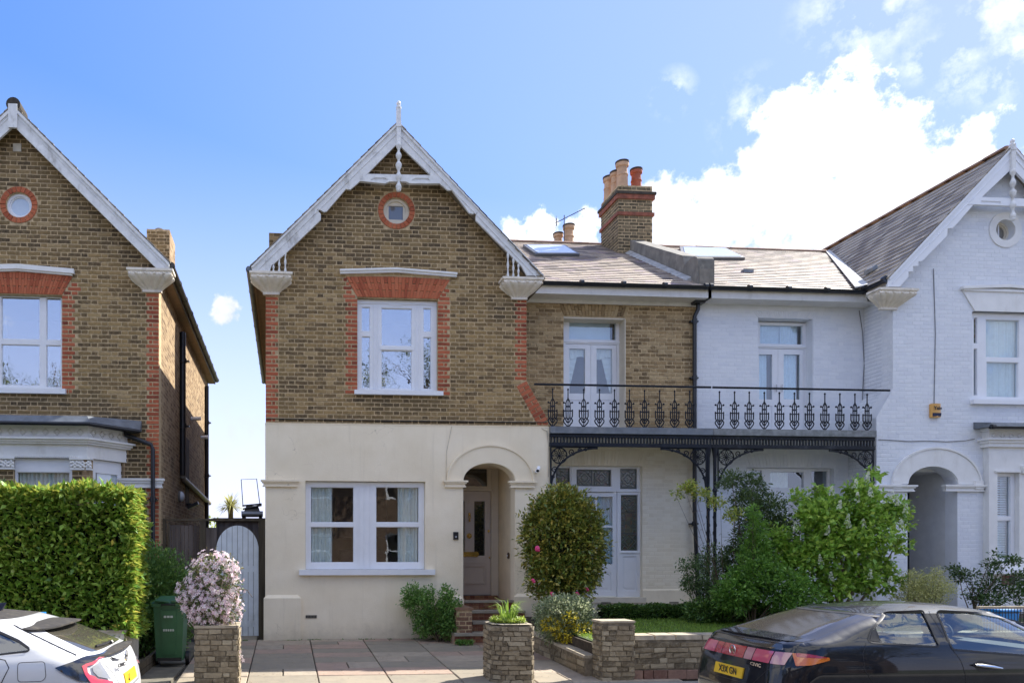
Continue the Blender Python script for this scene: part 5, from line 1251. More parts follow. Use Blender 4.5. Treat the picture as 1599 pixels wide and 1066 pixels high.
for px in (1397, 1525): x = X_(px, YF); MB().box(x - .09, YF - .075, wozs - .08, x + .09, YF, wozs + .09).build('arch_stop', white_trim, Wh)
# gable trim
RL = [(1386.5, 435), (1580.5, 229), (1580.5, 263), (1518, 322), (1498, 345), (1488, 356), (1480, 356.5), (1479, 368), (1440, 407.5), (1434, 408), (1434, 415), (1426, 415.5), (1426, 423.5), (1418.5, 424), (1418.5, 432), (1405, 447.5), (1386.5, 447.5)]
p = px_poly(RL, YB); MB().prism(p, YB, YB + .05).build('barge_board', wood_white, Wh)
p2 = [(2 * WA - q[0], q[1]) for q in p]; MB().prism(p2, YB, YB + .05).build('barge_board', wood_white, Wh)
for a, b in (((1386.5, 435), (1580.5, 229)),):
    a, b = Vector((*at(*a, YB),)), Vector((*at(*b, YB),))
    for mirr in (False, True):
        mb = MB(); 
        for s, w, o in ((0, .04, .03), (.13, .015, .012)):
            d = (b - a).normalized(); n_ = Vector((d.y, -d.x)); n_ = n_ if n_.y < 0 else -n_; c = [a + n_ * s, b + n_ * s, b + n_ * (s + w), a + n_ * (s + w)]
            mb.prism([((2 * WA - v.x) if mirr else v.x, v.y) for v in c], YB - o, YB + .002)
        mb.build('barge_moulding', wood_white, Wh)
zcb = Z_(1560, 309, YB), Z_(1560, 321, YB); hwc = (WZ - .3 - zcb[1]) / WTAN
mb = MB(); mb.prism([(WA - hwc - .1, zcb[1]), (WA + hwc + .1, zcb[1]), (WA + hwc - .1, zcb[0]), (WA - hwc + .1, zcb[0])], YB - .01, YB + .06, [rect(WA - hwc * .78, zcb[1] + .03, WA - hwc * .3, zcb[1] + .08)]); mb.prism(rect(WA - hwc * .78, zcb[1] + .03, WA - hwc * .3, zcb[1] + .08), YB + .01, YB + .05); mb.build('collar_beam', wood_white, Wh)
finial(Wh, 1581.5, 216, 264, 232, YB - .03, 342)
capital(Wh, (X_(1364, YB) + X_(1437, YB)) / 2 + .02, Z_(1400, 450, YB), YF, .84, .36, .36, .31)
capital(Wh, 2 * WA - (X_(1364, YB) + X_(1437, YB)) / 2, Z_(1400, 450, YB), YF, .84, .36, .36, .31)
# roofs
gable_roof(Wh, WA, WZ, WH, WH, WTAN, YB + .03, 24.6, slate_dark, .10)
verge(Wh, WA, WZ + .005, WH, WH, WTAN, YB, slate_dark)
mid_roof(Wh, XP + .06, WA - .6, slate_dark)
tilt = math.hypot(1, WTAN)
wex = WA - WH; wez = WZ - WH * WTAN; slen = WH * tilt
def in_g(u, v):      # u along +Y from the gable, v up the slope; cut along the valley
    y = YB + .05 + u; x = wex + v / tilt; z = wez + v / tilt * WTAN
    zm = ZE + (y - YE) * SL
    return v < slen - .02 and (z > zm + .02 or y < YE) and y < 21.5
slates(Wh, (wex, YB + .05, wez + .01), (0, 1, 0), (1, 0, WTAN), 6.9, slen, in_g, slate_dark, exposure=.2, width=.27, name='slate', seed=8)
def inside_r(u, v):
    x = XP + .1 + u; z = ZE + v / vsl * (ZR - ZE); xm = WA - (WZ - z) / WTAN - .12
    return v < vsl - .05 and XP + .2 < x < xm
slates(Wh, (XP + .1, YE - .02, ZE), (1, 0, 0), (0, YRG - YE, ZR - ZE), WA - XP, vsl, inside_r, slate, seed=10)
ridge(Wh, (X_(1019, 19.4), YRG, ZR), (X_(1293, YRG), YRG, ZR)); ridge(Wh, (WA, YB + .1, WZ + .01), (WA, 22, WZ + .01))
v0 = Vector((WA - (WZ - ZE) / WTAN, YE - .05, ZE + .05)); v1 = Vector((X_(1294, YRG) + .1, YRG, ZR + .04)); mb = MB(); k = 9
for i in range(k):
    a, b = v0.lerp(v1, i / k), v0.lerp(v1, (i + .97) / k); w = Vector((.17, 0, .08)); w2 = Vector((-.19, 0, .0)); mb.hexa([a + w2, a + w, b + w, b + w2], [p + Vector((0, 0, .03)) for p in (a + w2, a + w, b + w, b + w2)])
mb.build('valley_flashing', plain("pale_valley_flashing", (.55, .55, .53), .6, .1, 9, .2), Wh)
for px, py in ((1166, 427),):
    p = on_roof(px, py); MB().box(p.x - .12, p.y - .08, p.z, p.x + .12, p.y + .1, p.z + .07).build('roof_vent', lead, Wh)
# vent tile on the gable slope
yv = 15.6; vv = .62; MB().hexa([(wex + vv / tilt - .03, yv, wez + vv / tilt * WTAN + .05), (wex + vv / tilt + .08, yv, wez + (vv + .1) / tilt * WTAN + .05), (wex + vv / tilt + .08, yv + .28, wez + (vv + .1) / tilt * WTAN + .05), (wex + vv / tilt - .03, yv + .28, wez + vv / tilt * WTAN + .05)], [(wex + vv / tilt - .05, yv + .02, wez + vv / tilt * WTAN + .13), (wex + vv / tilt + .05, yv + .02, wez + (vv + .1) / tilt * WTAN + .13), (wex + vv / tilt + .05, yv + .26, wez + (vv + .1) / tilt * WTAN + .13), (wex + vv / tilt - .05, yv + .26, wez + vv / tilt * WTAN + .13)]).build('roof_vent', lead, Wh)
skylight(Wh, [(1064, 391.5 + 17), (1162, 408.5), (1132, 393), (1060, 391)])
mb = MB(); mb.box(XP + .03, YE + .05, 7.0, wx, YR + .02, 7.035); mb.box(XP + .03, YE + .02, 7.0, wex + .1, YE + .05, ZE - .02); mb.box(wex + .06, YB + .05, wez - .14, wx, YR + .02, wez - .10); mb.box(wex + .04, YB + .05, wez - .16, wex + .08, YE + .05, wez - .02); mb.build('fascia', fascia_white, Wh)
gutter(Wh, (XP + .0, YE - .05, ZE - .01), (wex + .03, YE - .05, ZE - .01), .062, n=4); gutter(Wh, (wex - .03, YB + .02, wez - .0), (wex - .03, YE - .05, wez - .0), .062, n=1)
# downpipe with hopper on the party line
px_ = X_(1085, YR - .1)
mb = MB(); mb.hexa([(px_ - .05, YR - .24, 6.95), (px_ + .15, YR - .24, 6.95), (px_ + .15, YR - .06, 6.95), (px_ - .05, YR - .06, 6.95)], [(px_ - .12, YR - .34, 7.12), (px_ + .22, YR - .34, 7.12), (px_ + .22, YR - .06, 7.12), (px_ - .12, YR - .06, 7.12)]); mb.box(px_ - .13, YR - .36, 7.12, px_ + .23, YR - .05, 7.17); mb.build('hopper', pipe_black, H)
downpipe(H, [(px_ + .06, YR - .12, 6.96), (px_ + .06, YR - .12, 6.85), (px_ - .0, YR - .09, 6.7), (px_ - .0, YR - .09, zdt)], .042, joints=[(px_, YR - .09, 6.6), (px_, YR - .09, 5.4)])
downpipe(H, [(px_ + .0, YR - .09, zdt - .3), (px_ + .0, YR - .09, 2.6), (px_ + .06, YR - .09, 1.2), (px_ + .08, YR - .1, .3)], .042, joints=[(px_, YR - .09, 2.3)])
# bay window at the far right
def bay(parent, xa, xb, Y, out, zt, m_body, pane_defs, roof_m, flip=1, cant=.75):
    """canted bay; xa is its outer corner on the wall"""
    def loop(o, e): return [(xa - e, Y + .05), (xa + cant * .8 - e * .4, Y - out - o), (xb - cant * .8 + e * .4, Y - out - o), (xb + e, Y + .05)]
    def band(mb, o, e, z0, z1):
        L = loop(o, e); n = 4
        mb.add([(p[0], p[1], z0) for p in L] + [(p[0], p[1], z1) for p in L], [(0, 1, 5, 4), (1, 2, 6, 5), (2, 3, 7, 6), (4, 5, 6, 7), (3, 2, 1, 0)])
    return band, loop
bz = lambda py: Z_(1570, py, YF - .05)
bxa = X_(1535, YF)
WB = (bxa, bxa + 2.85); mb = MB()
def wband_(mb, o, z0, z1): mb.box(WB[0] - o, YF - .14 - o, z0, WB[1] + o, YF + .01, z1)
# shallow square bay: frieze, cornices, body with two windows
bwin = (X_(1548, YF), bz(878), X_(1582, YF), bz(738))
body = [(WB[0], .3), (WB[1], .3), (WB[1], bz(694)), (WB[0], bz(694))]
mb.prism(body, YF - .14, YF, [rect(*bwin), rect(*bh2)]); mb.build('bay_wall', white_trim, Wh)
mb = MB(); wband_(mb, .02, bz(694), bz(674)); wband_(mb, .10, bz(693), bz(689)); wband_(mb, .14, bz(689), bz(686)); wband_(mb, .07, bz(699), bz(693)); wband_(mb, .08, bz(674), bz(670)); mb.build('bay_cornice', white_trim, Wh)
dm_ = MB(); dz0 = (bz(674) + bz(689)) / 2
for i in range(14):
    x = WB[0] + .1 + i * .19; s = .062; P = [(x - s, dz0), (x, dz0 + s), (x + s, dz0), (x, dz0 - s)]; q = .6; dm_.prism(P, YF - .175, YF - .155, [[(x - s * q, dz0), (x, dz0 + s * q), (x + s * q, dz0), (x, dz0 - s * q)]])
dm_.build('diamond_frieze', white_trim, Wh)
mb = MB(); mb.hexa([(WB[0] - .22, YF - .42, bz(670)), (WB[1] + .2, YF - .42, bz(670)), (WB[1] + .2, YF, bz(670)), (WB[0] - .22, YF, bz(670))], [(WB[0] - .18, YF - .38, bz(664)), (WB[1] + .2, YF - .38, bz(664)), (WB[1] + .2, YF, bz(659)), (WB[0] - .22, YF, bz(659))]); mb.build('bay_roof', lead, Wh)
gutter(Wh, (WB[0] - .24, YF - .42, bz(671)), (WB[1], YF - .42, bz(671)), .045, n=3)
Yq = YF - .04; bpn = [(X_(1551.5, Yq), bz(806), X_(1578, Yq), bz(743)), (X_(1553, Yq), bz(872), X_(1578, Yq), bz(812))]
bw = window_unit(Wh, 'window', (bwin[0] + .003, bwin[1] + .03, bwin[2] - .003, bwin[3] - .003), bpn, Yq, .06, cill=(X_(1535, Yq), bz(895), WB[1], bz(889), .16), room_depth=2.8)
window_unit(Wh, 'window', (bh2[0] + .003, bh2[1] + .03, bh2[2] - .003, bh2[3] - .003), [(bh2[0] + .1, bh2[1] + .1, bh2[2] - .1, bz(812)), (bh2[0] + .1, bz(806), bh2[2] - .1, bh2[3] - .06)], Yq, .06, curt=[(bh2[0] + .1, bh2[1], bh2[2] - .1, bh2[3])], curt_m=curtain_blue, room_depth=2.8)
mb = MB(); 
z = bz(872)
while z < bz(742):
    mb.hexa([(bpn[0][0], Yq + .09, z), (bpn[0][2], Yq + .09, z), (bpn[0][2], Yq + .125, z + .022), (bpn[0][0], Yq + .125, z + .022)], [(p[0], p[1], p[2] + .006) for p in [(bpn[0][0], Yq + .09, z), (bpn[0][2], Yq + .09, z), (bpn[0][2], Yq + .125, z + .022), (bpn[0][0], Yq + .125, z + .022)]]); z += .05
mb.build('venetian_blind', wood_white, bw)
MB().box(bpn[1][0] - .01, Yq + .13, bpn[1][1], bpn[1][2] + .01, Yq + .135, bpn[1][3]).build('lower_blind', curtain_blue, bw)
mb = MB(); mb.box(X_(1543, YF), YF - .18, bz(738), X_(1582, YF), YF - .14, bz(735)); mb.box(X_(1584, YF), YF - .2, bz(740), X_(1584, YF) + .35, YF - .14, bz(728))
for i in range(10): mb.ball((X_(1586, YF) + i * .035, YF - .2, bz(733 + (i % 3) * 2)), .022, 6, 4)
mb.build('bay_capital', white_trim, Wh)
mb = MB(); vx, vz = at(1575, 905, YF - .14); mb.box(vx - .16, YF - .15, vz - .1, vx + .14, YF - .13, vz + .1); mb.build('cellar_vent', kerb_brick, Wh); MB().box(vx + .0, YF - .155, vz - .08, vx + .12, YF - .149, vz + .08).build('vent_void', black_plastic, Wh)
# alarm box and cables
ax, az = at(1458, 641.5, YF)
AL = thing('alarm_box', 'small yellow alarm box with dark blue strip on the white gable wall', 'alarm box', (ax, YF, az))
ym = plain("alarm_yellow", (.70, .38, .10), .45, .03, 8, .05); hw_, hh_ = .105, .14
mb = MB(); n = 8; vs = []
for i in range(n + 1):
    s = -1 + 2 * i / n; vs += [(ax + hw_ * s, YF - .055 - .035 * (1 - s * s), az - hh_), (ax + hw_ * s, YF - .055 - .035 * (1 - s * s), az + hh_)]
k = len(vs); vs += [(ax - hw_, YF - .005, az - hh_), (ax - hw_, YF - .005, az + hh_), (ax + hw_, YF - .005, az - hh_), (ax + hw_, YF - .005, az + hh_)]
mb.add(vs, [(2 * i, 2 * i + 2, 2 * i + 3, 2 * i + 1) for i in range(n)] + [(k, 0, 1, k + 1), (2 * n, k + 2, k + 3, 2 * n + 1)] + [tuple([2 * i + 1 for i in range(n + 1)] + [k + 3, k + 1]), tuple([2 * i for i in range(n, -1, -1)] + [k, k + 2])]); mb.build('case', ym, AL)
MB().hexa([(ax - .085, YF - .088, az - .125), (ax + .085, YF - .088, az - .125), (ax + .085, YF - .05, az - .125), (ax - .085, YF - .05, az - .125)], [(ax - .085, YF - .098, az - .055), (ax + .085, YF - .098, az - .055), (ax + .085, YF - .05, az - .055), (ax - .085, YF - .05, az - .055)]).build('strobe_lens', plain("blue_lens", (.01, .02, .08), .2, .1, 8, 0), AL)
text('Yale', 'lettering', (ax + .01, YF - .094, az + .045), .10, black_plastic, AL, bold=.002)
def cable(name, pts, r, m, parent): return MB().tube(pts, r, 5).build(name, m, parent)
cab = plain("grey_cable", (.22, .23, .25), .6)
cxx = X_(1460, YF); cable('cable', [(X_(1457, YF), YF - .012, Z_(1457, 420, YF)), (X_(1460, YF), YF - .012, Z_(1460, 520, YF)), (ax, YF - .012, az + .13)], .008, cab, Wh)
cable('cable', [(X_(1371 + i * 15, YF), YF - .014, Z_(1400, 686.5 + [0, .3, 1, 2, 1.6, 1, 1.2, 2, 1, 0, -1][i] - (2 if i == 10 else 0), YF)) for i in range(11)], .008, cab, Wh)
cable('cable', [(X_(1341, YR), YR - .015, 6.95), (X_(1346, YR), YR - .015, 6.5), (X_(1349, YR), YR - .015, 5.8), (X_(1346, YR), YR - .015, 5.1), (X_(1347, YR), YR - .015, zdt)], .009, cab, Wh)
cable('cable', [(X_(705, YF), ys - .008, zs), (X_(697, YF), ys - .008, zs - .5), (X_(696, YF), ys - .008, Z_(696, 752, YF))], .005, plain("cream_cable", (.55, .50, .40), .7), H)
cable('cable', [(X_(845, YF), ys - .01, zs - .02), (X_(853, YF), ys - .01, zs - .07), (X_(855.5, YF), ys - .01, zs - .3), (X_(855.5, YF), ys - .01, 3.2)], .007, plain("cream_cable", (.55, .50, .40), .7), H)
cable('cable', [(xl, YF - .02, zs + .10), (XA, YF - .024, zs + .085), (xs1 - .05, YF - .02, zs + .10)], .009, black_plastic, H)
# camera and bell on the main house
sx_, sz_ = at(840, 733, ys - .1); CM = thing('security_camera', 'small white bullet camera fixed beside the porch arch', 'security camera', (sx_, ys, sz_))
mb = MB(); mb.tube([(sx_ - .01, ys + .0, sz_ - .03), (sx_ - .01, ys - .07, sz_ - .03)], .03, 12); mb.build('mount', wood_white, CM)
mb = MB(); mb.tube([(sx_ + .03, ys - .06, sz_ + .05), (sx_ - .035, ys - .19, sz_ - .03)], .035, 14); mb.build('camera_body', wood_white, CM, smooth=True); MB().tube([(sx_ - .035, ys - .19, sz_ - .03), (sx_ - .038, ys - .197, sz_ - .034)], .027, 12).build('lens', black_plastic, CM)
dx_, dz_ = at(711.5, 836, ys); DB = thing('video_doorbell', 'small black doorbell panel on the cream wall left of the porch', 'doorbell', (dx_, ys, dz_))
MB().box(dx_ - .05, ys - .03, dz_ - .075, dx_ + .05, ys, dz_ + .075).build('case', black_plastic, DB); MB().tube([(dx_, ys - .028, dz_ - .02), (dx_, ys - .034, dz_ - .02)], .018, 14).build('push_button', plain("grey_button", (.35, .36, .4), .3), DB)
# ================================================================== LEFT HOUSE
Lh = thing('brick_house', 'dark yellow brick house at the left with white bay cornice and plain gable boards', 'house', (-5, 15, 0))
lx = X_(248, YF); LA, LZ = at(21, 166, YB); lb = at(264.5, 411, YB); LT = (LZ - lb[1]) / (lb[0] - LA); LH = lb[0] - LA; lxl = 2 * LA - lx
def lroof(x, drop=.12): return LZ - abs(x - LA) * LT - drop
LWn = (2 * LA - X_(97, YF), Z_(50, 611, YF), X_(97, YF), Z_(50, 460, YF))
LRW = at(29.5, 320, YF)
lpoly = [(lxl, -.05), (lx, -.05), (lx, lroof(lx)), (LA, LZ - .12), (lxl, lroof(lxl))]
latop = Z_(50, 429, YF)
MB().prism(lpoly, YF, YF + .3, [rect(*LWn), circle(LRW[0], LRW[1], RR * .92, 32)]).build('wall', mortar, Lh)
lar = [(LWn[0], LWn[3]), (LWn[2], LWn[3]), (LWn[2] + .2, latop), (LWn[0] - .2, latop)]
lay(Lh, [lpoly, rect(LWn[0], LWn[1], LWn[2], LWn[3] - .001), [(p[0], p[1] - .001) if p[1] == LWn[3] else p for p in lar], circle(LRW[0], LRW[1], RR * .92 + .125, 32)], YF, stock, reds=[(lx, 0, 7.0), (LWn[0], LWn[1] - .02, LWn[3]), (LWn[2], LWn[1] - .02, LWn[3])], red_m=red, red_rects=[(LWn[2], LWn[3], LWn[2] + .22, latop - .06)], seed=41, near=(-3.8, 0, 5))
flat_arch(Lh, LWn[0], LWn[2], LWn[0] - .2, LWn[2] + .2, LWn[3] + .004, latop - .004, (0, .05), YF, redarch, 34)
ring_arch(Lh, LRW[0], LRW[1], RR * .92, RR * .92 + .115, YF, redarch, 22)
f = round_window(Lh, LRW[0], LRW[1], RR * .92, YF, wood_white)
mb = MB(); zt = latop + .02; xe = X_(117, YF); mb.prism([(2 * LA - xe, zt), (LA, zt + .06), (xe, zt), (xe, zt + .085), (LA, zt + .15), (2 * LA - xe, zt + .085)], YF - .09, YF + .02); mb.prism([(2 * LA - xe + .04, zt - .03), (LA, zt + .03), (xe - .04, zt - .03), (xe - .04, zt + .02), (LA, zt + .08), (2 * LA - xe + .04, zt + .02)], YF - .055, YF + .02); mb.build('hood_moulding', white_trim, Lh)
Yw = YF + .1; Z6 = lambda py: Z_(50, py, Yw)
lm = lambda p: (2 * LA - p[2], p[1], 2 * LA - p[0], p[3])
pR1, pR2 = (X_(72, Yw), Z6(530), X_(95, Yw), Z6(463)), (X_(72, Yw), Z6(604), X_(95, Yw), Z6(538)); m1, m2 = (2 * LA - X_(62, Yw), Z6(530), X_(62, Yw), Z6(463)), (2 * LA - X_(62, Yw), Z6(602), X_(62, Yw), Z6(538))
window_unit(Lh, 'window', (LWn[0] + .005, LWn[1] + .05, LWn[2] - .005, LWn[3] - .01), [pR1, pR2, (m1[0] + 0, m1[1], m1[2], m1[3]), m2, lm(pR1), lm(pR2)], Yw, pane_m=glass_up, cill=(LWn[0] - .06, LWn[1] - .05, X_(104, YF), LWn[1] + .045, .09))
vx, vz = at(27.5, 231.5, YF); MB().box(vx - .075, YF - .03, vz - .075, vx + .075, YF, vz + .075).build('vent_cover', plain("cream_vent", (.62, .56, .44), .6), Lh)
zt_ = lroof(lx) - .02
for xq in (lx - .25, lxl): MB().box(xq, YF + .3, -.05, xq + .25, 24.4, zt_).build('side_wall', side_brick, Lh)
# blind window as a flat dark panel, the recess shade put into its colour
b = MB(); b.prism([(lxl, -.05), (lx, -.05), (lx, zt_), (LA, LZ - .4), (lxl, zt_)], 24.15, 24.4); b.build('rear_wall', side_brick_x, Lh)
yq = 18.9; mb = MB(); mb.box(lx - .01, yq, 2.8, lx + .006, yq + .75, 4.5); mb.build('blind_window', plain("recess_shade_brick", (.06, .04, .025), .9), Lh)
gable_roof(Lh, LA, LZ, LH, LH, LT, YB + .03, 24.6, slate_dark); verge(Lh, LA, LZ + .005, LH, LH, LT, YB, slate_dark)
mb = MB(); mb.tube([(LA, YB - .02, LZ + .03), (LA, YB + .4, LZ + .03)], .13, 16); mb.build('ridge_end', lichen_dark, Lh)
for s in (1, -1):
    P = [(LA + s * q[0], q[1]) for q in [(0, LZ - .0), (LH, LZ - LH * LT), (LH, LZ - LH * LT - .12), (LH - .22, LZ - LH * LT - .12), (0, LZ - .36)]]
    MB().prism(P, YB, YB + .05).build('barge_board', barge_paint, Lh)
    mb = MB(); d = Vector((s, -LT)).normalized(); 
    for off, w, o in ((0, .05, .03), (.09, .012, .012)):
        n_ = Vector((-s * LT, -1)).normalized() * 1; a, b = Vector((LA, LZ - off * 1.4)), Vector((LA + s * LH, LZ - LH * LT - off * 1.4)); mb.prism([(a.x, a.y), (b.x, b.y), (b.x, b.y - w * 1.4), (a.x, a.y - w * 1.4)], YB - o, YB + .002)
    mb.build('barge_moulding', barge_paint, Lh)
MB().box(LA - .08, YB - .05, LZ - .42, LA + .08, YB, LZ + .02).build('apex_block', barge_paint, Lh)
mb = MB(); mb.box(lx, YB + .08, lb[1] - .14, lb[0] - .04, 24.5, lb[1] - .11); mb.build('soffit', soffit, Lh); MB().box(lb[0] - .05, YB + .06, lb[1] - .15, lb[0] - .02, 24.5, lb[1] - .02).build('fascia', plain("dark_fascia", (.10, .08, .06), .6), Lh)
gutter(Lh, (lb[0] + .03, YB + .02, lb[1] - .03), (lb[0] + .03, 24.5, lb[1] - .03), .06, plain("dark_gutter", (.05, .045, .04), .5), 10)
capital(Lh, (X_(200, YB) + X_(268, YB)) / 2, Z_(234, 419, YB), YF, .84, .34, .37, .31)
# side pipes
def side_x(px, py, x=None):
    x = lx + .06 if x is None else x; k = (px - CX) / FPX; Y = x * (CA - k * SA) / (SA + k * CA); f = x * SA + Y * CA; return Vector((x, Y, CAMZ + (CY - py) * f / FPX))
p = side_x(285, 500); q = side_x(285, 742)
downpipe(Lh, [(p.x, p.y, 6.75), (p.x, p.y, q.z)], .075, joints=[(p.x, p.y, 6.1), (p.x, p.y, 4.6)])
q2 = side_x(327, 785); downpipe(Lh, [(q.x, q.y, q.z), (q.x, q.y + .1, q.z - .06), (q2.x, q2.y, q2.z)], .07, plain("grey_waste_pipe", (.30, .27, .24), .5, .2, 9), name='waste_pipe')
p = side_x(323, 600); downpipe(Lh, [(p.x, p.y, 6.7), (p.x, p.y, 1.2)], .06, joints=[(p.x, p.y, 5.6), (p.x, p.y, 4.0), (p.x, p.y, 2.6)])
p = side_x(302, 654); downpipe(Lh, [(lx - .05, p.y, p.z), (lx + .25, p.y, p.z + .02)], .05, wood_white, name='flue'); p = side_x(317, 683); downpipe(Lh, [(lx - .05, p.y, p.z), (lx + .2, p.y, p.z + .02)], .05, wood_white, name='flue')
p = side_x(279, 775, lx); wl = thing('bulkhead_lamp', 'round white lamp on the side wall of the left brick house', 'wall lamp', (lx, p.y, p.z))
MB().tube([(lx, p.y, p.z), (lx + .05, p.y, p.z)], .13, 18).build('lamp_base', concrete, wl); mb = MB(); mb.ball((lx + .05, p.y, p.z), .12, 14, 8, sx=.7); mb.build('lamp_shade', frost, wl, smooth=True)
p = side_x(291, 787, lx); fl = thing('floodlight', 'black security floodlight below the slanting waste pipe', 'security light', (lx, p.y, p.z))
MB().tube([(lx, p.y, p.z), (lx + .12, p.y, p.z + .0)], .03, 8).build('bracket', black_plastic, fl); mb = MB(); mb.hexa([(lx + .05, p.y - .1, p.z - .12), (lx + .3, p.y - .1, p.z - .0), (lx + .3, p.y + .1, p.z - .0), (lx + .05, p.y + .1, p.z - .12)], [(lx + .03, p.y - .1, p.z - .04), (lx + .28, p.y - .1, p.z + .07), (lx + .28, p.y + .1, p.z + .07), (lx + .03, p.y + .1, p.z - .04)]); mb.build('lamp_head', black_plastic, fl)
# plinth moulding, front downpipe
mb = MB(); moulding(mb, X_(192, YF), lx + .02, Z_(225, 747, YF), [(.09, .04), (.065, .05), (.04, .06), (.055, .03)], YF); mb.build('string_moulding', white_trim, Lh)
ppx = X_(239, YF - .08); downpipe(Lh, [(X_(196, YF - .1), YF - .12, Z_(196, 670, YF)), (X_(196, YF - .1), YF - .1, Z_(196, 680, YF)), (X_(236, YF - .1), YF - .1, Z_(236, 695, YF)), (ppx, YF - .1, Z_(238, 703, YF)), (ppx, YF - .1, 0)], .042, joints=[(ppx, YF - .1, 2.7)])
# chimney behind the right slope
cy0 = 18.2; cc = prect(229, 358, 264, 425, cy0); mb = MB(); mb.box(cc[0], cy0, 5.5, cc[2], cy0 + .9, cc[3]); lc = mb.build('chimney', mortar, Lh); lay(lc, [rect(cc[0], cc[1] - .3, cc[2], cc[3])], cy0, stock, seed=44, limit=80); MB().box(cc[2] - .001, cy0, cc[1] - .8, cc[2] + .012, cy0 + .9, cc[3]).build('chimney_side', side_brick, lc)
mb = MB(); mb.lathe((cc[0] + cc[2]) / 2 - .03, cy0 + .4, [(.17, cc[3]), (.17, cc[3] + .1), (.08, cc[3] + .17)], 16); mb.build('capped_flue', lichen_dark, lc, smooth=True)
c2 = prect(420, 365, 436, 400, 18.5); MB().box(c2[0] + .0, 18.5, 5, c2[2] + .3, 19.2, c2[3] + .02).build('chimney', side_brick_x, H)
# bay of the left house
YBY = 14.30; LBX = X_(136.5, YBY); LBR = X_(198, YF)
def lz(py, px=60, Y=YBY): return Z_(px, py, Y)
def lring(mb, o, z0, z1, zo=0):
    A = [(2 * LA - LBX - 2.0, YBY - o), (LBX + o * .45, YBY - o), (LBR + o * 1.05, YF - o * .3), (LBR + o * 1.05, YF + .01), (2 * LA - LBX - 2.0, YF + .01)]
    n = 5; mb.add([(p[0], p[1], z0) for p in A] + [(p[0], p[1], z1) for p in A], [(i, (i + 1) % n, n + (i + 1) % n, n + i) for i in range(n)] + [(5, 6, 7, 8, 9), (4, 3, 2, 1, 0)])
mb = MB(); lring(mb, 0, lz(714), lz(692)); lring(mb, .015, lz(692), lz(668)); lring(mb, .16, lz(686.5), lz(683.5)); lring(mb, .11, lz(690), lz(686.4)); lring(mb, .07, lz(693), lz(690)); lring(mb, .03, lz(668.2), lz(664)); mb.build('bay_cornice', white_trim, Lh)
mb = MB(); s = .07; zc_ = lz(674)
for i in range(16):
    x = LBX - .12 - i * .205; P = [(x - s, zc_), (x, zc_ + s), (x + s, zc_), (x, zc_ - s)]; mb.prism(P, YBY - .035, YBY - .01, [[(x + (a - x) * .6, zc_ + (b - zc_) * .6) for a, b in P]])
dv = Vector((LBR - LBX, YF - YBY, 0)); dl = dv.length; dv.normalize(); mb.M = Matrix.Translation((LBX, YBY, 0)) @ Matrix.Rotation(math.atan2(dv.y, dv.x), 4, 'Z')
for i in range(4):
    x = .12 + i * .2; P = [(x - s, zc_), (x, zc_ + s), (x + s, zc_), (x, zc_ - s)]; mb.prism(P, -.035, -.01, [[(x + (a - x) * .6, zc_ + (b - zc_) * .6) for a, b in P]])
mb.M = None; mb.build('diamond_frieze', plain("frieze_greyish_paint", (.70, .69, .66), .6), Lh)  # slightly greyer white than the cornice
mb = MB(); A = [(2 * LA - LBX - 2, YBY - .25), (LBX + .11, YBY - .25), (LBR + .28, YF - .2), (LBR + .28, YF), (2 * LA - LBX - 2, YF)]; B = [(A[0][0], YBY - .12), (LBX + .03, YBY - .12), (LBR + .2, YF - .15), (LBR + .28, YF), A[4]]
mb.add([(p[0], p[1], lz(663)) for p in A] + [(p[0], p[1], lz(650) + (.06 if i > 2 else 0)) for i, p in enumerate(B)], [(0, 1, 6, 5), (1, 2, 7, 6), (2, 3, 8, 7), (5, 6, 7, 8, 9), (4, 3, 2, 1, 0)]); mb.build('bay_roof', lead, Lh)
downpipe(Lh, [(A[0][0], A[0][1] + .0, lz(664)), (A[1][0], A[1][1], lz(664)), (A[2][0], A[2][1], lz(664.5)), (X_(196, YF - .1), YF - .14, lz(665.5))], .035, name='gutter')
zb1 = lz(714.5)
def pier_(x0, x1, name): 
    mb = MB(); mb.box(x0, YBY + .03, -.05, x1, YBY + .3, zb1); return mb
pier_(X_(112, YBY), LBX - .002, 'p').build('bay_pier', mortar, Lh); lay(Lh, [rect(X_(112, YBY), 2.2, LBX, lz(733))], YBY + .03, stock, seed=50, limit=60); pier_(X_(-60, YBY), X_(20, YBY), 'p').build('bay_pier', mortar, Lh); lay(Lh, [rect(X_(-60, YBY), 2.2, X_(20, YBY), lz(733))], YBY + .03, stock, seed=51, limit=60)
for a, b in ((110, 143), (-8, 22)):
    mb = MB(); x0, x1 = X_(a, YBY), X_(b, YBY); mb.box(x0, YBY - .03, lz(733), x1, YBY + .1, lz(730)); mb.box(x0 - .01, YBY - .05, zb1 - .03, x1 + .01, YBY + .1, zb1)
    for i in range(22): mb.ball((x0 + (i % 11 + .5) * (x1 - x0) / 11, YBY - .02, lz(727 - 5 * (i // 11)) + .02 * math.sin(i * 2.3)), .028, 7, 5)
    mb.box(x0 + .02, YBY + .0, lz(731), x1 - .02, YBY + .1, zb1); mb.build('bay_capital', white_trim, Lh)
mb = MB(); 
for i in range(34): x = X_(22, YBY) + .01 + i * .0335; mb.box(x, YBY - .02, lz(714.5), x + .018, YBY + .05, lz(711.5))
mb.build('dentil_course', white_trim, Lh, kind='stuff')
wz0 = 1.0
window_unit(Lh, 'window', (X_(21, YBY), wz0, X_(114, YBY), zb1 - .002), [(X_(27, YBY + .1), wz0 + .1, X_(109, YBY + .1), lz(736))], YBY + .08, .07, curt=[(X_(25, YBY), wz0, X_(110, YBY), lz(737))], room_depth=.6)
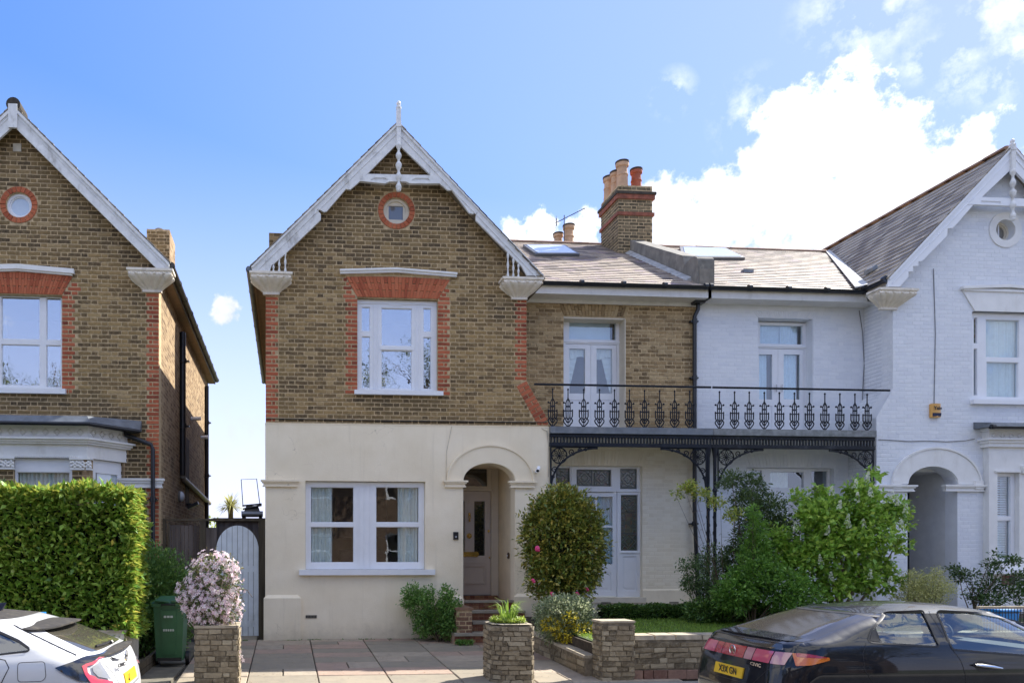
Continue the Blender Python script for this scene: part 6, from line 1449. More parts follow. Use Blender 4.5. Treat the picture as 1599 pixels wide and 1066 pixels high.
mb = MB(); mb.M = Matrix.Translation((LBX, YBY, 0)) @ Matrix.Rotation(math.atan2(dv.y, dv.x), 4, 'Z'); mb.prism(rect(.12, .5, dl - .05, zb1), .08, .14, [rect(.24, .7, dl - .16, lz(735))]); fr_ = mb.build('window', wood_white, Lh)
mb = MB(); mb.M = Matrix.Translation((LBX, YBY, 0)) @ Matrix.Rotation(math.atan2(dv.y, dv.x), 4, 'Z'); mb.box(.2, .115, .6, dl - .1, .12, lz(733)); mb.build('pane', glass_frost, fr_)
mb = MB(); mb.M = Matrix.Translation((LBX, YBY, 0)) @ Matrix.Rotation(math.atan2(dv.y, dv.x), 4, 'Z'); mb.box(-.05, .0, -.05, .12, .2, zb1); mb.box(dl - .06, .02, -.05, dl, .2, zb1); mb.build('bay_pier', side_brick, Lh)
# ================================================================== GARDENS
NR = np.random.RandomState(11)
def leaf_mat(name, stops, trans=.35, rough=.45, var=.25, gain=1.7):
    if stops[-1][1][1] < .45: stops = [(a, tuple(min(.75, x * gain * (1.08 if i == 0 else 1)) for i, x in enumerate(c))) for a, c in stops]
    t = NT(name); c = t.ramp(t.rand(), stops)
    c = t.mix(t.math('MULTIPLY', t.rmap(t.noise(2.2, 4), .4, .7), var), c, tuple(x * .55 for x in stops[len(stops) // 2][1]))
    p = t.n("ShaderNodeBsdfPrincipled", {"Base Color": c, "Roughness": rough, "Specular IOR Level": .45}); tr = t.n("ShaderNodeBsdfTranslucent", {"Color": t.mix(.5, c, tuple(min(1, x * 1.5) for x in stops[-1][1]))})
    t.L(t.n("ShaderNodeMixShader", {0: trans, 1: p.outputs[0], 2: tr.outputs[0]}).outputs[0], t.out.inputs[0]); return t.m
def unit(v): return v / np.maximum(np.linalg.norm(v, axis=1, keepdims=True), 1e-9)
def leaf_obj(name, P, D, size, aspect, m, parent, fold=.18, droop=.12, kind='stuff', up=None):
    N = len(P); a = unit(D); r = NR.normal(size=(N, 3)) * .5 + (np.array([0, 0, 1.0]) if up is None else up); s = unit(np.cross(a, r)); n = np.cross(s, a)
    l = np.asarray(size).reshape(-1, 1) * np.ones((N, 1)); w = l * aspect
    V = np.stack([P, P + a * l * .5 + s * w / 2 + n * w * fold, P + a * l * .55, P + a * l * .5 - s * w / 2 + n * w * fold, P + a * l - n * l * droop], 1).reshape(-1, 3)
    o = np.array(origin(parent)) if parent is not None else np.zeros(3); V = V - o
    b = (np.arange(N) * 5)[:, None]; F = np.concatenate([b + np.array([[0, 2, 1]]), b + np.array([[1, 2, 4]]), b + np.array([[0, 3, 2]]), b + np.array([[2, 3, 4]])], 1).reshape(-1, 3)
    me = bpy.data.meshes.new(name); me.vertices.add(len(V)); me.vertices.foreach_set("co", V.astype(np.float32).ravel()); me.loops.add(F.size); me.loops.foreach_set("vertex_index", F.astype(np.int32).ravel())
    me.polygons.add(len(F)); me.polygons.foreach_set("loop_start", np.arange(0, F.size, 3, dtype=np.int32)); me.polygons.foreach_set("loop_total", np.full(len(F), 3, dtype=np.int32)); me.update(); me.materials.append(m)
    ob = bpy.data.objects.new(name, me); link(ob, parent)
    if kind: ob['kind'] = kind
    return ob
def clump_pts(clumps, n, shell=.55, jitter=.09):
    """points and outward directions spread through a union of ellipsoids, denser towards the surface"""
    vol = np.array([c[1][0] * c[1][1] * c[1][2] for c in clumps]) ** .75; idx = NR.choice(len(clumps), n, p=vol / vol.sum())
    c = np.array([cl[0] for cl in clumps])[idx]; r = np.array([cl[1] for cl in clumps])[idx]
    d = unit(NR.normal(size=(n, 3))); rad = shell + (1 - shell) * NR.rand(n, 1) ** .7; rad *= 1 + jitter * NR.normal(size=(n, 1))
    return c + d * r * rad, d
def sprigs(P, D, k, spread, reach):
    """turn points into little sprays of k leaves"""
    Q = np.repeat(P, k, 0) + NR.normal(size=(len(P) * k, 3)) * spread; E = unit(np.repeat(D, k, 0) + NR.normal(size=(len(P) * k, 3)) * reach); return Q, E
def shrub(name, label, cat, base, clumps, n, leaf, aspect, m, stems=5, stem_m=None, shell=.5, reach=.6, upb=.25, group=None, stem_r=.014, part='foliage', k=4, spread=.03):
    t = thing(name, label, cat, base, group); P, D = clump_pts(clumps, n // k, shell); D = D + np.array([0, 0, upb]); P, D = sprigs(P, D, k, spread, reach)
    leaf_obj(part, P, D, leaf * (.7 + .6 * NR.rand(len(P))), aspect, m, t)
    mb = MB(); b = Vector(base)
    for i in range(stems):
        c = clumps[i % len(clumps)]; e = Vector(c[0]) + Vector(NR.normal(size=3) * .3 * np.array(c[1])); s = b + Vector((random.uniform(-.08, .08), random.uniform(-.08, .08), -.05)); mid = s.lerp(e, .5) + Vector((random.uniform(-.06, .06), random.uniform(-.06, .06), .08))
        mb.tube([s, s.lerp(mid, .5) + Vector((0, 0, .03)), mid, e], [stem_r, stem_r * .85, stem_r * .6, stem_r * .25], 6)
        for q in range(3):
            p0 = mid.lerp(e, random.random()); p1 = p0 + Vector(NR.normal(size=3) * .5 * np.array(c[1])); mb.tube([p0, p0.lerp(p1, .5) + Vector((0, 0, .03)), p1], [stem_r * .45, stem_r * .3, stem_r * .12], 5)
    mb.build('stems', stem_m or bark, t); return t
bark = plain("twig_bark", (.12, .085, .055), .9, .25, 14, .5, 60)
def flowers(parent, P, D, size, m, petals=5, name='blossom'):
    """small flat flowers with separate petals"""
    N = len(P); vs = []; fs = []; o = np.array(origin(parent))
    n = unit(D); t1 = unit(np.cross(n, NR.normal(size=(N, 3)))); t2 = np.cross(n, t1); sz = size * (.7 + .6 * NR.rand(N, 1)); P = P - o
    cols = []
    for k in range(petals):
        a = 2 * math.pi * k / petals + .3; d = t1 * math.cos(a) + t2 * math.sin(a); e = -t1 * math.sin(a) + t2 * math.cos(a)
        cols += [P, P + d * sz * .55 + e * sz * .26 + n * sz * .12, P + d * sz + n * sz * .05, P + d * sz * .55 - e * sz * .26 + n * sz * .12]
    V = np.stack(cols, 1).reshape(-1, 3); b = np.arange(N * petals)[:, None] * 4; F = b + np.array([[0, 1, 2, 3]])
    me = bpy.data.meshes.new(name); me.from_pydata(V.tolist(), [], F.tolist()); me.materials.append(m); ob = bpy.data.objects.new(name, me); link(ob, parent); ob['kind'] = 'stuff'; return ob

# ground of the left garden, border and raised garden on the right
mb = MB(); mb.box(-14, 10.62, -.6, -1.6, 26, -.10); struct('garden_path', mb, plain("path_concrete", (.17, .155, .12), .9, .2, 4, .5, 60, dirt=(.07, .07, .05), dirt_amt=.6))
mb = MB(); mb.box(-1.6, 15.62, -.6, -.3, 26, -.03); struct('side_passage', mb, concrete)
soil = plain("garden_soil", (.06, .045, .03), .95, .3, 12, .8, 50)
xg0 = X_(930, 10.9)
def lawn_z(y): return .34 + (y - 11.2) * .03
mb = MB(); mb.hexa([(xg0 + .05, 11.0, -.6), (30, 11.0, -.6), (30, YR + .02, -.6), (xg0 + .05, YR + .02, -.6)], [(xg0 + .05, 11.0, .33), (30, 11.0, .33), (30, YR + .02, .44), (xg0 + .05, YR + .02, .44)]); struct('garden_soil', mb, soil)
mb = MB(); mb.box(xs1, 13.2, -.6, xg0 + .04, YR, .30); struct('border_soil', mb, soil)
mb = MB(); mb.box(xs1, 14.75, .2, xb1, YR - .03, .47); struct('veranda_floor', mb, plain("veranda_paving", (.42, .37, .29), .85, .15, 6, .3, 50))
# lawn
mb = MB(); mb.add([(xg0 + .1, 11.25, .352), (xb1 + 2, 11.25, .352), (xb1 + 2, 13.9, .43), (xg0 + .1, 13.9, .43)], [(0, 1, 2, 3)]); lawn = struct('lawn', mb, plain("lawn_thatch", (.06, .09, .02), .95, .3, 30, .6, 80))
grass_m = leaf_mat("grass_blades", [(0, (.07, .14, .015)), (.5, (.11, .20, .025)), (1, (.18, .27, .05))], .3, .5)
n = 26000; P = np.stack([xg0 + .12 + NR.rand(n) * 5.2, 11.27 + NR.rand(n) * 2.6, np.zeros(n)], 1); P[:, 2] = .352 + (P[:, 1] - 11.25) * .0294
D = np.array([0, 0, 1.0]) + NR.normal(size=(n, 3)) * .35
tag(leaf_obj('lawn_grass', P, D, .03 + .03 * NR.rand(n), .18, grass_m, None), 'short bright green lawn behind the low stone garden wall', 'grass')
# stone piers and garden walls
def rubble_block(t, x0, x1, y0, y1, z0, z1, seed=1, m=None, course=.074, left=True, right=True, limit=150, top=True, sw=.21, hw=.12, front=True):
    m = m or rubble; MB().box(x0, y0, z0, x1, y1, z1).build('core', rubble_mortar, t)
    kw = dict(course=course, sw=sw, hw=hw, j=.014, proud=.016, limit=limit, shape_rough=.016, z0=z0)
    if front: lay(t, [rect(x0, z0, x1, z1)], y0, m, name='stone', seed=seed, **kw)
    if left: lay(t, [rect(-y1, z0, -y0, z1)], 0, m, name='stone', frame=rotz_frame(x0, 0, -90), seed=seed + 1, **kw)
    if right: lay(t, [rect(y0, z0, y1, z1)], 0, m, name='stone', frame=rotz_frame(x1, 0, 90), seed=seed + 2, **kw)
cop = plain("coping_stone", (.40, .34, .25), .9, .2, 8, .5, 50, dirt=(.15, .13, .09), dirt_amt=.5)
a = prect(305, 980, 371, 1064, 10.62); GP = thing('gate_pier', 'short grey stone gate pier under the pink flowering climber', 'gate pier', (a[0], 10.62, -.16))
rubble_block(GP, a[0], a[2], 10.62, 11.12, -.17, a[3], 60); MB().box(a[0] - .015, 10.6, a[3], a[2] + .015, 11.14, a[3] + .035).build('coping', cop, GP)
a = prect(771, 977, 834, 1062, 10.60); PP = thing('planter_pier', 'stubby rough stone pier planted with a grassy tuft, in front of the porch', 'planter pier', (a[0], 10.6, -.16))
cxp = (a[0] + a[2]) / 2; wv = (a[2] - a[0]) / 2; ch = .12
pl_ = [(-wv + ch, 0), (wv - ch * .4, 0), (wv, ch * .6), (wv, .5), (wv - ch, .62), (-wv + ch, .62), (-wv, .5), (-wv, ch)]
mb = MB(); P8 = [(cxp + p[0], 10.6 + p[1]) for p in pl_]; mb.add([(p[0], p[1], -.17) for p in P8] + [(p[0], p[1], a[3]) for p in P8], [(i, (i + 1) % 8, 8 + (i + 1) % 8, 8 + i) for i in range(8)] + [tuple(range(8, 16))]); mb.build('core', rubble_mortar, PP)
for i in range(8):
    p, q = Vector(P8[i]), Vector(P8[(i + 1) % 8]); L = (q - p).length; fr = Matrix.Translation((p.x, p.y, 0)) @ Matrix.Rotation(math.atan2(q.y - p.y, q.x - p.x), 4, 'Z')
    lay(PP, [rect(-.01, -.17, L + .01, a[3] + random.uniform(-.01, .02))], 0, rubble, name='stone', frame=fr, seed=70 + i, course=.068, sw=.19, hw=.12, j=.012, proud=.018, limit=40, shape_rough=.018, z0=-.17)
mb = MB(); mb.add([(p[0], p[1], a[3] + .02) for p in P8] + [(cxp + (p[0] - cxp) * .8, 10.9 + (p[1] - 10.9) * .8, a[3] + .03) for p in P8], [(i, (i + 1) % 8, 8 + (i + 1) % 8, 8 + i) for i in range(8)]); mb.build('rim', cop, PP)
MB().add([(cxp + (p[0] - cxp) * .9, 10.9 + (p[1] - 10.9) * .9, a[3] + .025) for p in P8], [tuple(range(8))]).build('soil', soil, PP)
GT = thing('grass_tuft', 'spiky green grassy tuft growing in the stone planter pier', 'plant', (cxp, 10.9, a[3]))
n = 90; ang = NR.rand(n) * 6.28; ln_ = .16 + .28 * NR.rand(n); mb = MB()
for i in range(n):
    d = Vector((math.cos(ang[i]), math.sin(ang[i]), 0)); s = Vector((cxp, 10.88, a[3] + .02)) + d * .1 * NR.rand(); L = ln_[i]; o = L * (.25 + .75 * NR.rand()); w = Vector((-d.y, d.x, 0)) * .007
    p0, p1, p2 = s, s + d * o * .35 + Vector((0, 0, L * .7)), s + d * o + Vector((0, 0, L * (.95 - .5 * NR.rand()))); mb.add([p0 - w, p0 + w, p1 - w, p1 + w, p2], [(0, 1, 3, 2), (2, 3, 4)])
mb.build('blades', grass_m, GT, kind='stuff')
n = 1500; ang = NR.rand(n) * 6.28; rr = .25 * NR.rand(n) ** .5; P = np.stack([cxp + rr * np.cos(ang) * 1.02, 10.9 + rr * np.sin(ang), a[3] + .03 + .05 * NR.rand(n)], 1); D = np.array([0, 0, .6]) + NR.normal(size=(n, 3)) * .6
lime = leaf_mat("lime_leaves", [(0, (.16, .26, .03)), (.5, (.26, .36, .05)), (1, (.38, .46, .09))], .35)
leaf_obj('ground_leaves', P, D, .03 + .03 * NR.rand(n), .45, lime, GT)
# tall pier and garden wall
a = prect(940, 972, 990, 1058, 10.7); TW = thing('garden_wall', 'low rough stone garden wall with a taller end pier, beside the black car', 'garden wall', (a[0], 10.7, -.16))
rubble_block(TW, a[0], a[2], 10.7, 11.02, -.17, a[3], 80, limit=60, right=True); MB().box(a[0] - .015, 10.685, a[3], a[2] + .015, 11.04, a[3] + .03).build('coping', cop, TW)
zw = Z_(1050, 996, 10.78); XW1 = X_(1650, 10.78)
MB().box(a[2] + .001, 10.78, -.17, XW1, 11.05, zw).build('core', rubble_mortar, TW)
lay(TW, [rect(a[2] + .02, .0, XW1, zw)], 10.78, rubble, name='stone', course=.078, sw=.26, hw=.15, j=.014, proud=.016, limit=200, shape_rough=.016, seed=83)
lay(TW, [rect(a[2] + .02, -.16, XW1, -.005)], 10.76, kerb_brick, name='footing_stone', course=.15, sw=.3, hw=.2, j=.015, proud=.014, limit=60, shape_rough=.01, seed=84, z0=-.16)
x = a[2] + .02
while x < XW1:
    w = random.uniform(.28, .5); z = zw + random.uniform(-.004, .006); mb = MB(); mb.hexa([(x, 10.765, zw - .02), (x + w, 10.765, zw - .02), (x + w, 11.07, zw - .02), (x, 11.07, zw - .02)], [(x + .006, 10.775, z + .045), (x + w - .006, 10.775 + random.uniform(-.005, .01), z + .045), (x + w - .006, 11.06, z + .05), (x + .006, 11.06, z + .05)]); mb.build('coping', cop, TW); x += w + .012
LK = thing('low_border_wall', 'knee-low stone edging wall running back from the tall pier along the drive', 'edging wall', (a[0], 11.0, -.15)); xk = a[0] - .12
MB().hexa([(xk, 11.03, -.2), (xk + .2, 11.03, -.2), (xk + .2, 14.0, -.2), (xk, 14.0, -.2)], [(xk, 11.03, .13), (xk + .2, 11.03, .13), (xk + .2, 14.0, .24), (xk, 14.0, .24)]).build('core', rubble_mortar, LK)
lay(LK, [[(-14.0, -.15), (-11.03, -.15), (-11.03, .13), (-14.0, .24)]], 0, rubble, name='stone', frame=rotz_frame(xk, 0, -90), seed=88, course=.09, sw=.3, hw=.2, j=.014, proud=.014, shape_rough=.01, limit=60)
y = 11.03
while y < 13.9:
    z = .13 + (y - 11.03) * .037; MB().hexa([(xk - .02, y, z), (xk + .22, y, z), (xk + .22, y + .38, z + .014), (xk - .02, y + .38, z + .014)], [(xk - .01, y + .004, z + .04), (xk + .21, y + .004, z + .045), (xk + .21, y + .376, z + .06), (xk - .01, y + .376, z + .052)]).build('coping', cop, LK); y += .39
mb = MB(); mb.add([(xk + .21, 11.05, .12), (xg0 + .6, 11.05, .12), (xg0 + .6, 13.3, .25), (xk + .21, 13.3, .25)], [(0, 1, 2, 3)]); struct('verge', mb, plain("lawn_thatch", (.06, .09, .02)))
n = 2500; P = np.stack([xk + .21 + NR.rand(n) * .35, 11.1 + NR.rand(n) * 2, np.zeros(n)], 1); P[:, 2] = .12 + (P[:, 1] - 11.05) * .057; tag(leaf_obj('verge_grass', P, np.array([0, 0, 1.0]) + NR.normal(size=(n, 3)) * .4, .04 + .03 * NR.rand(n), .18, grass_m, None), 'strip of bright grass between edging wall and tall pier', 'grass')
# entrance steps
ES = thing('entrance_steps', 'tiled front steps with grey stone treads leading up to the porch', 'steps', (4.1, 14.6, 0))
tile_m = brick_mat("patterned_step_tile", [(0, (.10, .035, .025)), (.4, (.17, .055, .035)), (.7, (.22, .09, .05)), (1, (.30, .17, .09))], .5, .35, .1)
tread_m = plain("worn_stone_tread", (.30, .265, .21), .85, .12, 7, .4, 50, dirt=(.12, .11, .08), dirt_amt=.5)
sx0, sx1 = X_(736, 14.5), ox1 + .12
st = [(15.0, .74), (14.7, .555), (14.4, .37), (14.1, .185)]
MB().box(ox0 + .002, YF + .02, -.04, ox1 - .002, YD, zth - .19 + .16).build('porch_floor', tile_m, ES)
for i, (y, z) in enumerate(st):
    xa, xb = (ox0 + .01, ox1 - .01) if i == 0 else ((sx0, sx1) if i < 3 else (X_(708, 14.2), sx1))
    yb = 15.1 if i == 0 else st[i - 1][0] + .02; yy = y if i else 14.98
    MB().box(xa, yy + .02, -.1, xb, yb + .05, z - .05).build('riser', mortar_red, ES)
    if i == 3: MB().box(xa - .001, yy - .02, z - .052, xb, yb - .001, z).build('tread', tread_m, ES)
    else: MB().box(xa, yy - .015, z - .045, xb, yb - (.0 if i else 0), z).build('tread', tread_m, ES)
    x = xa + .005
    while x < xb - .05:
        for r in range(2): MB().box(x, yy + .008, z - .05 - .062 * (r + 1), min(x + .095, xb), yy + .02, z - .055 - .062 * r).build('tile', tile_m, ES)
        x += .10
x = ox0 + .01                                          # riser under the door, tiled threshold
while x < ox1 - .05:
    MB().box(x, YD - .06, zth - .05, x + .095, YD - .045, zth + .035).build('tile', tile_m, ES); x += .1
BP = thing('brick_pier', 'little brown brick pier beside the front steps', 'pier', (X_(713, 14.2), 14.2, 0)); a = prect(713, 952, 737, 990, 14.2)
MB().box(a[0], 14.2, -.03, a[2], 14.98, a[3]).build('core', mortar, BP)
for fr, u0, u1 in ((None, a[0], a[2]), (rotz_frame(a[2], 0, 90), 14.2, 14.98), (rotz_frame(a[0], 0, -90), -14.98, -14.2)):
    lay(BP, [rect(u0, 0, u1, a[3])], 14.2, step_brick, frame=fr, seed=91, limit=60)
MB().box(a[0] - .02, 14.17, a[3], a[2] + .02, 14.98, a[3] + .05).build('coping', step_brick, BP)
# wooden side fence and gate
FY = 15.52; wood = NT("weathered_fence_wood"); 
def wood_mat(name, c0, c1):
    t = NT(name); c = t.ramp(t.noise(9, 6, .65, stretch=(1, 1, .08)), [(.3, c0), (.7, c1)]); c = t.mix(t.math('MULTIPLY', t.rand(), .3), c, c0); return t.done(c, .85, t.bump(t.noise(30, 5, .7, stretch=(1, 1, .06)), .6, .006), spec=.2)
fence_wood = wood_mat("fence_board_wood", (.07, .055, .048), (.22, .185, .165)); post_wood = wood_mat("fence_post_wood", (.06, .05, .035), (.16, .13, .09)); gate_paint = plain("pale_blue_gate_paint", (.76, .82, .86), .5, .06, 5, .15, 40, dirt=(.30, .33, .33), dirt_amt=.3)
FN = thing('wooden_fence', 'dark weathered board fence with long top rail left of the arched gate', 'fence', (X_(280, FY), FY, 0))
x = X_(262, FY); xe = X_(311, FY); zt = Z_(290, 819, FY)
while x < xe: w = random.uniform(.07, .095); MB().box(x, FY + random.uniform(0, .008), -.05, min(x + w - .008, xe), FY + .02, zt + random.uniform(-.01, .01)).build('board', fence_wood, FN); x += w
for p0, p1, zt2 in ((250, 259, 812), (262, 265, 815), (312, 321, 811), (404, 413.5, 811)): MB().box(X_(p0, FY), FY - .04, -.05, X_(p1, FY), FY + .07, Z_(p0, zt2, FY)).build('post', post_wood, FN)
MB().box(X_(248, FY), FY - .05, Z_(330, 813, FY), X_(414, FY), FY + .06, Z_(330, 809.5, FY)).build('top_rail', post_wood, FN); MB().box(X_(262, FY), FY + .02, .5, xe, FY + .06, .6).build('rail', fence_wood, FN)
MB().box(X_(321, FY), FY + .05, -.05, X_(338, FY), FY + .07, zt - .05).build('side_board', fence_wood, FN)
GA = thing('garden_gate', 'pale blue boarded garden gate with a rounded top', 'gate', (X_(371, FY), FY, 0)); gx0, gx1 = X_(337.5, FY), X_(404, FY); zgt = Z_(371, 820, FY); gc, gw = (gx0 + gx1) / 2, (gx1 - gx0) / 2; nb = 8
ztp = lambda x: zgt - .50 + .50 * math.sqrt(max(0, 1 - ((x - gc) / gw) ** 2))
for i in range(nb):
    a0, a1 = gx0 + 2 * gw * i / nb + .004, gx0 + 2 * gw * (i + 1) / nb - .004; ps = [(a0, .02), (a1, .02)] + [(a1 + (a0 - a1) * k / 5, ztp(a1 + (a0 - a1) * k / 5)) for k in range(6)]
    MB().prism(ps, FY - .004, FY + .02).build('board', gate_paint, GA)
mb = MB(); mb.box(gx0 + .02, FY + .02, .2, gx1 - .02, FY + .05, .32); mb.box(gx0 + .02, FY + .02, 1.3, gx1 - .02, FY + .05, 1.42); mb.box(gx0 + .05, FY + .02, .03, gx0 + .12, FY + .045, 1.7); mb.build('ledge', gate_paint, GA)
MB().box(gx0, FY, -.03, gx1, FY + .3, .02).build('threshold', concrete, FN)
LT_ = thing('lean_to_store', 'low dark store roof behind the gate carrying the folded mower', 'shed', (-1.2, 16.6, 0)); zr0 = Z_(395, 810, 16.6)
mb = MB(); mb.box(X_(340, 16.6), 16.2, -.03, xl - .02, 17.6, zr0 - .07); mb.build('wall', fence_wood, LT_); MB().box(X_(336, 16.6), 16.1, zr0 - .06, xl - .01, 17.7, zr0).build('roof', lichen_dark, LT_)
MW = thing('lawn_mower', 'folded black lawn mower frame standing on the store roof', 'lawn mower', (X_(394, 16.6), 16.6, zr0)); Z7 = lambda py: Z_(394, py, 16.6); X7 = lambda px: X_(px, 16.6)
mb = MB(); mb.box(X7(380), 16.4, zr0 + .05, X7(408), 16.8, zr0 + .16); mb.hexa([(X7(382), 16.42, zr0 + .16), (X7(406), 16.42, zr0 + .16), (X7(406), 16.78, zr0 + .16), (X7(382), 16.78, zr0 + .16)], [(X7(385), 16.5, zr0 + .28), (X7(403), 16.5, zr0 + .28), (X7(403), 16.7, zr0 + .28), (X7(385), 16.7, zr0 + .28)]); mb.build('deck', black_plastic, MW)
MB().tube([(X7(380), 16.45, Z7(790)), (X7(377), 16.5, Z7(749)), (X7(401), 16.5, Z7(748)), (X7(406), 16.45, Z7(787))], .009, 6).tube([(X7(379), 16.45, Z7(790)), (X7(409), 16.45, Z7(787))], .02, 6).tube([(X7(380), 16.45, Z7(795)), (X7(409), 16.45, Z7(789))], .02, 6).build('handle', black_plastic, MW)
for px in (381, 407):
    for y in (16.4, 16.8): MB().tube([(X7(px) - .03, y, zr0 + .07), (X7(px) + .03, y, zr0 + .07)], .07, 12).build('wheel', black_plastic, MW)
MB().tube([(X7(378), 16.38, zr0 + .1), (X7(411), 16.38, zr0 + .1)], .06, 12).build('roller', plain("mower_roller", (.3, .3, .29), .4, metal=.6), MW)
# cordyline and greenery behind
palm_m = leaf_mat("palm_blades", [(0, (.10, .12, .04)), (.5, (.20, .22, .08)), (1, (.36, .36, .16))], .3); pc = Vector((*at(360, 790, 26)[:1], 26, at(360, 790, 26)[1])); PT = thing('palm', 'spiky cabbage palm head behind the garden gate', 'palm tree', (pc.x, 26, -.3))
MB().tube([(pc.x, 26, -.3), (pc.x + .03, 26, 1.5), (pc.x, 26, pc.z)], [.14, .11, .08], 10).build('trunk', bark, PT); mb = MB()
for i in range(130):
    d = Vector(NR.normal(size=3)); d.z = abs(d.z) * .9 - .35; d.normalize(); L = .42 + .3 * random.random(); w = d.cross(Vector((0, 0, 1))).normalized() * .02; s = pc + Vector((0, 0, -.05)); e = s + d * L; mdl = s + d * L * .55 + Vector((0, 0, .05)); mb.add([s - w, s + w, mdl - w, mdl + w, e - Vector((0, 0, .08))], [(0, 1, 3, 2), (2, 3, 4)])
mb.build('fronds', palm_m, PT, kind='stuff')
bright = leaf_mat("sunny_shrub_leaves", [(0, (.10, .16, .02)), (.5, (.20, .28, .04)), (1, (.34, .40, .08))], .35)
dark_leaf = leaf_mat("dark_shrub_leaves", [(0, (.018, .04, .012)), (.5, (.035, .075, .02)), (1, (.07, .12, .03))], .2)
shrub('garden_bush', 'sunny yellow-green bush behind the gate, below the palm', 'bush', (-1.9, 24.8, -.3), [((-2.3, 24.8, 1.5), (.9, .5, 1.3)), ((-1.0, 25, 1.4), (1.0, .5, 1.25)), ((.2, 25, 1.2), (.9, .5, 1.1))], 7000, .12, .45, bright)
# laurel hedge
laurel = leaf_mat("laurel_leaves", [(0, (.03, .085, .012)), (.35, (.07, .16, .02)), (.7, (.12, .235, .035)), (.96, (.22, .34, .08)), (1, (.34, .30, .06))], .25, .24, .2)
hx1, hy0, hy1, hz0, hz1 = X_(201, 10.95), 10.95, 11.95, .50, Z_(100, 764, 10.95); hx0 = -7.5
HG = thing('laurel_hedge', 'big clipped laurel hedge with glossy leaves beside the wheelie bin', 'hedge', (hx0, hy0, -.1))
MB().box(hx0, hy0 + .22, .3, hx1 - .22, hy1, hz1 - .2).build('dark_core', plain("hedge_inner", (.012, .018, .008), .95, .3, 9, 0), HG, kind='stuff')  # solid dark box standing in for the shade among the inner twigs
def hedge_pts(n, which):
    u = NR.rand(n); v = NR.rand(n); d = .16 * NR.rand(n) ** 1.3; bl = .05 * np.sin(u * 23) + .04 * np.sin(v * 17 + 2)
    if which == 'f': P = np.stack([hx0 + (hx1 - hx0) * u, hy0 + d + bl * .6, hz0 + (hz1 - hz0) * v], 1); D = np.tile([0, -1, .35], (n, 1))
    elif which == 't': P = np.stack([hx0 + (hx1 - hx0) * u, hy0 + (hy1 - hy0) * v, hz1 - d + bl], 1); D = np.tile([0, -.2, 1.0], (n, 1))
    else: P = np.stack([hx1 - d + bl * .8, hy0 + (hy1 - hy0) * u, hz0 + (hz1 - hz0) * v], 1); D = np.tile([1, -.1, .4], (n, 1))
    return P, D + NR.normal(size=(n, 3)) * .55
Q = [hedge_pts(15000, 'f'), hedge_pts(8000, 't'), hedge_pts(7500, 's')]; P = np.concatenate([q[0] for q in Q]); D = np.concatenate([q[1] for q in Q])
corner = (P[:, 0] > hx1 - .12) & (P[:, 1] < hy0 + .12) & (NR.rand(len(P)) < .4); P = P[~corner]; D = D[~corner]
leaf_obj('foliage', P, D, .095 + .065 * NR.rand(len(P)), .42, laurel, HG)
lm_ = MB(); lm_.add([(0, 0, 0), (.024, .008, .055), (0, 0, .06), (-.024, .008, .055), (0, -.012, .115)], [(0, 2, 1), (1, 2, 4), (0, 3, 2), (2, 3, 4)]); lme = lm_.mesh('leaf', laurel)
for i in range(260):
    x = random.uniform(X_(2, 10.95), hx1); z = random.uniform(1.0, hz1 + .04); y = hy0 - random.uniform(-.02, .06); o = inst('leaf', lme, (x, y, z), HG, (random.uniform(.3, 1.5), random.uniform(-.9, .9), random.uniform(-.9, .9))); s = random.uniform(.8, 1.25); o.scale = (s, s, s)
a = prect(120, 988, 193, 1040, 10.9); HPt = thing('planter_box', 'low whitewashed planter wall under the end of the laurel hedge', 'planter', (a[0], 10.9, -.15)); MB().box(hx0, 10.92, -.17, a[2], 12.0, a[3]).build('wall', plain("whitewashed_render", (.62, .58, .50), .85, .1, 4, .4, 40, dirt=(.25, .22, .17), dirt_amt=.5), HPt); MB().box(hx0, 10.89, a[3], a[2] + .03, 12.0, a[3] + .04).build('coping', cop, HPt)
fine = leaf_mat("feathery_dark_leaves", [(0, (.03, .075, .02)), (.6, (.06, .14, .03)), (1, (.14, .23, .05))], .25)
shrub('evergreen_bush', 'dark feathery bush between the laurel hedge and the fence', 'bush', (X_(232, 13.6), 13.6, -.1), [((X_(225, 13.6), 13.8, 1.0), (.8, .6, .85)), ((X_(258, 13.6), 13.8, .85), (.55, .5, .8)), ((X_(215, 13.6), 13.6, .4), (.7, .6, .55)), ((X_(268, 13.4), 13.4, .5), (.4, .4, .5))], 30000, .07, .35, fine, k=6, shell=.3)
EB = thing('timber_edging', 'low timber edging beside the path under the hedge', 'edging', (hx1 + .1, 12, -.1)); 
for i in range(2): MB().box(hx1 + .05, 10.95, -.12 + i * .11, hx1 + .11, 14.2, -.02 + i * .11).build('sleeper', post_wood, EB)
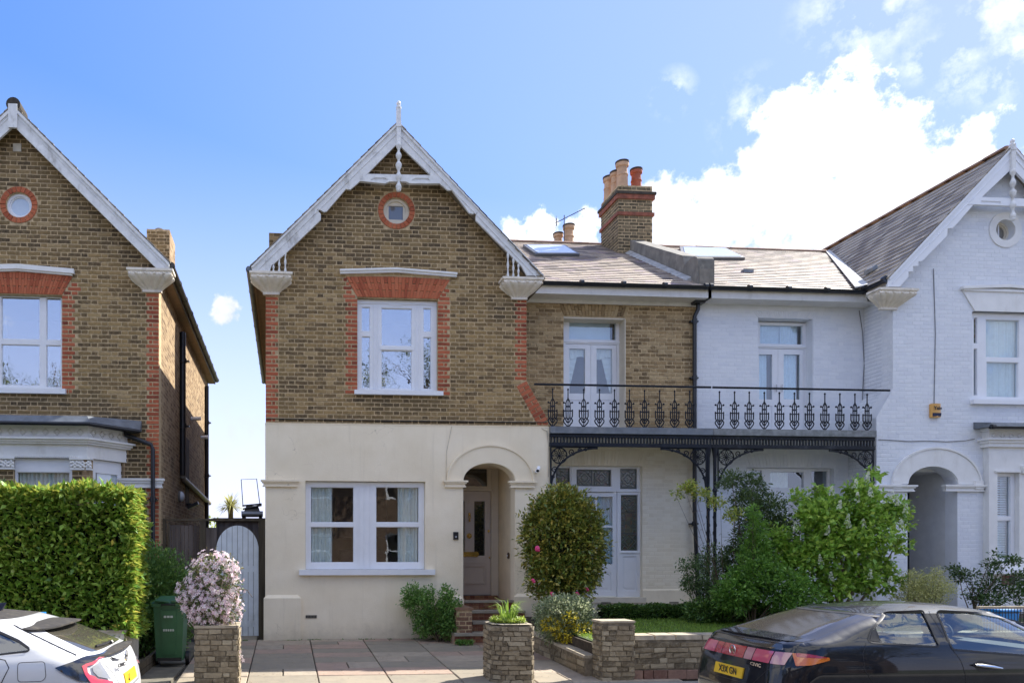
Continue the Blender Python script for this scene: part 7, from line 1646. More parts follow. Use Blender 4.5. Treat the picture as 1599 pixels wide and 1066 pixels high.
# wheelie bin
bx0, bx1, BY = X_(239, 12.1), X_(287, 12.1), 12.1; bw = (bx1 - bx0) / 2; bc = (bx0 + bx1) / 2; zt = Z_(262, 936, BY); bg = plain("bin_green_plastic", (.035, .125, .055), .42, .08, 6, .05, 60)
WBn = thing('wheelie_bin', 'dark green wheelie bin standing left of the stone gate pier', 'wheelie bin', (bc, BY, -.1))
mb = MB(); mb.hexa([(bc - bw * .84, BY + .08, .0), (bc + bw * .84, BY + .08, .0), (bc + bw * .84, BY + .5, .0), (bc - bw * .84, BY + .5, .0)], [(bc - bw, BY, zt - .06), (bc + bw, BY, zt - .06), (bc + bw, BY + .6, zt - .06), (bc - bw, BY + .6, zt - .06)])
mb.hexa([(bc - bw * .45, BY + .055, .10), (bc + bw * .45, BY + .055, .10), (bc + bw * .45, BY + .12, .10), (bc - bw * .45, BY + .12, .10)], [(bc - bw * .5, BY - .014, zt - .16), (bc + bw * .5, BY - .014, zt - .16), (bc + bw * .5, BY + .05, zt - .16), (bc - bw * .5, BY + .05, zt - .16)])
mb.box(bc - bw - .02, BY - .025, zt - .10, bc + bw + .02, BY + .62, zt - .055); mb.build('body', bg, WBn)
mb = MB(); mb.hexa([(bc - bw - .025, BY - .03, zt - .05), (bc + bw + .025, BY - .03, zt - .05), (bc + bw + .025, BY + .66, zt - .05), (bc - bw - .025, BY + .66, zt - .05)], [(bc - bw + .03, BY + .02, zt), (bc + bw - .03, BY + .02, zt), (bc + bw - .03, BY + .62, zt + .03), (bc - bw + .03, BY + .62, zt + .03)]); mb.tube([(bc - .2, BY - .03, zt - .01), (bc + .02, BY - .055, zt - .03)], .014, 6); mb.box(bc - bw * .9, BY - .035, zt - .035, bc - .04, BY - .01, zt - .01); mb.box(bc + .04, BY - .035, zt - .035, bc + bw * .9, BY - .01, zt - .01); mb.build('lid', bg, WBn)
MB().tube([(bc - .1, BY - .02, zt - .09), (bc - .1, BY - .05, zt - .07), (bc + .1, BY - .05, zt - .07), (bc + .1, BY - .02, zt - .09)], .012, 6).build('lid_grip', black_plastic, WBn)
for s in (-1, 1): MB().tube([(bc + s * (bw * .86 + .01), BY + .45, .0), (bc + s * (bw * .86 + .07), BY + .45, .0)], .11, 18).build('wheel', black_plastic, WBn)
MB().box(bc - bw * .8, BY + .06, -.0, bc + bw * .8, BY + .1, .05).tube([(bc - bw * .9, BY + .45, .0), (bc + bw * .9, BY + .45, .0)], .015, 6).build('base_bar', black_plastic, WBn)
pw = plain("white_stencil", (.5, .55, .52), .5); q = MB()
for z, w, n in ((zt - .26, .05, 3), (zt - .47, .035, 5)):
    for i in range(n): q.box(bc + (i - n / 2) * w + .006, BY - .022 + (.018 if n > 3 else 0), z - .016, bc + (i + 1 - n / 2) * w - .006, BY + .02, z + .016)
q.build('stencil_marks', pw, WBn)
# climber on the gate pier
pinkf = leaf_mat("pale_pink_petals", [(0, (.72, .46, .54)), (.5, (.86, .68, .72)), (1, (.93, .86, .87))], .3, .6, 0); cl = leaf_mat("climber_leaves", [(0, (.035, .07, .02)), (.6, (.07, .12, .03)), (1, (.12, .10, .05))], .25)
c0 = Vector((X_(330, 10.85), 10.9, 1.15)); CLM = thing('flowering_climber', 'mass of pale pink blossom covering the top of the left gate pier', 'climber', (c0.x, 10.9, .65))
cls = [((c0.x + .02, 10.9, 1.25), (.36, .33, .42)), ((c0.x + .05, 10.9, .92), (.36, .34, .33)), ((c0.x - .30, 10.88, 1.12), (.18, .25, .2)), ((c0.x - .1, 10.88, 1.0), (.33, .3, .3)), ((c0.x + .12, 10.9, 1.45), (.26, .28, .2)), ((c0.x - .05, 10.85, .78), (.28, .2, .14))]
P, D = clump_pts(cls, 6500, .6); leaf_obj('foliage', P, D + NR.normal(size=P.shape) * .6, .04 + .03 * NR.rand(len(P)), .42, cl, CLM)
P, D = clump_pts(cls, 3300, .97); keep = P[:, 1] < 11.2; P, D = P[keep], D[keep]; keep = NR.rand(len(P)) < .55 + .4 * np.sin(P[:, 0] * 19) * np.sin(P[:, 2] * 16 + 1); P, D = P[keep], D[keep]
flowers(CLM, P, unit(D + np.array([0, -.45, .2]) + NR.normal(size=P.shape) * .25), .036, pinkf)
mb = MB()
for i in range(34):
    s = c0 + Vector((random.uniform(-.3, .38), random.uniform(-.3, 0), random.uniform(-.42, .1))); e = s + Vector((random.uniform(-.15, .22), random.uniform(-.12, .02), random.uniform(-.5, .1))); mb.tube([s, s.lerp(e, .5) + Vector((.03, -.03, .05)), e], [.006, .005, .003], 4)
mb.build('stems', bark, CLM)
mb = MB(); P = np.array([[c0.x + .42, 10.72, .25], [c0.x + .45, 10.7, .2], [c0.x + .40, 10.72, .32]]); D = np.tile([0, -1, .2], (3, 1)); flowers(CLM, P, D, .04, pinkf, name='low_blossom')
# camellia, variegated shrub, rose by the steps
cam_m = leaf_mat("camellia_leaves", [(0, (.04, .075, .015)), (.35, (.075, .12, .022)), (.7, (.14, .165, .03)), (1, (.28, .24, .05))], .15, .28, .2)
cc = Vector((X_(881, 13.7), 13.75, 0)); sc_ = 13.75 * 1.045 / 1200
cls = [((cc.x, 13.75, Z_(881, 850, 13.7)), (60 * sc_, .62, 84 * sc_)), ((cc.x - 14 * sc_, 13.75, Z_(881, 835, 13.7)), (48 * sc_, .6, 66 * sc_)), ((cc.x + 10 * sc_, 13.75, Z_(881, 850, 13.7)), (54 * sc_, .6, 70 * sc_)), ((cc.x - 4 * sc_, 13.7, Z_(881, 900, 13.7)), (50 * sc_, .55, 46 * sc_)), ((cc.x - 2 * sc_, 13.75, Z_(881, 800, 13.7)), (38 * sc_, .5, 38 * sc_))]
CB = shrub('camellia_bush', 'tall egg-shaped glossy olive camellia bush right of the porch', 'bush', (cc.x, 13.75, .25), cls, 19000, .085, .46, cam_m, stems=8, shell=.76, reach=.75, k=3, stem_r=.02)
mb = MB(); mb.ball((cc.x, 13.8, Z_(881, 848, 13.7)), 1, 16, 10, 45 * sc_, .45, 66 * sc_); mb.build('inner_shade', plain("camellia_inner", (.012, .015, .008), .95), CB, kind='stuff')  # dark ball inside the leaves, shade put in as a shape
pk = plain("camellia_pink", (.65, .05, .18), .5); P = np.array([[*at(px, py, 13.08)[:1], 13.08 + .03 * i, at(px, py, 13.08)[1]] for i, (px, py) in enumerate([(839, 856), (833, 905), (863, 926), (904, 926), (920, 918)])])
for i, p in enumerate(P):
    mb = MB(); mb.ball(tuple(p), .045 if i == 0 else .03, 8, 6, sz=1.2 if i == 0 else .9); mb.ball((p[0] + .02, p[1], p[2] - .03), .028, 7, 5); mb.build('flower', pk, CB)
var_m = leaf_mat("variegated_leaves", [(0, (.10, .16, .06)), (.4, (.20, .27, .11)), (.75, (.38, .42, .24)), (1, (.60, .62, .42))], .25, .45, .1); yel = leaf_mat("yellow_leaves", [(0, (.40, .33, .02)), (.5, (.60, .48, .03)), (1, (.72, .60, .08))], .3, .45, 0)
vc = Vector((X_(883, 12.4), 12.45, 0)); s2 = 12.5 * 1.03 / 1200
cls = [((vc.x, 12.45, Z_(883, 968, 12.4)), (46 * s2, .42, 34 * s2)), ((vc.x - 14 * s2, 12.4, Z_(883, 955, 12.4)), (30 * s2, .36, 22 * s2)), ((vc.x + 12 * s2, 12.4, Z_(883, 955, 12.4)), (30 * s2, .36, 23 * s2))]
VB = shrub('variegated_bush', 'round cream-edged green bush with yellow patches in front of the camellia', 'bush', (vc.x, 12.45, .15), cls, 11000, .042, .6, var_m, shell=.7, k=5)
P, D = clump_pts([((vc.x + 10 * s2, 12.25, Z_(883, 985, 12.4)), (34 * s2, .3, 16 * s2)), ((vc.x - 30 * s2, 12.25, Z_(883, 972, 12.4)), (12 * s2, .2, 9 * s2)), ((vc.x - 6 * s2, 12.1, Z_(883, 960, 12.4)), (10 * s2, .12, 7 * s2))], 1300, .8); P[:, 1] = np.minimum(P[:, 1], 12.3) - .05; leaf_obj('yellow_foliage', P, D + NR.normal(size=P.shape) * .5, .04 + .02 * NR.rand(len(P)), .6, yel, VB)
rose_m = leaf_mat("rose_leaves", [(0, (.035, .09, .02)), (.5, (.075, .16, .035)), (1, (.15, .27, .07))], .3, .4, .15)
def Wp(px, py, Y): x, z = at(px, py, Y); return (x, Y, z)
def px_clumps(L, Y, depth=.5):
    out = []
    for (px, py, rx, ry) in L:
        x, z = at(px, py, Y); k = (Y * CA + x * SA) / FPX; out.append(((x, Y + random.uniform(-.15, .15), z), (rx * k, min(depth, max(rx, ry) * k), ry * k)))
    return out
shrub('rose_bush', 'leafy green bush against the cream wall left of the front steps', 'bush', (X_(690, 14.5), 14.55, 0), px_clumps([(685, 965, 28, 27), (655, 945, 22, 24), (700, 948, 17, 26), (645, 925, 14, 12), (672, 925, 9, 10), (697, 925, 9, 12), (700, 978, 18, 16), (664, 978, 18, 16), (640, 940, 12, 8)], 14.55, .25), 8500, .055, .5, rose_m, stems=9, shell=.35, k=5, stem_r=.008)
n = 260; P = np.stack([X_(712, 14) + NR.rand(n) * .32, 13.98 + NR.rand(n) * .1, NR.rand(n) * .07 - .02], 1); tag(leaf_obj('weed_patch', P, np.array([0, -.4, .6]) + NR.normal(size=(n, 3)) * .5, .05, .7, rose_m, None), 'small patch of bright weeds at the foot of the front steps', 'weeds')
# low box hedge and the right-hand garden
box_m = leaf_mat("box_leaves", [(0, (.02, .055, .012)), (.6, (.05, .11, .02)), (1, (.11, .19, .04))], .2, .35)
bh0, bh1 = X_(940, 14.2), X_(1140, 14.2); LHg = thing('box_hedge', 'low dark green clipped hedge between lawn and veranda', 'hedge', (bh0, 14.2, .4)); n = 14000
P = np.stack([bh0 + (bh1 - bh0) * NR.rand(n), 14.0 + .5 * NR.rand(n), .42 + .26 * NR.rand(n) ** .7], 1); P[:, 2] += .02 * np.sin(P[:, 0] * 9); leaf_obj('foliage', P, np.array([0, -.6, .6]) + NR.normal(size=P.shape) * .6, .035 + .02 * NR.rand(n), .55, box_m, LHg); MB().box(bh0 + .05, 14.15, .38, bh1, 14.5, .58).build('dark_core', plain("hedge_inner", (.012, .018, .008)), LHg, kind='stuff')  # dark box in the middle stands for the hedge's inner shade
lil_m = leaf_mat("lilac_leaves", [(0, (.05, .12, .018)), (.4, (.10, .22, .03)), (.8, (.18, .33, .045)), (1, (.32, .43, .09))], .34, .35, .25)
lc_ = [(1340, 790, 34, 34), (1300, 800, 36, 30), (1265, 810, 30, 34), (1350, 830, 40, 36), (1310, 850, 42, 36), (1270, 860, 36, 34), (1240, 880, 34, 34), (1385, 800, 18, 22), (1400, 850, 14, 14), (1375, 880, 26, 22), (1340, 900, 36, 30), (1290, 910, 30, 30), (1330, 762, 12, 16), (1285, 770, 12, 14), (1352, 760, 10, 14), (1388, 905, 18, 18), (1395, 790, 14, 12), (1220, 840, 18, 20), (1408, 812, 10, 12), (1416, 795, 8, 8), (1365, 742, 8, 10), (1250, 775, 10, 12)]
lb_ = (X_(1308, 13.0), 13.0, .35)
LI = shrub('lilac_bush', 'spreading bright green lilac with white flower spikes beside the white porch', 'lilac bush', lb_, px_clumps([(a, b, c * .86, d * .86) for a, b, c, d in lc_], 13.0, .5), 11500, .10, .62, lil_m, stems=0, shell=.25, k=4, reach=.8, spread=.05)
mb = MB()
for px, py, rx, ry in lc_[:10]: s = Vector(lb_) + Vector((random.uniform(-.15, .15), random.uniform(-.1, .1), -.05)); e = Vector(Wp(px, py, 13.0)); md = s.lerp(e, .5) + Vector((random.uniform(-.1, .1), 0, .12)); mb.tube([s, s.lerp(md, .5), md, e], [.03, .025, .017, .008], 7)
mb.build('branches', plain("lilac_bark", (.26, .20, .13), .9, .2, 12, .4), LI)
wf_ = leaf_mat("white_lilac_florets", [(0, (.62, .66, .48)), (1, (.86, .87, .76))], .3, .6, 0)
for px, py in [(1352, 746), (1333, 757), (1298, 767), (1336, 778), (1321, 812), (1324, 820), (1347, 820), (1240, 824), (1390, 775), (1400, 783), (1412, 795), (1405, 820), (1296, 902), (1357, 898), (1387, 908), (1280, 875), (1308, 790), (1358, 770), (1290, 830), (1375, 845)]:
    c = Vector(Wp(px + 2, py, 12.62)); n = 46; t = NR.rand(n); r = .045 * (1 - t * .75); an = NR.rand(n) * 6.28; tl = random.uniform(-.3, .3); P = np.stack([c.x + r * np.cos(an) + tl * t * .12, c.y + r * np.sin(an), c.z - .06 + t * .17], 1); flowers(LI, P, np.stack([np.cos(an), np.sin(an) - .5, .3 + 0 * an], 1), .016, wf_, 4, 'flower_spike')['kind'] = 'thing'
cli_m = leaf_mat("climbing_rose_leaves", [(0, (.05, .09, .02)), (.5, (.10, .17, .03)), (.85, (.24, .30, .05)), (1, (.42, .36, .08))], .35, .4, .1)
dk = px_clumps([(1160, 790, 26, 26), (1180, 760, 20, 22), (1150, 745, 18, 14), (1130, 755, 14, 10), (1195, 800, 26, 30), (1175, 840, 36, 36), (1200, 880, 34, 34), (1215, 830, 24, 26), (1150, 880, 22, 30)], 13.9, .4)
shrub('climbing_shrub', 'dark thorny climber smothering the balcony columns behind the lilac', 'climber', (X_(1160, 13.9), 13.9, .4), dk, 15000, .055, .5, leaf_mat("dusky_leaves", [(0, (.025, .05, .018)), (.6, (.05, .085, .03)), (1, (.09, .14, .04))], .2), stems=12, shell=.25, k=5, stem_r=.012)
shrub('golden_spray', 'arching spray of yellow-green young leaves across the veranda column', 'climber', (X_(1135, 13.4), 13.4, .4), px_clumps([(1075, 762, 16, 8), (1095, 772, 16, 9), (1115, 785, 15, 9), (1062, 770, 8, 6), (1140, 802, 16, 10), (1082, 758, 12, 8)], 13.4, .15), 1150, .055, .55, cli_m, stems=7, shell=.2, k=4, stem_r=.008)
shrub('loose_bush', 'mid green leafy bush filling the bed left of the lilac', 'bush', (X_(1180, 12.6), 12.7, .35), px_clumps([(1180, 900, 38, 36), (1150, 925, 34, 32), (1215, 920, 38, 36), (1250, 930, 30, 26), (1190, 860, 26, 26), (1185, 825, 12, 22), (1175, 800, 8, 10)], 12.7, .4), 11500, .065, .5, leaf_mat("fresh_bush_leaves", [(0, (.035, .09, .016)), (.5, (.07, .16, .025)), (1, (.13, .25, .04))], .3), stems=8, shell=.35, k=5)
shrub('rose_bush', 'loose grey-green rose growing round the foot of the veranda downpipe', 'bush', (X_(1095, 14), 14.0, .4), px_clumps([(1090, 905, 26, 26), (1068, 882, 14, 9), (1100, 875, 20, 14), (1115, 920, 24, 28), (1075, 910, 14, 12), (1130, 880, 14, 20), (1110, 855, 10, 8)], 13.95, .3), 4200, .05, .5, leaf_mat("grey_rose_leaves", [(0, (.035, .075, .025)), (.6, (.07, .12, .04)), (1, (.12, .19, .07))], .3), stems=9, shell=.2, k=4, stem_r=.008)
gr_ = px_clumps([(1100, 955, 30, 18), (1130, 945, 26, 24), (1160, 950, 30, 24), (1190, 960, 30, 20)], 13.3, .4)
shrub('ground_cover', 'dense dark green planting at the right end of the lawn', 'bush', (X_(1140, 13.3), 13.3, .38), gr_, 8000, .06, .5, box_m, stems=3, shell=.4, k=4)
bud_m = leaf_mat("pale_buddleia_leaves", [(0, (.13, .16, .06)), (.5, (.26, .28, .11)), (1, (.44, .42, .20))], .3, .5, .1)
shrub('flowering_shrub', 'airy yellowish shrub in front of the white porch opening', 'bush', (X_(1450, 12.6), 12.6, .3), px_clumps([(1450, 915, 30, 20), (1430, 905, 20, 18), (1475, 920, 20, 18), (1420, 925, 16, 16), (1455, 895, 12, 10), (1440, 935, 40, 16)], 12.6, .35), 6500, .04, .4, bud_m, stems=14, shell=.2, k=4, stem_r=.007)
shrub('rose_bush', 'sparse dark-leaved rose on bare stems under the white bay window', 'bush', (X_(1520, 13.6), 13.6, .35), px_clumps([(1515, 900, 20, 10), (1500, 890, 12, 7), (1550, 885, 16, 10), (1545, 868, 8, 5), (1570, 875, 16, 6), (1560, 915, 18, 16), (1580, 925, 22, 16), (1520, 925, 10, 14), (1595, 905, 14, 18), (1535, 935, 26, 10)], 13.6, .3), 3600, .055, .55, dark_leaf, stems=12, shell=.2, k=4, stem_r=.012)
RLg = thing('metal_railing', 'black mesh railing with pale top rail at the right edge of the garden', 'railing', (X_(1560, 10.9), 10.9, .2)); r0, r1 = X_(1528, 10.9), XW1; zr1, zr2 = Z_(1560, 946, 10.9), .45
MB().box(r0, 10.88, zr1 - .035, r1, 10.94, zr1).build('top_rail', cop, RLg); mb = MB(); x = r0
while x < r1: mb.tube([(x, 10.91, zr2), (x, 10.91, zr1 - .03)], .006, 4); x += .05
for z in (zr1 - .1, zr1 - .25, zr2 + .05): mb.tube([(r0, 10.91, z), (r1, 10.91, z)], .008, 4)
mb.build('bars', black_plastic, RLg, kind='stuff')
bl = plain("blue_plastic", (.02, .22, .62), .4, .05, 8, .05); p = Wp(1566, 958, 11.4); BXr = thing('recycling_box', 'blue plastic recycling box behind the right-hand railing', 'recycling box', p)
mb = MB(); mb.hexa([(p[0] - .13, 11.3, p[2] - .28), (p[0] + .13, 11.3, p[2] - .28), (p[0] + .13, 11.6, p[2] - .28), (p[0] - .13, 11.6, p[2] - .28)], [(p[0] - .16, 11.27, p[2] + .07), (p[0] + .16, 11.27, p[2] + .07), (p[0] + .16, 11.63, p[2] + .07), (p[0] - .16, 11.63, p[2] + .07)]); mb.build('box', bl, BXr); MB().box(p[0] - .17, 11.25, p[2] + .05, p[0] + .17, 11.65, p[2] + .075).build('rim', bl, BXr)
p = Wp(55, 956, 10.3); BXl = thing('recycling_box', 'blue plastic box just showing above the roof of the white car', 'recycling box', p); mb = MB(); mb.hexa([(p[0] - .16, 10.2, -.17), (p[0] + .16, 10.2, -.17), (p[0] + .16, 10.45, -.17), (p[0] - .16, 10.45, -.17)], [(p[0] - .2, 10.15, p[2] - .02), (p[0] + .17, 10.15, p[2] - .05), (p[0] + .17, 10.5, p[2] - .05), (p[0] - .2, 10.5, p[2] - .02)]); mb.build('box', bl, BXl); MB().box(p[0] + .02, 10.18, p[2] - .05, p[0] + .14, 10.3, p[2] + .01).build('handle', bl, BXl)
# ================================================================== the other side of the road
def opp_house():
    t = thing('terrace_house', 'red-brown brick house across the road behind the viewer', 'house', (0, -7, 0), 'houses across the road'); m = brick_tex("opposite_brick", [(0, (.08, .05, .035)), (.5, (.14, .085, .055)), (1, (.20, .13, .085))], (.22, .18, .13), 'x')
    wins = [(-2.2, .9, -.9, 2.6), (.9, .9, 2.2, 2.6), (-2.2, 4.3, -.9, 5.9), (.9, 4.3, 2.2, 5.9)]
    mb = MB(); mb.prism([(-3.4, -.3), (3.4, -.3), (3.4, 6.9), (-3.4, 6.9)], -7.3, -7.0, [rect(*w) for w in wins] + [rect(-.5, -.0, .5, 2.3)]); mb.box(-3.4, -15, -.3, -3.1, -7.3, 6.9); mb.box(3.1, -15, -.3, 3.4, -7.3, 6.9); mb.build('wall', m, t)
    MB().xprism([(-6.6, 6.85), (-11, 9.6), (-15.4, 6.85)], -3.45, 3.45).build('roof', slate_dark, t)
    for w in wins:
        f = MB(); f.prism(rect(*w), -7.25, -7.15, [rect(w[0] + .1, w[1] + .1, w[2] - .1, (w[1] + w[3]) / 2 - .04), rect(w[0] + .1, (w[1] + w[3]) / 2 + .04, w[2] - .1, w[3] - .1)]); fr = f.build('window', wood_white, t); MB().box(w[0], -7.23, w[1], w[2], -7.22, w[3]).build('pane', glass_dark, fr)
    MB().box(-.5, -7.2, 0, .5, -7.1, 2.3).build('door', dark_door, t)
    return t
oh = opp_house()
def copy_tree(o, parent=None):
    c = o.copy(); link(c); c.parent = parent
    for ch in list(o.children): copy_tree(ch, c)
    return c
for x in (-14.2, -7.1, 7.1, 14.2):
    c = copy_tree(oh); c.location.x = x
tm = leaf_mat("street_tree_leaves", [(0, (.03, .045, .012)), (.5, (.06, .08, .02)), (1, (.10, .13, .03))], .2, gain=1)
def street_tree(x, y, h, r, n):
    t = thing('street_tree', 'broad young-leaved street tree across the road behind the viewer', 'tree', (x, y, -.2), 'trees across the road'); cls = []
    mb = MB(); mb.tube([(x, y, -.2), (x + .05, y, h * .3), (x, y, h * .45)], [.22, .17, .13], 9)
    for i in range(13):
        a = i * 2.4; c = (x + r * .62 * math.cos(a), y + r * .62 * math.sin(a), h * (.5 + .42 * random.random())); cls.append((c, (r * .36, r * .36, r * .32))); s = Vector((x, y, h * random.uniform(.25, .45))); mb.tube([s, s.lerp(Vector(c), .5) + Vector((0, 0, .3)), Vector(c)], [.09, .06, .025], 6)
        for k in range(5): q = Vector(c) + Vector(NR.normal(size=3) * r * .25); mb.tube([Vector(c).lerp(s, .2), q], [.03, .01], 4)
    mb.build('trunk', bark, t); P, D = clump_pts(cls, n, .2); leaf_obj('crown', P, D + NR.normal(size=P.shape), .10 + .06 * NR.rand(len(P)), .5, tm, t)
street_tree(5.2, -4.2, 11.6, 3.0, 4500); street_tree(-11.5, -4.4, 10.5, 3.2, 9000); street_tree(14.5, -4.2, 9.3, 2.8, 7000)

n = 1400; P = np.stack([-1.5 + NR.rand(n) * 6.8, 10.7 + NR.rand(n) ** .6 * 4.3, np.zeros(n)], 1); P[:, 2] = -.15 + (P[:, 1] - 10.62) * .034 + .006
tag(leaf_obj('fallen_leaves', P, NR.normal(size=(n, 3)) * [1, 1, .1], .012 + .02 * NR.rand(n), .6, leaf_mat("dry_leaf_litter", [(0, (.10, .06, .03)), (.6, (.20, .14, .07)), (1, (.30, .26, .12))], .1, gain=1), None, up=np.array([0, 0, 3.0])), 'scattered dry leaf litter on the slabbed driveway', 'leaves')
n = 1500; P = np.stack([-1.5 + NR.rand(n) * 5.6, 14.93 + NR.rand(n) ** 2 * -.07, np.full(n, -.01)], 1); P = P[(np.sin(P[:, 0] * 5) + np.sin(P[:, 0] * 13) > .2)]
tag(leaf_obj('moss', P, np.array([0, -.3, 1]) + NR.normal(size=P.shape) * .6, .03 * NR.rand(len(P)) + .008, .5, box_m, None), 'thin line of moss and weeds along the foot of the cream wall', 'weeds')
# ================================================================== CARS
def lerp_tab(T, z, col):
    if z <= T[0][0]: return T[0][col]
    for a, b in zip(T, T[1:]):
        if z <= b[0]:
            t = (z - a[0]) / (b[0] - a[0]); return a[col] + (b[col] - a[col]) * t
    return T[-1][col]
def smooth_tab(T, n=6):
    """denser table through Catmull-Rom so that the body has no facets"""
    out = []
    for i in range(len(T) - 1):
        p0, p1, p2, p3 = T[max(i - 1, 0)], T[i], T[i + 1], T[min(i + 2, len(T) - 1)]
        for k in range(n):
            t = k / n; row = [p1[0] + (p2[0] - p1[0]) * t]
            for c in range(1, len(p1)):
                m1 = (p2[c] - p0[c]) / max(p2[0] - p0[0], 1e-6) * (p2[0] - p1[0]); m2 = (p3[c] - p1[c]) / max(p3[0] - p1[0], 1e-6) * (p2[0] - p1[0])
                row.append((2 * t**3 - 3 * t**2 + 1) * p1[c] + (t**3 - 2 * t**2 + t) * m1 + (-2 * t**3 + 3 * t**2) * p2[c] + (t**3 - t**2) * m2)
            out.append(row)
    out.append(list(T[-1])); return out
def cc_(t): t = min(max(t, 0), 1); return math.sqrt(max(0, 1 - (1 - t) ** 2))
class Car:
    def __init__(s, root, T, X0, Yc, z0, d, zc, L):
        s.root = root; s.T = smooth_tab(T); s.X0 = X0; s.Yc = Yc; s.z0 = z0; s.d = d; s.zc = smooth_tab(zc); s.L = L; s.org = origin(root)
    def W(s, x, z):
        return lerp_tab(s.T, z, 2) * (1 - .10 * max(0, (x - .62 * s.L) / (.38 * s.L)) ** 2 - .04 * max(0, (.3 * s.L - x) / (.3 * s.L)) ** 2)
    def xr(s, z): return lerp_tab(s.T, z, 1)
    def xf(s, z): return lerp_tab(s.T, z, 4)
    def rc(s, z): return lerp_tab(s.T, z, 3)
    def side(s, x, z, off=0):
        rc, ry = s.rc(z), s.rc(z) * .8
        y = s.W(x, z) - ry * (1 - cc_((x - s.xr(z)) / rc)) - ry * 1.0 * (1 - cc_((s.xf(z) - x) / (rc * 1.6))); return (x, -(y + off), z)
    def rear(s, y, z, off=0):
        rc, ry = s.rc(z), s.rc(z) * .8; w = s.W(s.xr(z) + rc * .3, z)
        return (s.xr(z) + rc * (1 - cc_((w - abs(y)) / ry)) - .045 * max(0, 1 - (y / (w - .293 * ry)) ** 2) - off, y, z)
    def front(s, y, z, off=0):
        rc, ry = s.rc(z) * 1.6, s.rc(z) * .8; w = s.W(s.xf(z) - rc * .3, z)
        return (s.xf(z) - rc * (1 - cc_((w - abs(y)) / ry)) + .045 * max(0, 1 - (y / (w - .293 * ry)) ** 2) + off, y, z)
    def yr(s, z): return s.W(s.xr(z) + s.rc(z) * .3, z) - .293 * s.rc(z) * .8
    def corner(s, u, z, off=0):
        if u >= 0: return s.side(s.xr(z) + .293 * s.rc(z) + u, z, off)
        return s.rear(-s.yr(z) - u, z, off)
    def px_c(s, pts):
        out = []
        for px, py in pts:
            k = (px - CX) / FPX; r = Vector((k * CA + SA, CA - k * SA, (CY - py) / FPX)); t = 5.0
            while t < 11:
                p = Vector((0, 0, CAMZ)) + r * t; x, y, z = (p.x - s.X0) * s.d, p.y - s.Yc, p.z - s.z0
                if .1 < z < s.T[-1][0] and y < 0:
                    if -y < s.yr(z):
                        if x > s.rear(y, z)[0]: out.append((-(y + s.yr(z)), z)); break
                    elif x > s.xr(z) + .293 * s.rc(z) and y > s.side(x, z)[1]: out.append((x - s.xr(z) - .293 * s.rc(z), z)); break
                t += .003
        return out
    def world(s, p): return (s.X0 + s.d * p[0], s.Yc + p[1], s.z0 + p[2])
    def zcen(s, x): return lerp_tab(s.zc, x, 1)
    def patch(s, fn, outer, holes, name, m, parent=None, sp=.05, off=0.0, mirror=False, thick=0, kind=None):
        V, F = cdt_fill(outer, holes, sp); vs = [fn(p[0], p[1], off) for p in V]
        if mirror: vs = [(p[0], -p[1], p[2]) for p in vs]
        mb = MB(); mb.add([s.world(p) for p in vs], F)
        if thick:
            vs2 = [fn(p[0], p[1], off - thick) for p in V]
            if mirror: vs2 = [(p[0], -p[1], p[2]) for p in vs2]
            mb.add([s.world(p) for p in vs2], [f[::-1] for f in F]); n = len(V); cnt = {}
            for f in F:
                for i in range(3): e = (f[i], f[(i + 1) % 3]); cnt[tuple(sorted(e))] = cnt.get(tuple(sorted(e)), 0) + 1
            base = len(mb.v) - 2 * n
            mb.f += [(a, b, b + n, a + n) for (a, b), c in cnt.items() if c == 1]
        o = mb.build(name, m, parent or s.root, smooth=True); return o
    def strip(s, fn, pts, w=.006, off=.002, name='shut_line', m=None, parent=None):
        mb = MB(); P = []
        for a, b in zip(pts, pts[1:]):
            n = max(1, int(math.hypot(b[0] - a[0], b[1] - a[1]) / .04)); P += [(a[0] + (b[0] - a[0]) * i / n, a[1] + (b[1] - a[1]) * i / n) for i in range(n)]
        P.append(pts[-1]); vs = []
        for i, p in enumerate(P):
            a, b = P[max(i - 1, 0)], P[min(i + 1, len(P) - 1)]; dx, dz = b[0] - a[0], b[1] - a[1]; l = math.hypot(dx, dz) or 1; nx, nz = -dz / l * w / 2, dx / l * w / 2
            vs += [s.world(fn(p[0] + nx, p[1] + nz, off)), s.world(fn(p[0] - nx, p[1] - nz, off))]
        mb.add(vs, [(2 * i, 2 * i + 2, 2 * i + 3, 2 * i + 1) for i in range(len(P) - 1)]); return mb.build(name, m or black_plastic, parent or s.root, smooth=True)
    def px_side(s, pts):
        """photo points -> (x, z) on the near flank"""
        out = []
        for px, py in pts:
            Y = s.Yc - .85
            for _ in range(6):
                X, Z = at(px, py, Y); x, z = (X - s.X0) * s.d, Z - s.z0; Y = s.Yc + s.side(x, min(max(z, .2), s.T[-1][0]))[1]
            out.append((x, z))
        return out
    def px_rear(s, pts):
        out = []
        for px, py in pts:      # march along the viewing ray
            k = (px - CX) / FPX; v = (CY - py) / FPX; r = Vector((k * CA + SA, CA - k * SA, v)); best = None; t = 5.0
            while t < 11:
                p = Vector((0, 0, CAMZ)) + r * t; x, y, z = (p.x - s.X0) * s.d, p.y - s.Yc, p.z - s.z0
                if .1 < z < s.T[-1][0] and abs(y) < s.W(.3, z) and x > s.rear(y, z)[0]: best = (y, z); break
                t += .004
            out.append(best or (0, 1.0))
        return out
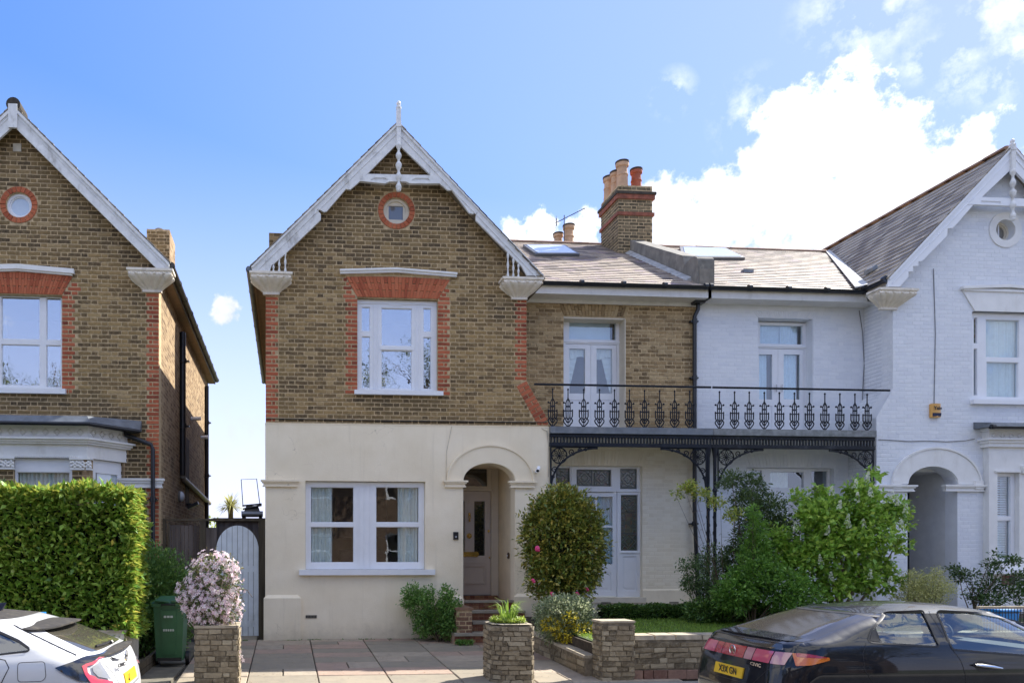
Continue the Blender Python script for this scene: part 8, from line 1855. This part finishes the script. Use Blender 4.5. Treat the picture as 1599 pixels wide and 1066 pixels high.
def rounded(pts, r=.03, n=4):
    out = []; k = len(pts)
    for i in range(k):
        p, a, b = Vector(pts[i]), Vector(pts[i - 1]), Vector(pts[(i + 1) % k]); da, db = (a - p), (b - p); q = min(r, da.length * .45, db.length * .45); p0, p1 = p + da.normalized() * q, p + db.normalized() * q
        for j in range(n + 1): t = j / n; v = p0 * (1 - t) ** 2 + p * 2 * t * (1 - t) + p1 * t * t; out.append((v.x, v.y))
    return out
def paint(name, col, coat=1.0, metal=.0, rough=.4):
    t = NT(name); c = t.mix(t.math('MULTIPLY', t.rmap(t.noise(3, 5), .4, .7), .05), col, (.25, .24, .22)); return t.done(c, rough, None, metal, .1, coat)
def build_car(s, body_m, glass_side, glass_rear, wins, rear_glass, lower_glass, wheel_x, arch_r, roof_r, sunroof=None):
    T = s.T; zb, zt = .22, T[-1][0]; zs_ = [zb + (zt - zb) * i / 24 for i in range(25)]
    top = []; xt0, xt1 = s.xr(zt) + .293 * s.rc(zt), s.xf(zt) - .47 * s.rc(zt)
    n = 40; zrail = lambda x: min(zt, zt) + (s.zcen(x) - s.zcen(xt0)) * 1.0
    rail = [(xt0 + (xt1 - xt0) * i / n) for i in range(n + 1)]
    # flank outline: rear edge up, along the roof rail, down the front edge
    out = [(s.xr(z) + .293 * s.rc(z), z) for z in zs_] + [(x, zt) for x in rail[1:-1]] + [(s.xf(z) - .47 * s.rc(z), z) for z in reversed(zs_)]
    arches = []
    for wx_ in wheel_x: arches.append([(wx_ + arch_r * math.cos(a), max(zb + .002, .32 + arch_r * math.sin(a))) for a in [math.pi * (1 - i / 16) * 1.0 for i in range(17)]])
    o2 = []
    bottom = []
    for a in sorted(arches, key=lambda a: -a[0][0]): bottom += [(a[-1][0], zb)] + list(reversed(a)) + [(a[0][0], zb)]
    out = out + bottom
    for mir in (False, True): s.patch(s.side, out, [w for w in wins], 'body_side', body_m, mirror=mir, sp=.035, thick=.02)
    for w in wins:
        for mir in (False, True):
            s.patch(s.side, w, [], 'side_window', glass_side, mirror=mir, sp=.06, off=-.012)
        s.patch(s.side, grow(w, .018), [w], 'window_trim', black_plastic, sp=.05, off=.004)
    yr = lambda z: s.W(s.xr(z) + s.rc(z) * .3, z) - .293 * s.rc(z) * .8
    ny = 16; topy = [(-yr(zt) + 2 * yr(zt) * i / ny, zt) for i in range(ny + 1)]
    crown = .055
    rout = [(-yr(z), z) for z in zs_[:-1]] + topy + [(yr(z), z) for z in reversed(zs_[:-1])]
    holes = [h for h in (rear_glass, lower_glass) if h]
    s.patch(s.rear, rout, holes, 'tailgate', body_m, sp=.03, thick=.015)
    for h in holes: s.patch(s.rear, h, [], 'rear_window', glass_rear, sp=.05, off=-.006)
    # front end and windscreen
    yf = lambda z: s.W(s.xf(z) - s.rc(z) * .5, z) - .293 * s.rc(z) * .8
    fo = [(-yf(z), z) for z in zs_] + [(yf(z), z) for z in reversed(zs_)]
    zw0 = 1.02; ws = [(-yf(zw0) + .08, zw0), (yf(zw0) - .08, zw0), (yf(zt) - .05, zt - .02), (-yf(zt) + .05, zt - .02)]
    s.patch(s.front, fo, [ws], 'front_end', body_m, sp=.06, thick=.015); s.patch(s.front, ws, [], 'windscreen', glass_car, sp=.08, off=-.006)
    # roof skin
    m_, k_ = 30, 18; vs = []
    for i in range(m_ + 1):
        for j in range(k_ + 1):
            v = -1 + 2 * j / k_; e = 1 - abs(v) ** 2.2
            xa = s.rear(v * yr(zt), zt)[0]; xb = s.front(v * yf(zt), zt)[0]; x = xa + (xb - xa) * i / m_
            hw = abs(s.side(min(max(x, xt0), xt1), zt)[1]); hw = min(hw, 9)
            u = i / m_; y = v * ((1 - min(1, u * 6)) * yr(zt) + min(1, u * 6) * hw if u < .5 else (1 - min(1, (1 - u) * 6)) * yf(zt) + min(1, (1 - u) * 6) * hw)
            z = zt + roof_r * e * math.sin(math.pi * min(1, max(0, u))) ** .7
            vs.append(s.world((x, y, z)))
    mb = MB(); mb.add(vs, [(i * (k_ + 1) + j, (i + 1) * (k_ + 1) + j, (i + 1) * (k_ + 1) + j + 1, i * (k_ + 1) + j + 1) for i in range(m_) for j in range(k_)]); mb.build('roof', body_m, s.root, smooth=True)
    # underbody, cabin floor and seats
    mb = MB(); a, b = s.world((.4, -.72, .2)), s.world((s.L - .5, .72, .32)); mb.box(*a, *b); mb.build('underbody', black_plastic, s.root)
    tr = plain("car_cabin_trim", (.035, .035, .04), .8, .1, 9, .1, 60)
    mb = MB(); a, b = s.world((.5, -.70, .32)), s.world((3.3, .70, .60)); mb.box(*a, *b); a, b = s.world((.25, -.68, .6)), s.world((.98, .68, .93)); mb.box(*a, *b); a, b = s.world((2.95, -.68, .6)), s.world((3.35, .68, .97)); mb.box(*a, *b); mb.build('cabin_floor', tr, s.root)
    for x, ys_ in ((1.22, (-.4, 0, .4)), (2.12, (-.37, .37))):
        for y in ys_:
            mb = MB(); lo = [s.world((x + q[0], y + q[1], .5)) for q in ((0, -.2), (.14, -.2), (.14, .2), (0, .2))]; hi = [s.world((x - .14 + q[0], y + q[1], 1.06)) for q in ((0, -.17), (.08, -.17), (.08, .17), (0, .17))]; mb.hexa(lo, hi); mb.tube([s.world((x - .11, y - .06, 1.04)), s.world((x - .12, y - .06, 1.14))], .008, 5).tube([s.world((x - .11, y + .06, 1.04)), s.world((x - .12, y + .06, 1.14))], .008, 5)
            c = s.world((x - .12, y, 1.19)); mb.ball(c, .125, 12, 8, sx=.45, sy=1, sz=.78); mb.build('seat', tr, s.root, smooth=True)
    mb = MB(); c = Vector((2.72, .36 if s.d < 0 else .36, .98)); pts = []
    for i in range(25): a = 2 * math.pi * i / 24; pts.append(s.world((c.x + .19 * math.sin(a) * .35, c.y + .19 * math.cos(a), c.z + .19 * math.sin(a) * .93)))
    mb.tube(pts, .016, 6); mb.tube([s.world((c.x, c.y - .18, c.z)), s.world((c.x, c.y + .18, c.z))], .02, 6); mb.build('steering_wheel', tr, s.root, smooth=True)
    for wx_ in wheel_x:
        for sg in (-1, 1):
            mb = MB(); y0, y1 = sg * .80, sg * .62
            P = lambda r, y, k, n=28: s.world((wx_ + r * math.cos(2 * math.pi * k / n), y, .32 + r * math.sin(2 * math.pi * k / n)))
            n = 28; rings = [(.20, y0), (.29, y0 + sg * .01), (.315, y0 - sg * .015), (.32, y0 - sg * .05), (.32, y1), (.2, y1)]; vs = [P(r, y, k) for r, y in rings for k in range(n)]
            mb.add(vs, [(i * n + k, i * n + (k + 1) % n, (i + 1) * n + (k + 1) % n, (i + 1) * n + k) for i in range(len(rings) - 1) for k in range(n)]); wh = mb.build('wheel', black_plastic, s.root, smooth=True)
            rm = MB(); 
            for k in range(5):
                a = 2 * math.pi * k / 5; q = [(wx_ + r * math.cos(a + o), sg * .78, .32 + r * math.sin(a + o)) for r, o in ((.03, -.6), (.2, -.16), (.2, .16), (.03, .6))]; rm.hexa([s.world(p) for p in q], [s.world((p[0], p[1] - sg * .03, p[2])) for p in q])
            rm.tube([s.world((wx_ + .205 * math.cos(2 * math.pi * k / 24), sg * .78, .32 + .205 * math.sin(2 * math.pi * k / 24))) for k in range(25)], .014, 6); rm.build('rim', plain("alloy_wheel", (.35, .36, .38), .35, .05, 8, 0, metal=.8), wh)
        for sg in (-1,):
            mb = MB(); n = 16; mb.add([s.world((wx_ + (arch_r + .0) * math.cos(math.pi * k / n), y, max(.22, .32 + arch_r * math.sin(math.pi * k / n)))) for y in (-.84, -.5) for k in range(n + 1)], [(k, k + 1, n + 2 + k, n + 1 + k) for k in range(n)]); mb.build('wheel_arch_liner', black_plastic, s.root)
def grow(p, d):
    cx = sum(q[0] for q in p) / len(p); cz = sum(q[1] for q in p) / len(p); out = []
    k = len(p); ar = sum(p[i][0] * p[(i + 1) % k][1] - p[(i + 1) % k][0] * p[i][1] for i in range(k)); sg = 1 if ar > 0 else -1
    for i in range(k):
        a, b = p[i - 1], p[(i + 1) % k]; dx, dz = b[0] - a[0], b[1] - a[1]; l = math.hypot(dx, dz) or 1; out.append((p[i][0] + sg * dz / l * d, p[i][1] - sg * dx / l * d))
    return out
def lens_mat(name, col, rough=.08):
    t = NT(name); return t.done(col, rough, t.bump(t.noise(60, 2), .25, .004), spec=.8, coat=1.0)
red_lens = lens_mat("red_tail_lens", (.42, .02, .03)); pink_lens = lens_mat("pink_red_lens", (.60, .10, .16)); amber = lens_mat("amber_lens", (.75, .20, .03)); clear_lens = lens_mat("clear_lens", (.50, .22, .24)); smoke = lens_mat("smoked_black_lens", (.012, .012, .015))
plate_y = plain("yellow_number_plate", (.85, .52, .03), .4, .02, 5, 0); chrome = plain("chrome", (.75, .75, .76), .15, .02, 5, 0, metal=1)
# ---- black hatchback
TB = [(.20, .10, .80, .28, 4.12), (.38, .03, .86, .30, 4.20), (.55, .00, .88, .32, 4.22), (.72, .03, .885, .33, 4.16), (.84, .06, .88, .34, 3.95), (.93, .09, .865, .36, 3.60), (1.00, .13, .845, .36, 3.36), (1.07, .18, .82, .36, 3.20), (1.11, .34, .79, .36, 3.08), (1.18, .55, .75, .38, 2.95), (1.27, .83, .70, .36, 2.78), (1.36, 1.16, .64, .32, 2.58)]
ZCB = [(.6, 1.36), (1.2, 1.38), (1.6, 1.43), (2.1, 1.46), (2.6, 1.43), (3.0, 1.34)]
BC_ = thing('parked_car', 'black five-door hatchback parked at the right by the stone garden wall', 'car', (4.8, 7.98, -.29))
bk = Car(BC_, TB, 4.81, 7.98, -.29, 1, ZCB, 4.25); black_paint = paint("black_car_paint", (.006, .008, .014), 1.0, 0, .4)
w1 = rounded(bk.px_side([(1362, 983), (1384, 956), (1441, 954), (1466, 1008), (1378, 1002), (1357, 1000)]), .03)
w2 = rounded(bk.px_side([(1464, 954), (1524, 957), (1585, 970), (1640, 992), (1690, 1020), (1660, 1026), (1487, 1012)]), .03)
def P1(L): return bk.px_rear(L)
rg = rounded([(-.60, 1.125), (.60, 1.125), (.47, 1.335), (-.47, 1.335)], .06); lg = rounded([(-.66, 1.005), (.66, 1.005), (.62, 1.065), (-.62, 1.065)], .02)
build_car(bk, black_paint, glass_car, glass_mat("tinted_rear_glass", .10, dark=(.07, .062, .05), rough=.10), [w1, w2], rg, lg, (.74, 3.37), .355, .085)
sp_ = MB(); n = 24; vs = []
for i in range(n + 1):
    y = -.70 + 1.4 * i / n; e = .02 * (y / .7) ** 2
    for (dx, z) in ((-.06, 1.085), (-.07, 1.10), (.12, 1.135), (.16, 1.10)): p = bk.rear(y, 1.09); vs.append(bk.world((p[0] + dx + .03 + e, y, z - .012 * (y / .7) ** 2)))
sp_.add(vs, [(i * 4 + k, (i + 1) * 4 + k, (i + 1) * 4 + (k + 1) % 4, i * 4 + (k + 1) % 4) for i in range(n) for k in range(4)] + [(0, 1, 2, 3), (n * 4, n * 4 + 3, n * 4 + 2, n * 4 + 1)]); sp_.build('spoiler', black_paint, BC_, smooth=True)
# light bar across the tail, wrapping on to the flank
zl0, zl1 = .865, .985
bk.patch(bk.rear, rounded([(-.20, zl0), (.20, zl0), (.20, zl1), (-.20, zl1)], .01), [], 'light_bar', red_lens, off=.010)
for mir in (1, -1):
    q = lambda a, b, z0=zl0, z1=zl1: [(mir * a, z0), (mir * b, z0), (mir * b, z1), (mir * a, z1)]
    bk.patch(bk.rear, rounded(q(.21, .34), .008), [], 'reverse_lens', red_lens if mir > 0 else clear_lens, off=.010); bk.patch(bk.rear, rounded(q(.35, .60), .008), [], 'tail_lamp', pink_lens, off=.010)
    bk.patch(bk.rear, rounded(q(.61, .735), .008), [], 'tail_lamp', clear_lens, off=.010)
bk.patch(bk.side, rounded([(.19, zl0), (.30, zl0 + .01), (.50, .925), (.50, .95), (.30, .985), (.20, zl1)], .012), [], 'indicator_lamp', amber, off=.010); bk.patch(bk.side, rounded([(.22, .95), (.47, .945), (.47, .955), (.30, .985), (.22, .985)], .006), [], 'tail_lamp', red_lens, off=.013)
pp = [bk.world(bk.rear(y, z, .014)) for y, z in ((-.26, .655), (.26, .655), (.26, .765), (-.26, .765))]; MB().hexa(pp, [(p[0] + .02, p[1], p[2]) for p in pp]).build('number_plate', plate_y, BC_)
rx = R(90), 0, -R(90)
px0 = bk.world(bk.rear(0, .71, .016)); npl = BC_.children[-1]; text('X3X GN', 'lettering', px0, .105, black_plastic, npl, rot=rx, bold=.002, sx=.86, ext=.001)
pc_ = bk.world(bk.rear(-.42, .825, .004)); text('CIVIC', 'badge_lettering', pc_, .048, chrome, BC_, rot=rx, bold=.002, sx=1.5)
def emblem(parent, car, y, z, h=.085):
    p = car.rear(y, z, .018); mb = MB(); d = .006
    for a in (-1, 1): mb.hexa([car.world((p[0], y + a * h * .28 + o, z - h / 2)) for o in (-h * .09, h * .09)] + [car.world((p[0] - d, y + a * h * .28 + o, z - h / 2)) for o in (h * .09, -h * .09)], [car.world((p[0], y + a * h * .36 + o, z + h / 2)) for o in (-h * .09, h * .09)] + [car.world((p[0] - d, y + a * h * .36 + o, z + h / 2)) for o in (h * .09, -h * .09)])
    mb.box(*car.world((p[0] - d, y - h * .3, z - h * .08)), *car.world((p[0], y + h * .3, z + h * .1)))
    ring = [car.world((p[0], y + h * .62 * math.cos(t) * (1 + .1 * math.sin(t)), z + h * .62 * math.sin(t))) for t in [2 * math.pi * i / 24 for i in range(25)]]; mb.tube(ring, .005, 5); mb.build('emblem', chrome, parent)
emblem(BC_, bk, 0, .925)
bk.strip(bk.side, bk.px_side([(1352, 1003), (1347, 1020), (1350, 1045), (1364, 1066), (1380, 1090)])); bk.strip(bk.side, bk.px_side([(1450, 953), (1476, 995), (1486, 1012), (1500, 1030), (1508, 1055), (1510, 1100)])); bk.strip(bk.side, [(.20, 1.10), (.26, 1.0), (.30, .99)]); bk.strip(bk.rear, [(-.74, .86), (-.6, .80), (-.42, .62), (.42, .62), (.6, .8), (.74, .86)])
qt = bk.px_side([(1358, 999), (1362, 985), (1366, 980), (1375, 1001)]); bk.patch(bk.side, grow(qt, .004), [], 'quarter_trim', black_plastic, off=.006)
bk.patch(bk.side, rounded(bk.px_side([(1517, 1037), (1530, 1030), (1560, 1038), (1562, 1045), (1530, 1048)]), .02), [], 'handle_recess', black_plastic, off=.002)
h0 = bk.px_side([(1519, 1037), (1530, 1038), (1548, 1040), (1561, 1042)]); MB().tube([bk.world(bk.side(*p, .03)) for p in h0], [.010, .017, .017, .008], 8).build('door_handle', chrome, BC_, smooth=True)
bk.strip(bk.rear, [(-.62, 1.33), (-.47, 1.345), (.47, 1.345), (.62, 1.33)], .012)
# ---- white hatchback
TW_ = [(.20, .12, .80, .28, 4.40), (.38, .03, .87, .32, 4.48), (.55, .00, .90, .34, 4.50), (.72, .02, .90, .36, 4.44), (.84, .05, .895, .40, 4.2), (.93, .08, .875, .42, 3.80), (1.00, .12, .845, .42, 3.50), (1.05, .22, .81, .40, 3.34), (1.12, .38, .77, .40, 3.18), (1.20, .56, .72, .42, 3.0), (1.28, .78, .67, .36, 2.85), (1.35, 1.02, .62, .32, 2.7)]
WC = thing('parked_car', 'white five-door hatchback cut off at the lower left with dusty rear spoiler', 'car', (-1.6, 7.98, -.29))
wc = Car(WC, TW_, -1.60, 7.98, -.29, -1, ZCB, 4.5); white_car = paint("white_car_paint", (.72, .73, .74), 1.0, 0, .4); dusty = plain("dusty_black_trim", (.05, .045, .04), .6, .2, 20, .1, 80, dirt=(.20, .17, .12), dirt_amt=.6)
w1 = rounded(wc.px_side([(46, 1014), (28, 1001), (-5, 986), (-60, 975), (-110, 975), (-130, 1012), (-20, 1022), (10, 1018)]), .03); w2 = rounded([(x, z) for x, z in [(1.98, 1.04), (2.05, 1.24), (2.55, 1.26), (3.1, 1.10), (3.2, 1.04)]], .03)
rg = rounded([(-.62, 1.045), (.62, 1.045), (.50, 1.25), (-.50, 1.25)], .06)
build_car(wc, white_car, glass_mat("privacy_glass", .14, dark=(.012, .014, .018)), glass_mat("dusty_rear_glass", .10, dark=(.07, .065, .05)), [w1, w2], rg, None, (.86, 3.56), .36, .08)
for zz, xo, tk, hw, nm in ((1.275, -.20, .028, .60, 'roof_spoiler'), (1.02, -.10, .03, .74, 'tail_spoiler')):
    mb = MB(); n = 24; vs = []
    for i in range(n + 1):
        y = -hw + 2 * hw * i / n; b = wc.rear(y, zz); u = (y / hw) ** 2; dr = (-.03 * u)
        for (dx, z) in ((xo + .06 * u, zz + dr + .0), (xo + .06 * u, zz + tk * .5 + dr), (.10, zz + (.035 if zz > 1.2 else .02) + dr), (.12, zz - .02 + dr)): vs.append(wc.world((b[0] + dx, y, z)))
    mb.add(vs, [(i * 4 + k, (i + 1) * 4 + k, (i + 1) * 4 + (k + 1) % 4, i * 4 + (k + 1) % 4) for i in range(n) for k in range(4)] + [(0, 1, 2, 3), (n * 4, n * 4 + 3, n * 4 + 2, n * 4 + 1)]); mb.build(nm, dusty, WC, smooth=True)
[c for c in WC.children if c.name.startswith('roof') and not c.name.startswith('roof_')][0].data.materials[0] = dusty
fa = Vector(wc.world((1.55, -.12, 1.40))); mb = MB(); f0 = [wc.world(p) for p in ((1.25, -.03, 1.385), (1.25, .03, 1.385), (1.48, .035, 1.40), (1.48, -.035, 1.40))]; f1 = [wc.world(p) for p in ((1.20, -.006, 1.475), (1.20, .006, 1.475), (1.26, .006, 1.475), (1.26, -.006, 1.475))]; mb.hexa(f0, f1).build('aerial_fin', plain("blue_black_fin", (.02, .025, .05), .3), WC)
# angular tail lamps: smoked housing on the flank, red C and clear lens round the corner
cnm = lambda u, z, off=0: (lambda p: (p[0], -p[1], p[2]))(wc.corner(u, z, off))
for fn in (wc.corner, cnm):
    wc.patch(fn, wc.px_c([(86, 1041.5), (132, 1023), (164, 1013), (166, 1018), (151, 1024), (131, 1038), (145, 1064), (124, 1062), (103, 1052)]), [], 'lamp_housing', smoke, sp=.02, off=.016)
    wc.patch(fn, wc.px_c([(165, 1016), (151, 1023), (129, 1038.5), (134, 1052), (144, 1066), (173, 1067), (172.5, 1063), (148, 1059), (138.5, 1048), (137, 1039), (153, 1026.5), (166, 1020.5)]), [], 'tail_lamp', lens_mat('scarlet_lens', (.62, .05, .08)), sp=.02, off=.024)
    wc.patch(fn, wc.px_c([(140.5, 1040), (152, 1032), (166, 1053), (171, 1060.5), (150, 1056), (142, 1048)]), [], 'reverse_lens', plain("clear_grey_lens", (.28, .29, .31), .15, .1, 20, .3, 60, coat=1), sp=.02, off=.020)
wc.patch(wc.corner, wc.px_c([(168, 1024), (192, 1015), (199, 1026), (188, 1030), (175, 1030)]), [], 'lower_glass', smoke, sp=.02, off=.014)
pp = [wc.world(wc.rear(y, z, .014)) for y, z in ((-.26, .68), (.26, .68), (.26, .79), (-.26, .79))]; MB().hexa(pp, [(p[0] - .02, p[1], p[2]) for p in pp]).build('number_plate', plate_y, WC); npw = WC.children[-1]
rxw = (R(90), 0, R(90)); text('LJ', 'lettering', wc.world(wc.rear(-.12, .735, .018)), .10, black_plastic, npw, rot=rxw, bold=.002, ext=.001)
text('CIVIC', 'badge_lettering', wc.world(wc.rear(-.40, .895, .055)), .05, plain('dark_badge', (.10, .10, .11), .3, metal=.6), WC, rot=(R(90), 0, R(78)), bold=.002, sx=1.35); emblem(WC, wc, 0, .93)
ff = rounded(wc.px_side([(28, 1034), (70, 1032), (72, 1056), (66, 1063), (28, 1064)]), .03); wc.strip(wc.side, ff + [ff[0]], .005, name='fuel_flap_line')
wc.strip(wc.side, wc.px_side([(24, 968), (30, 978), (120, 1022)]), .008); wc.strip(wc.side, wc.px_side([(-30, 1022), (8, 1030), (14, 1042), (2, 1066), (-6, 1090)]), .008); wc.strip(wc.rear, [(-.66, .97), (-.4, .64), (.4, .64), (.66, .97)], .008)
wp_ = [wc.rear(y, 1.07 + .02 * abs(y), .03) for y in (.05, -.15, -.40)]; MB().tube([wc.world(p) for p in wp_], .012, 6).tube([wc.world(wc.rear(.05, 1.05, .0)), wc.world(wp_[0])], .03, 8).build('rear_wiper', black_plastic, WC)
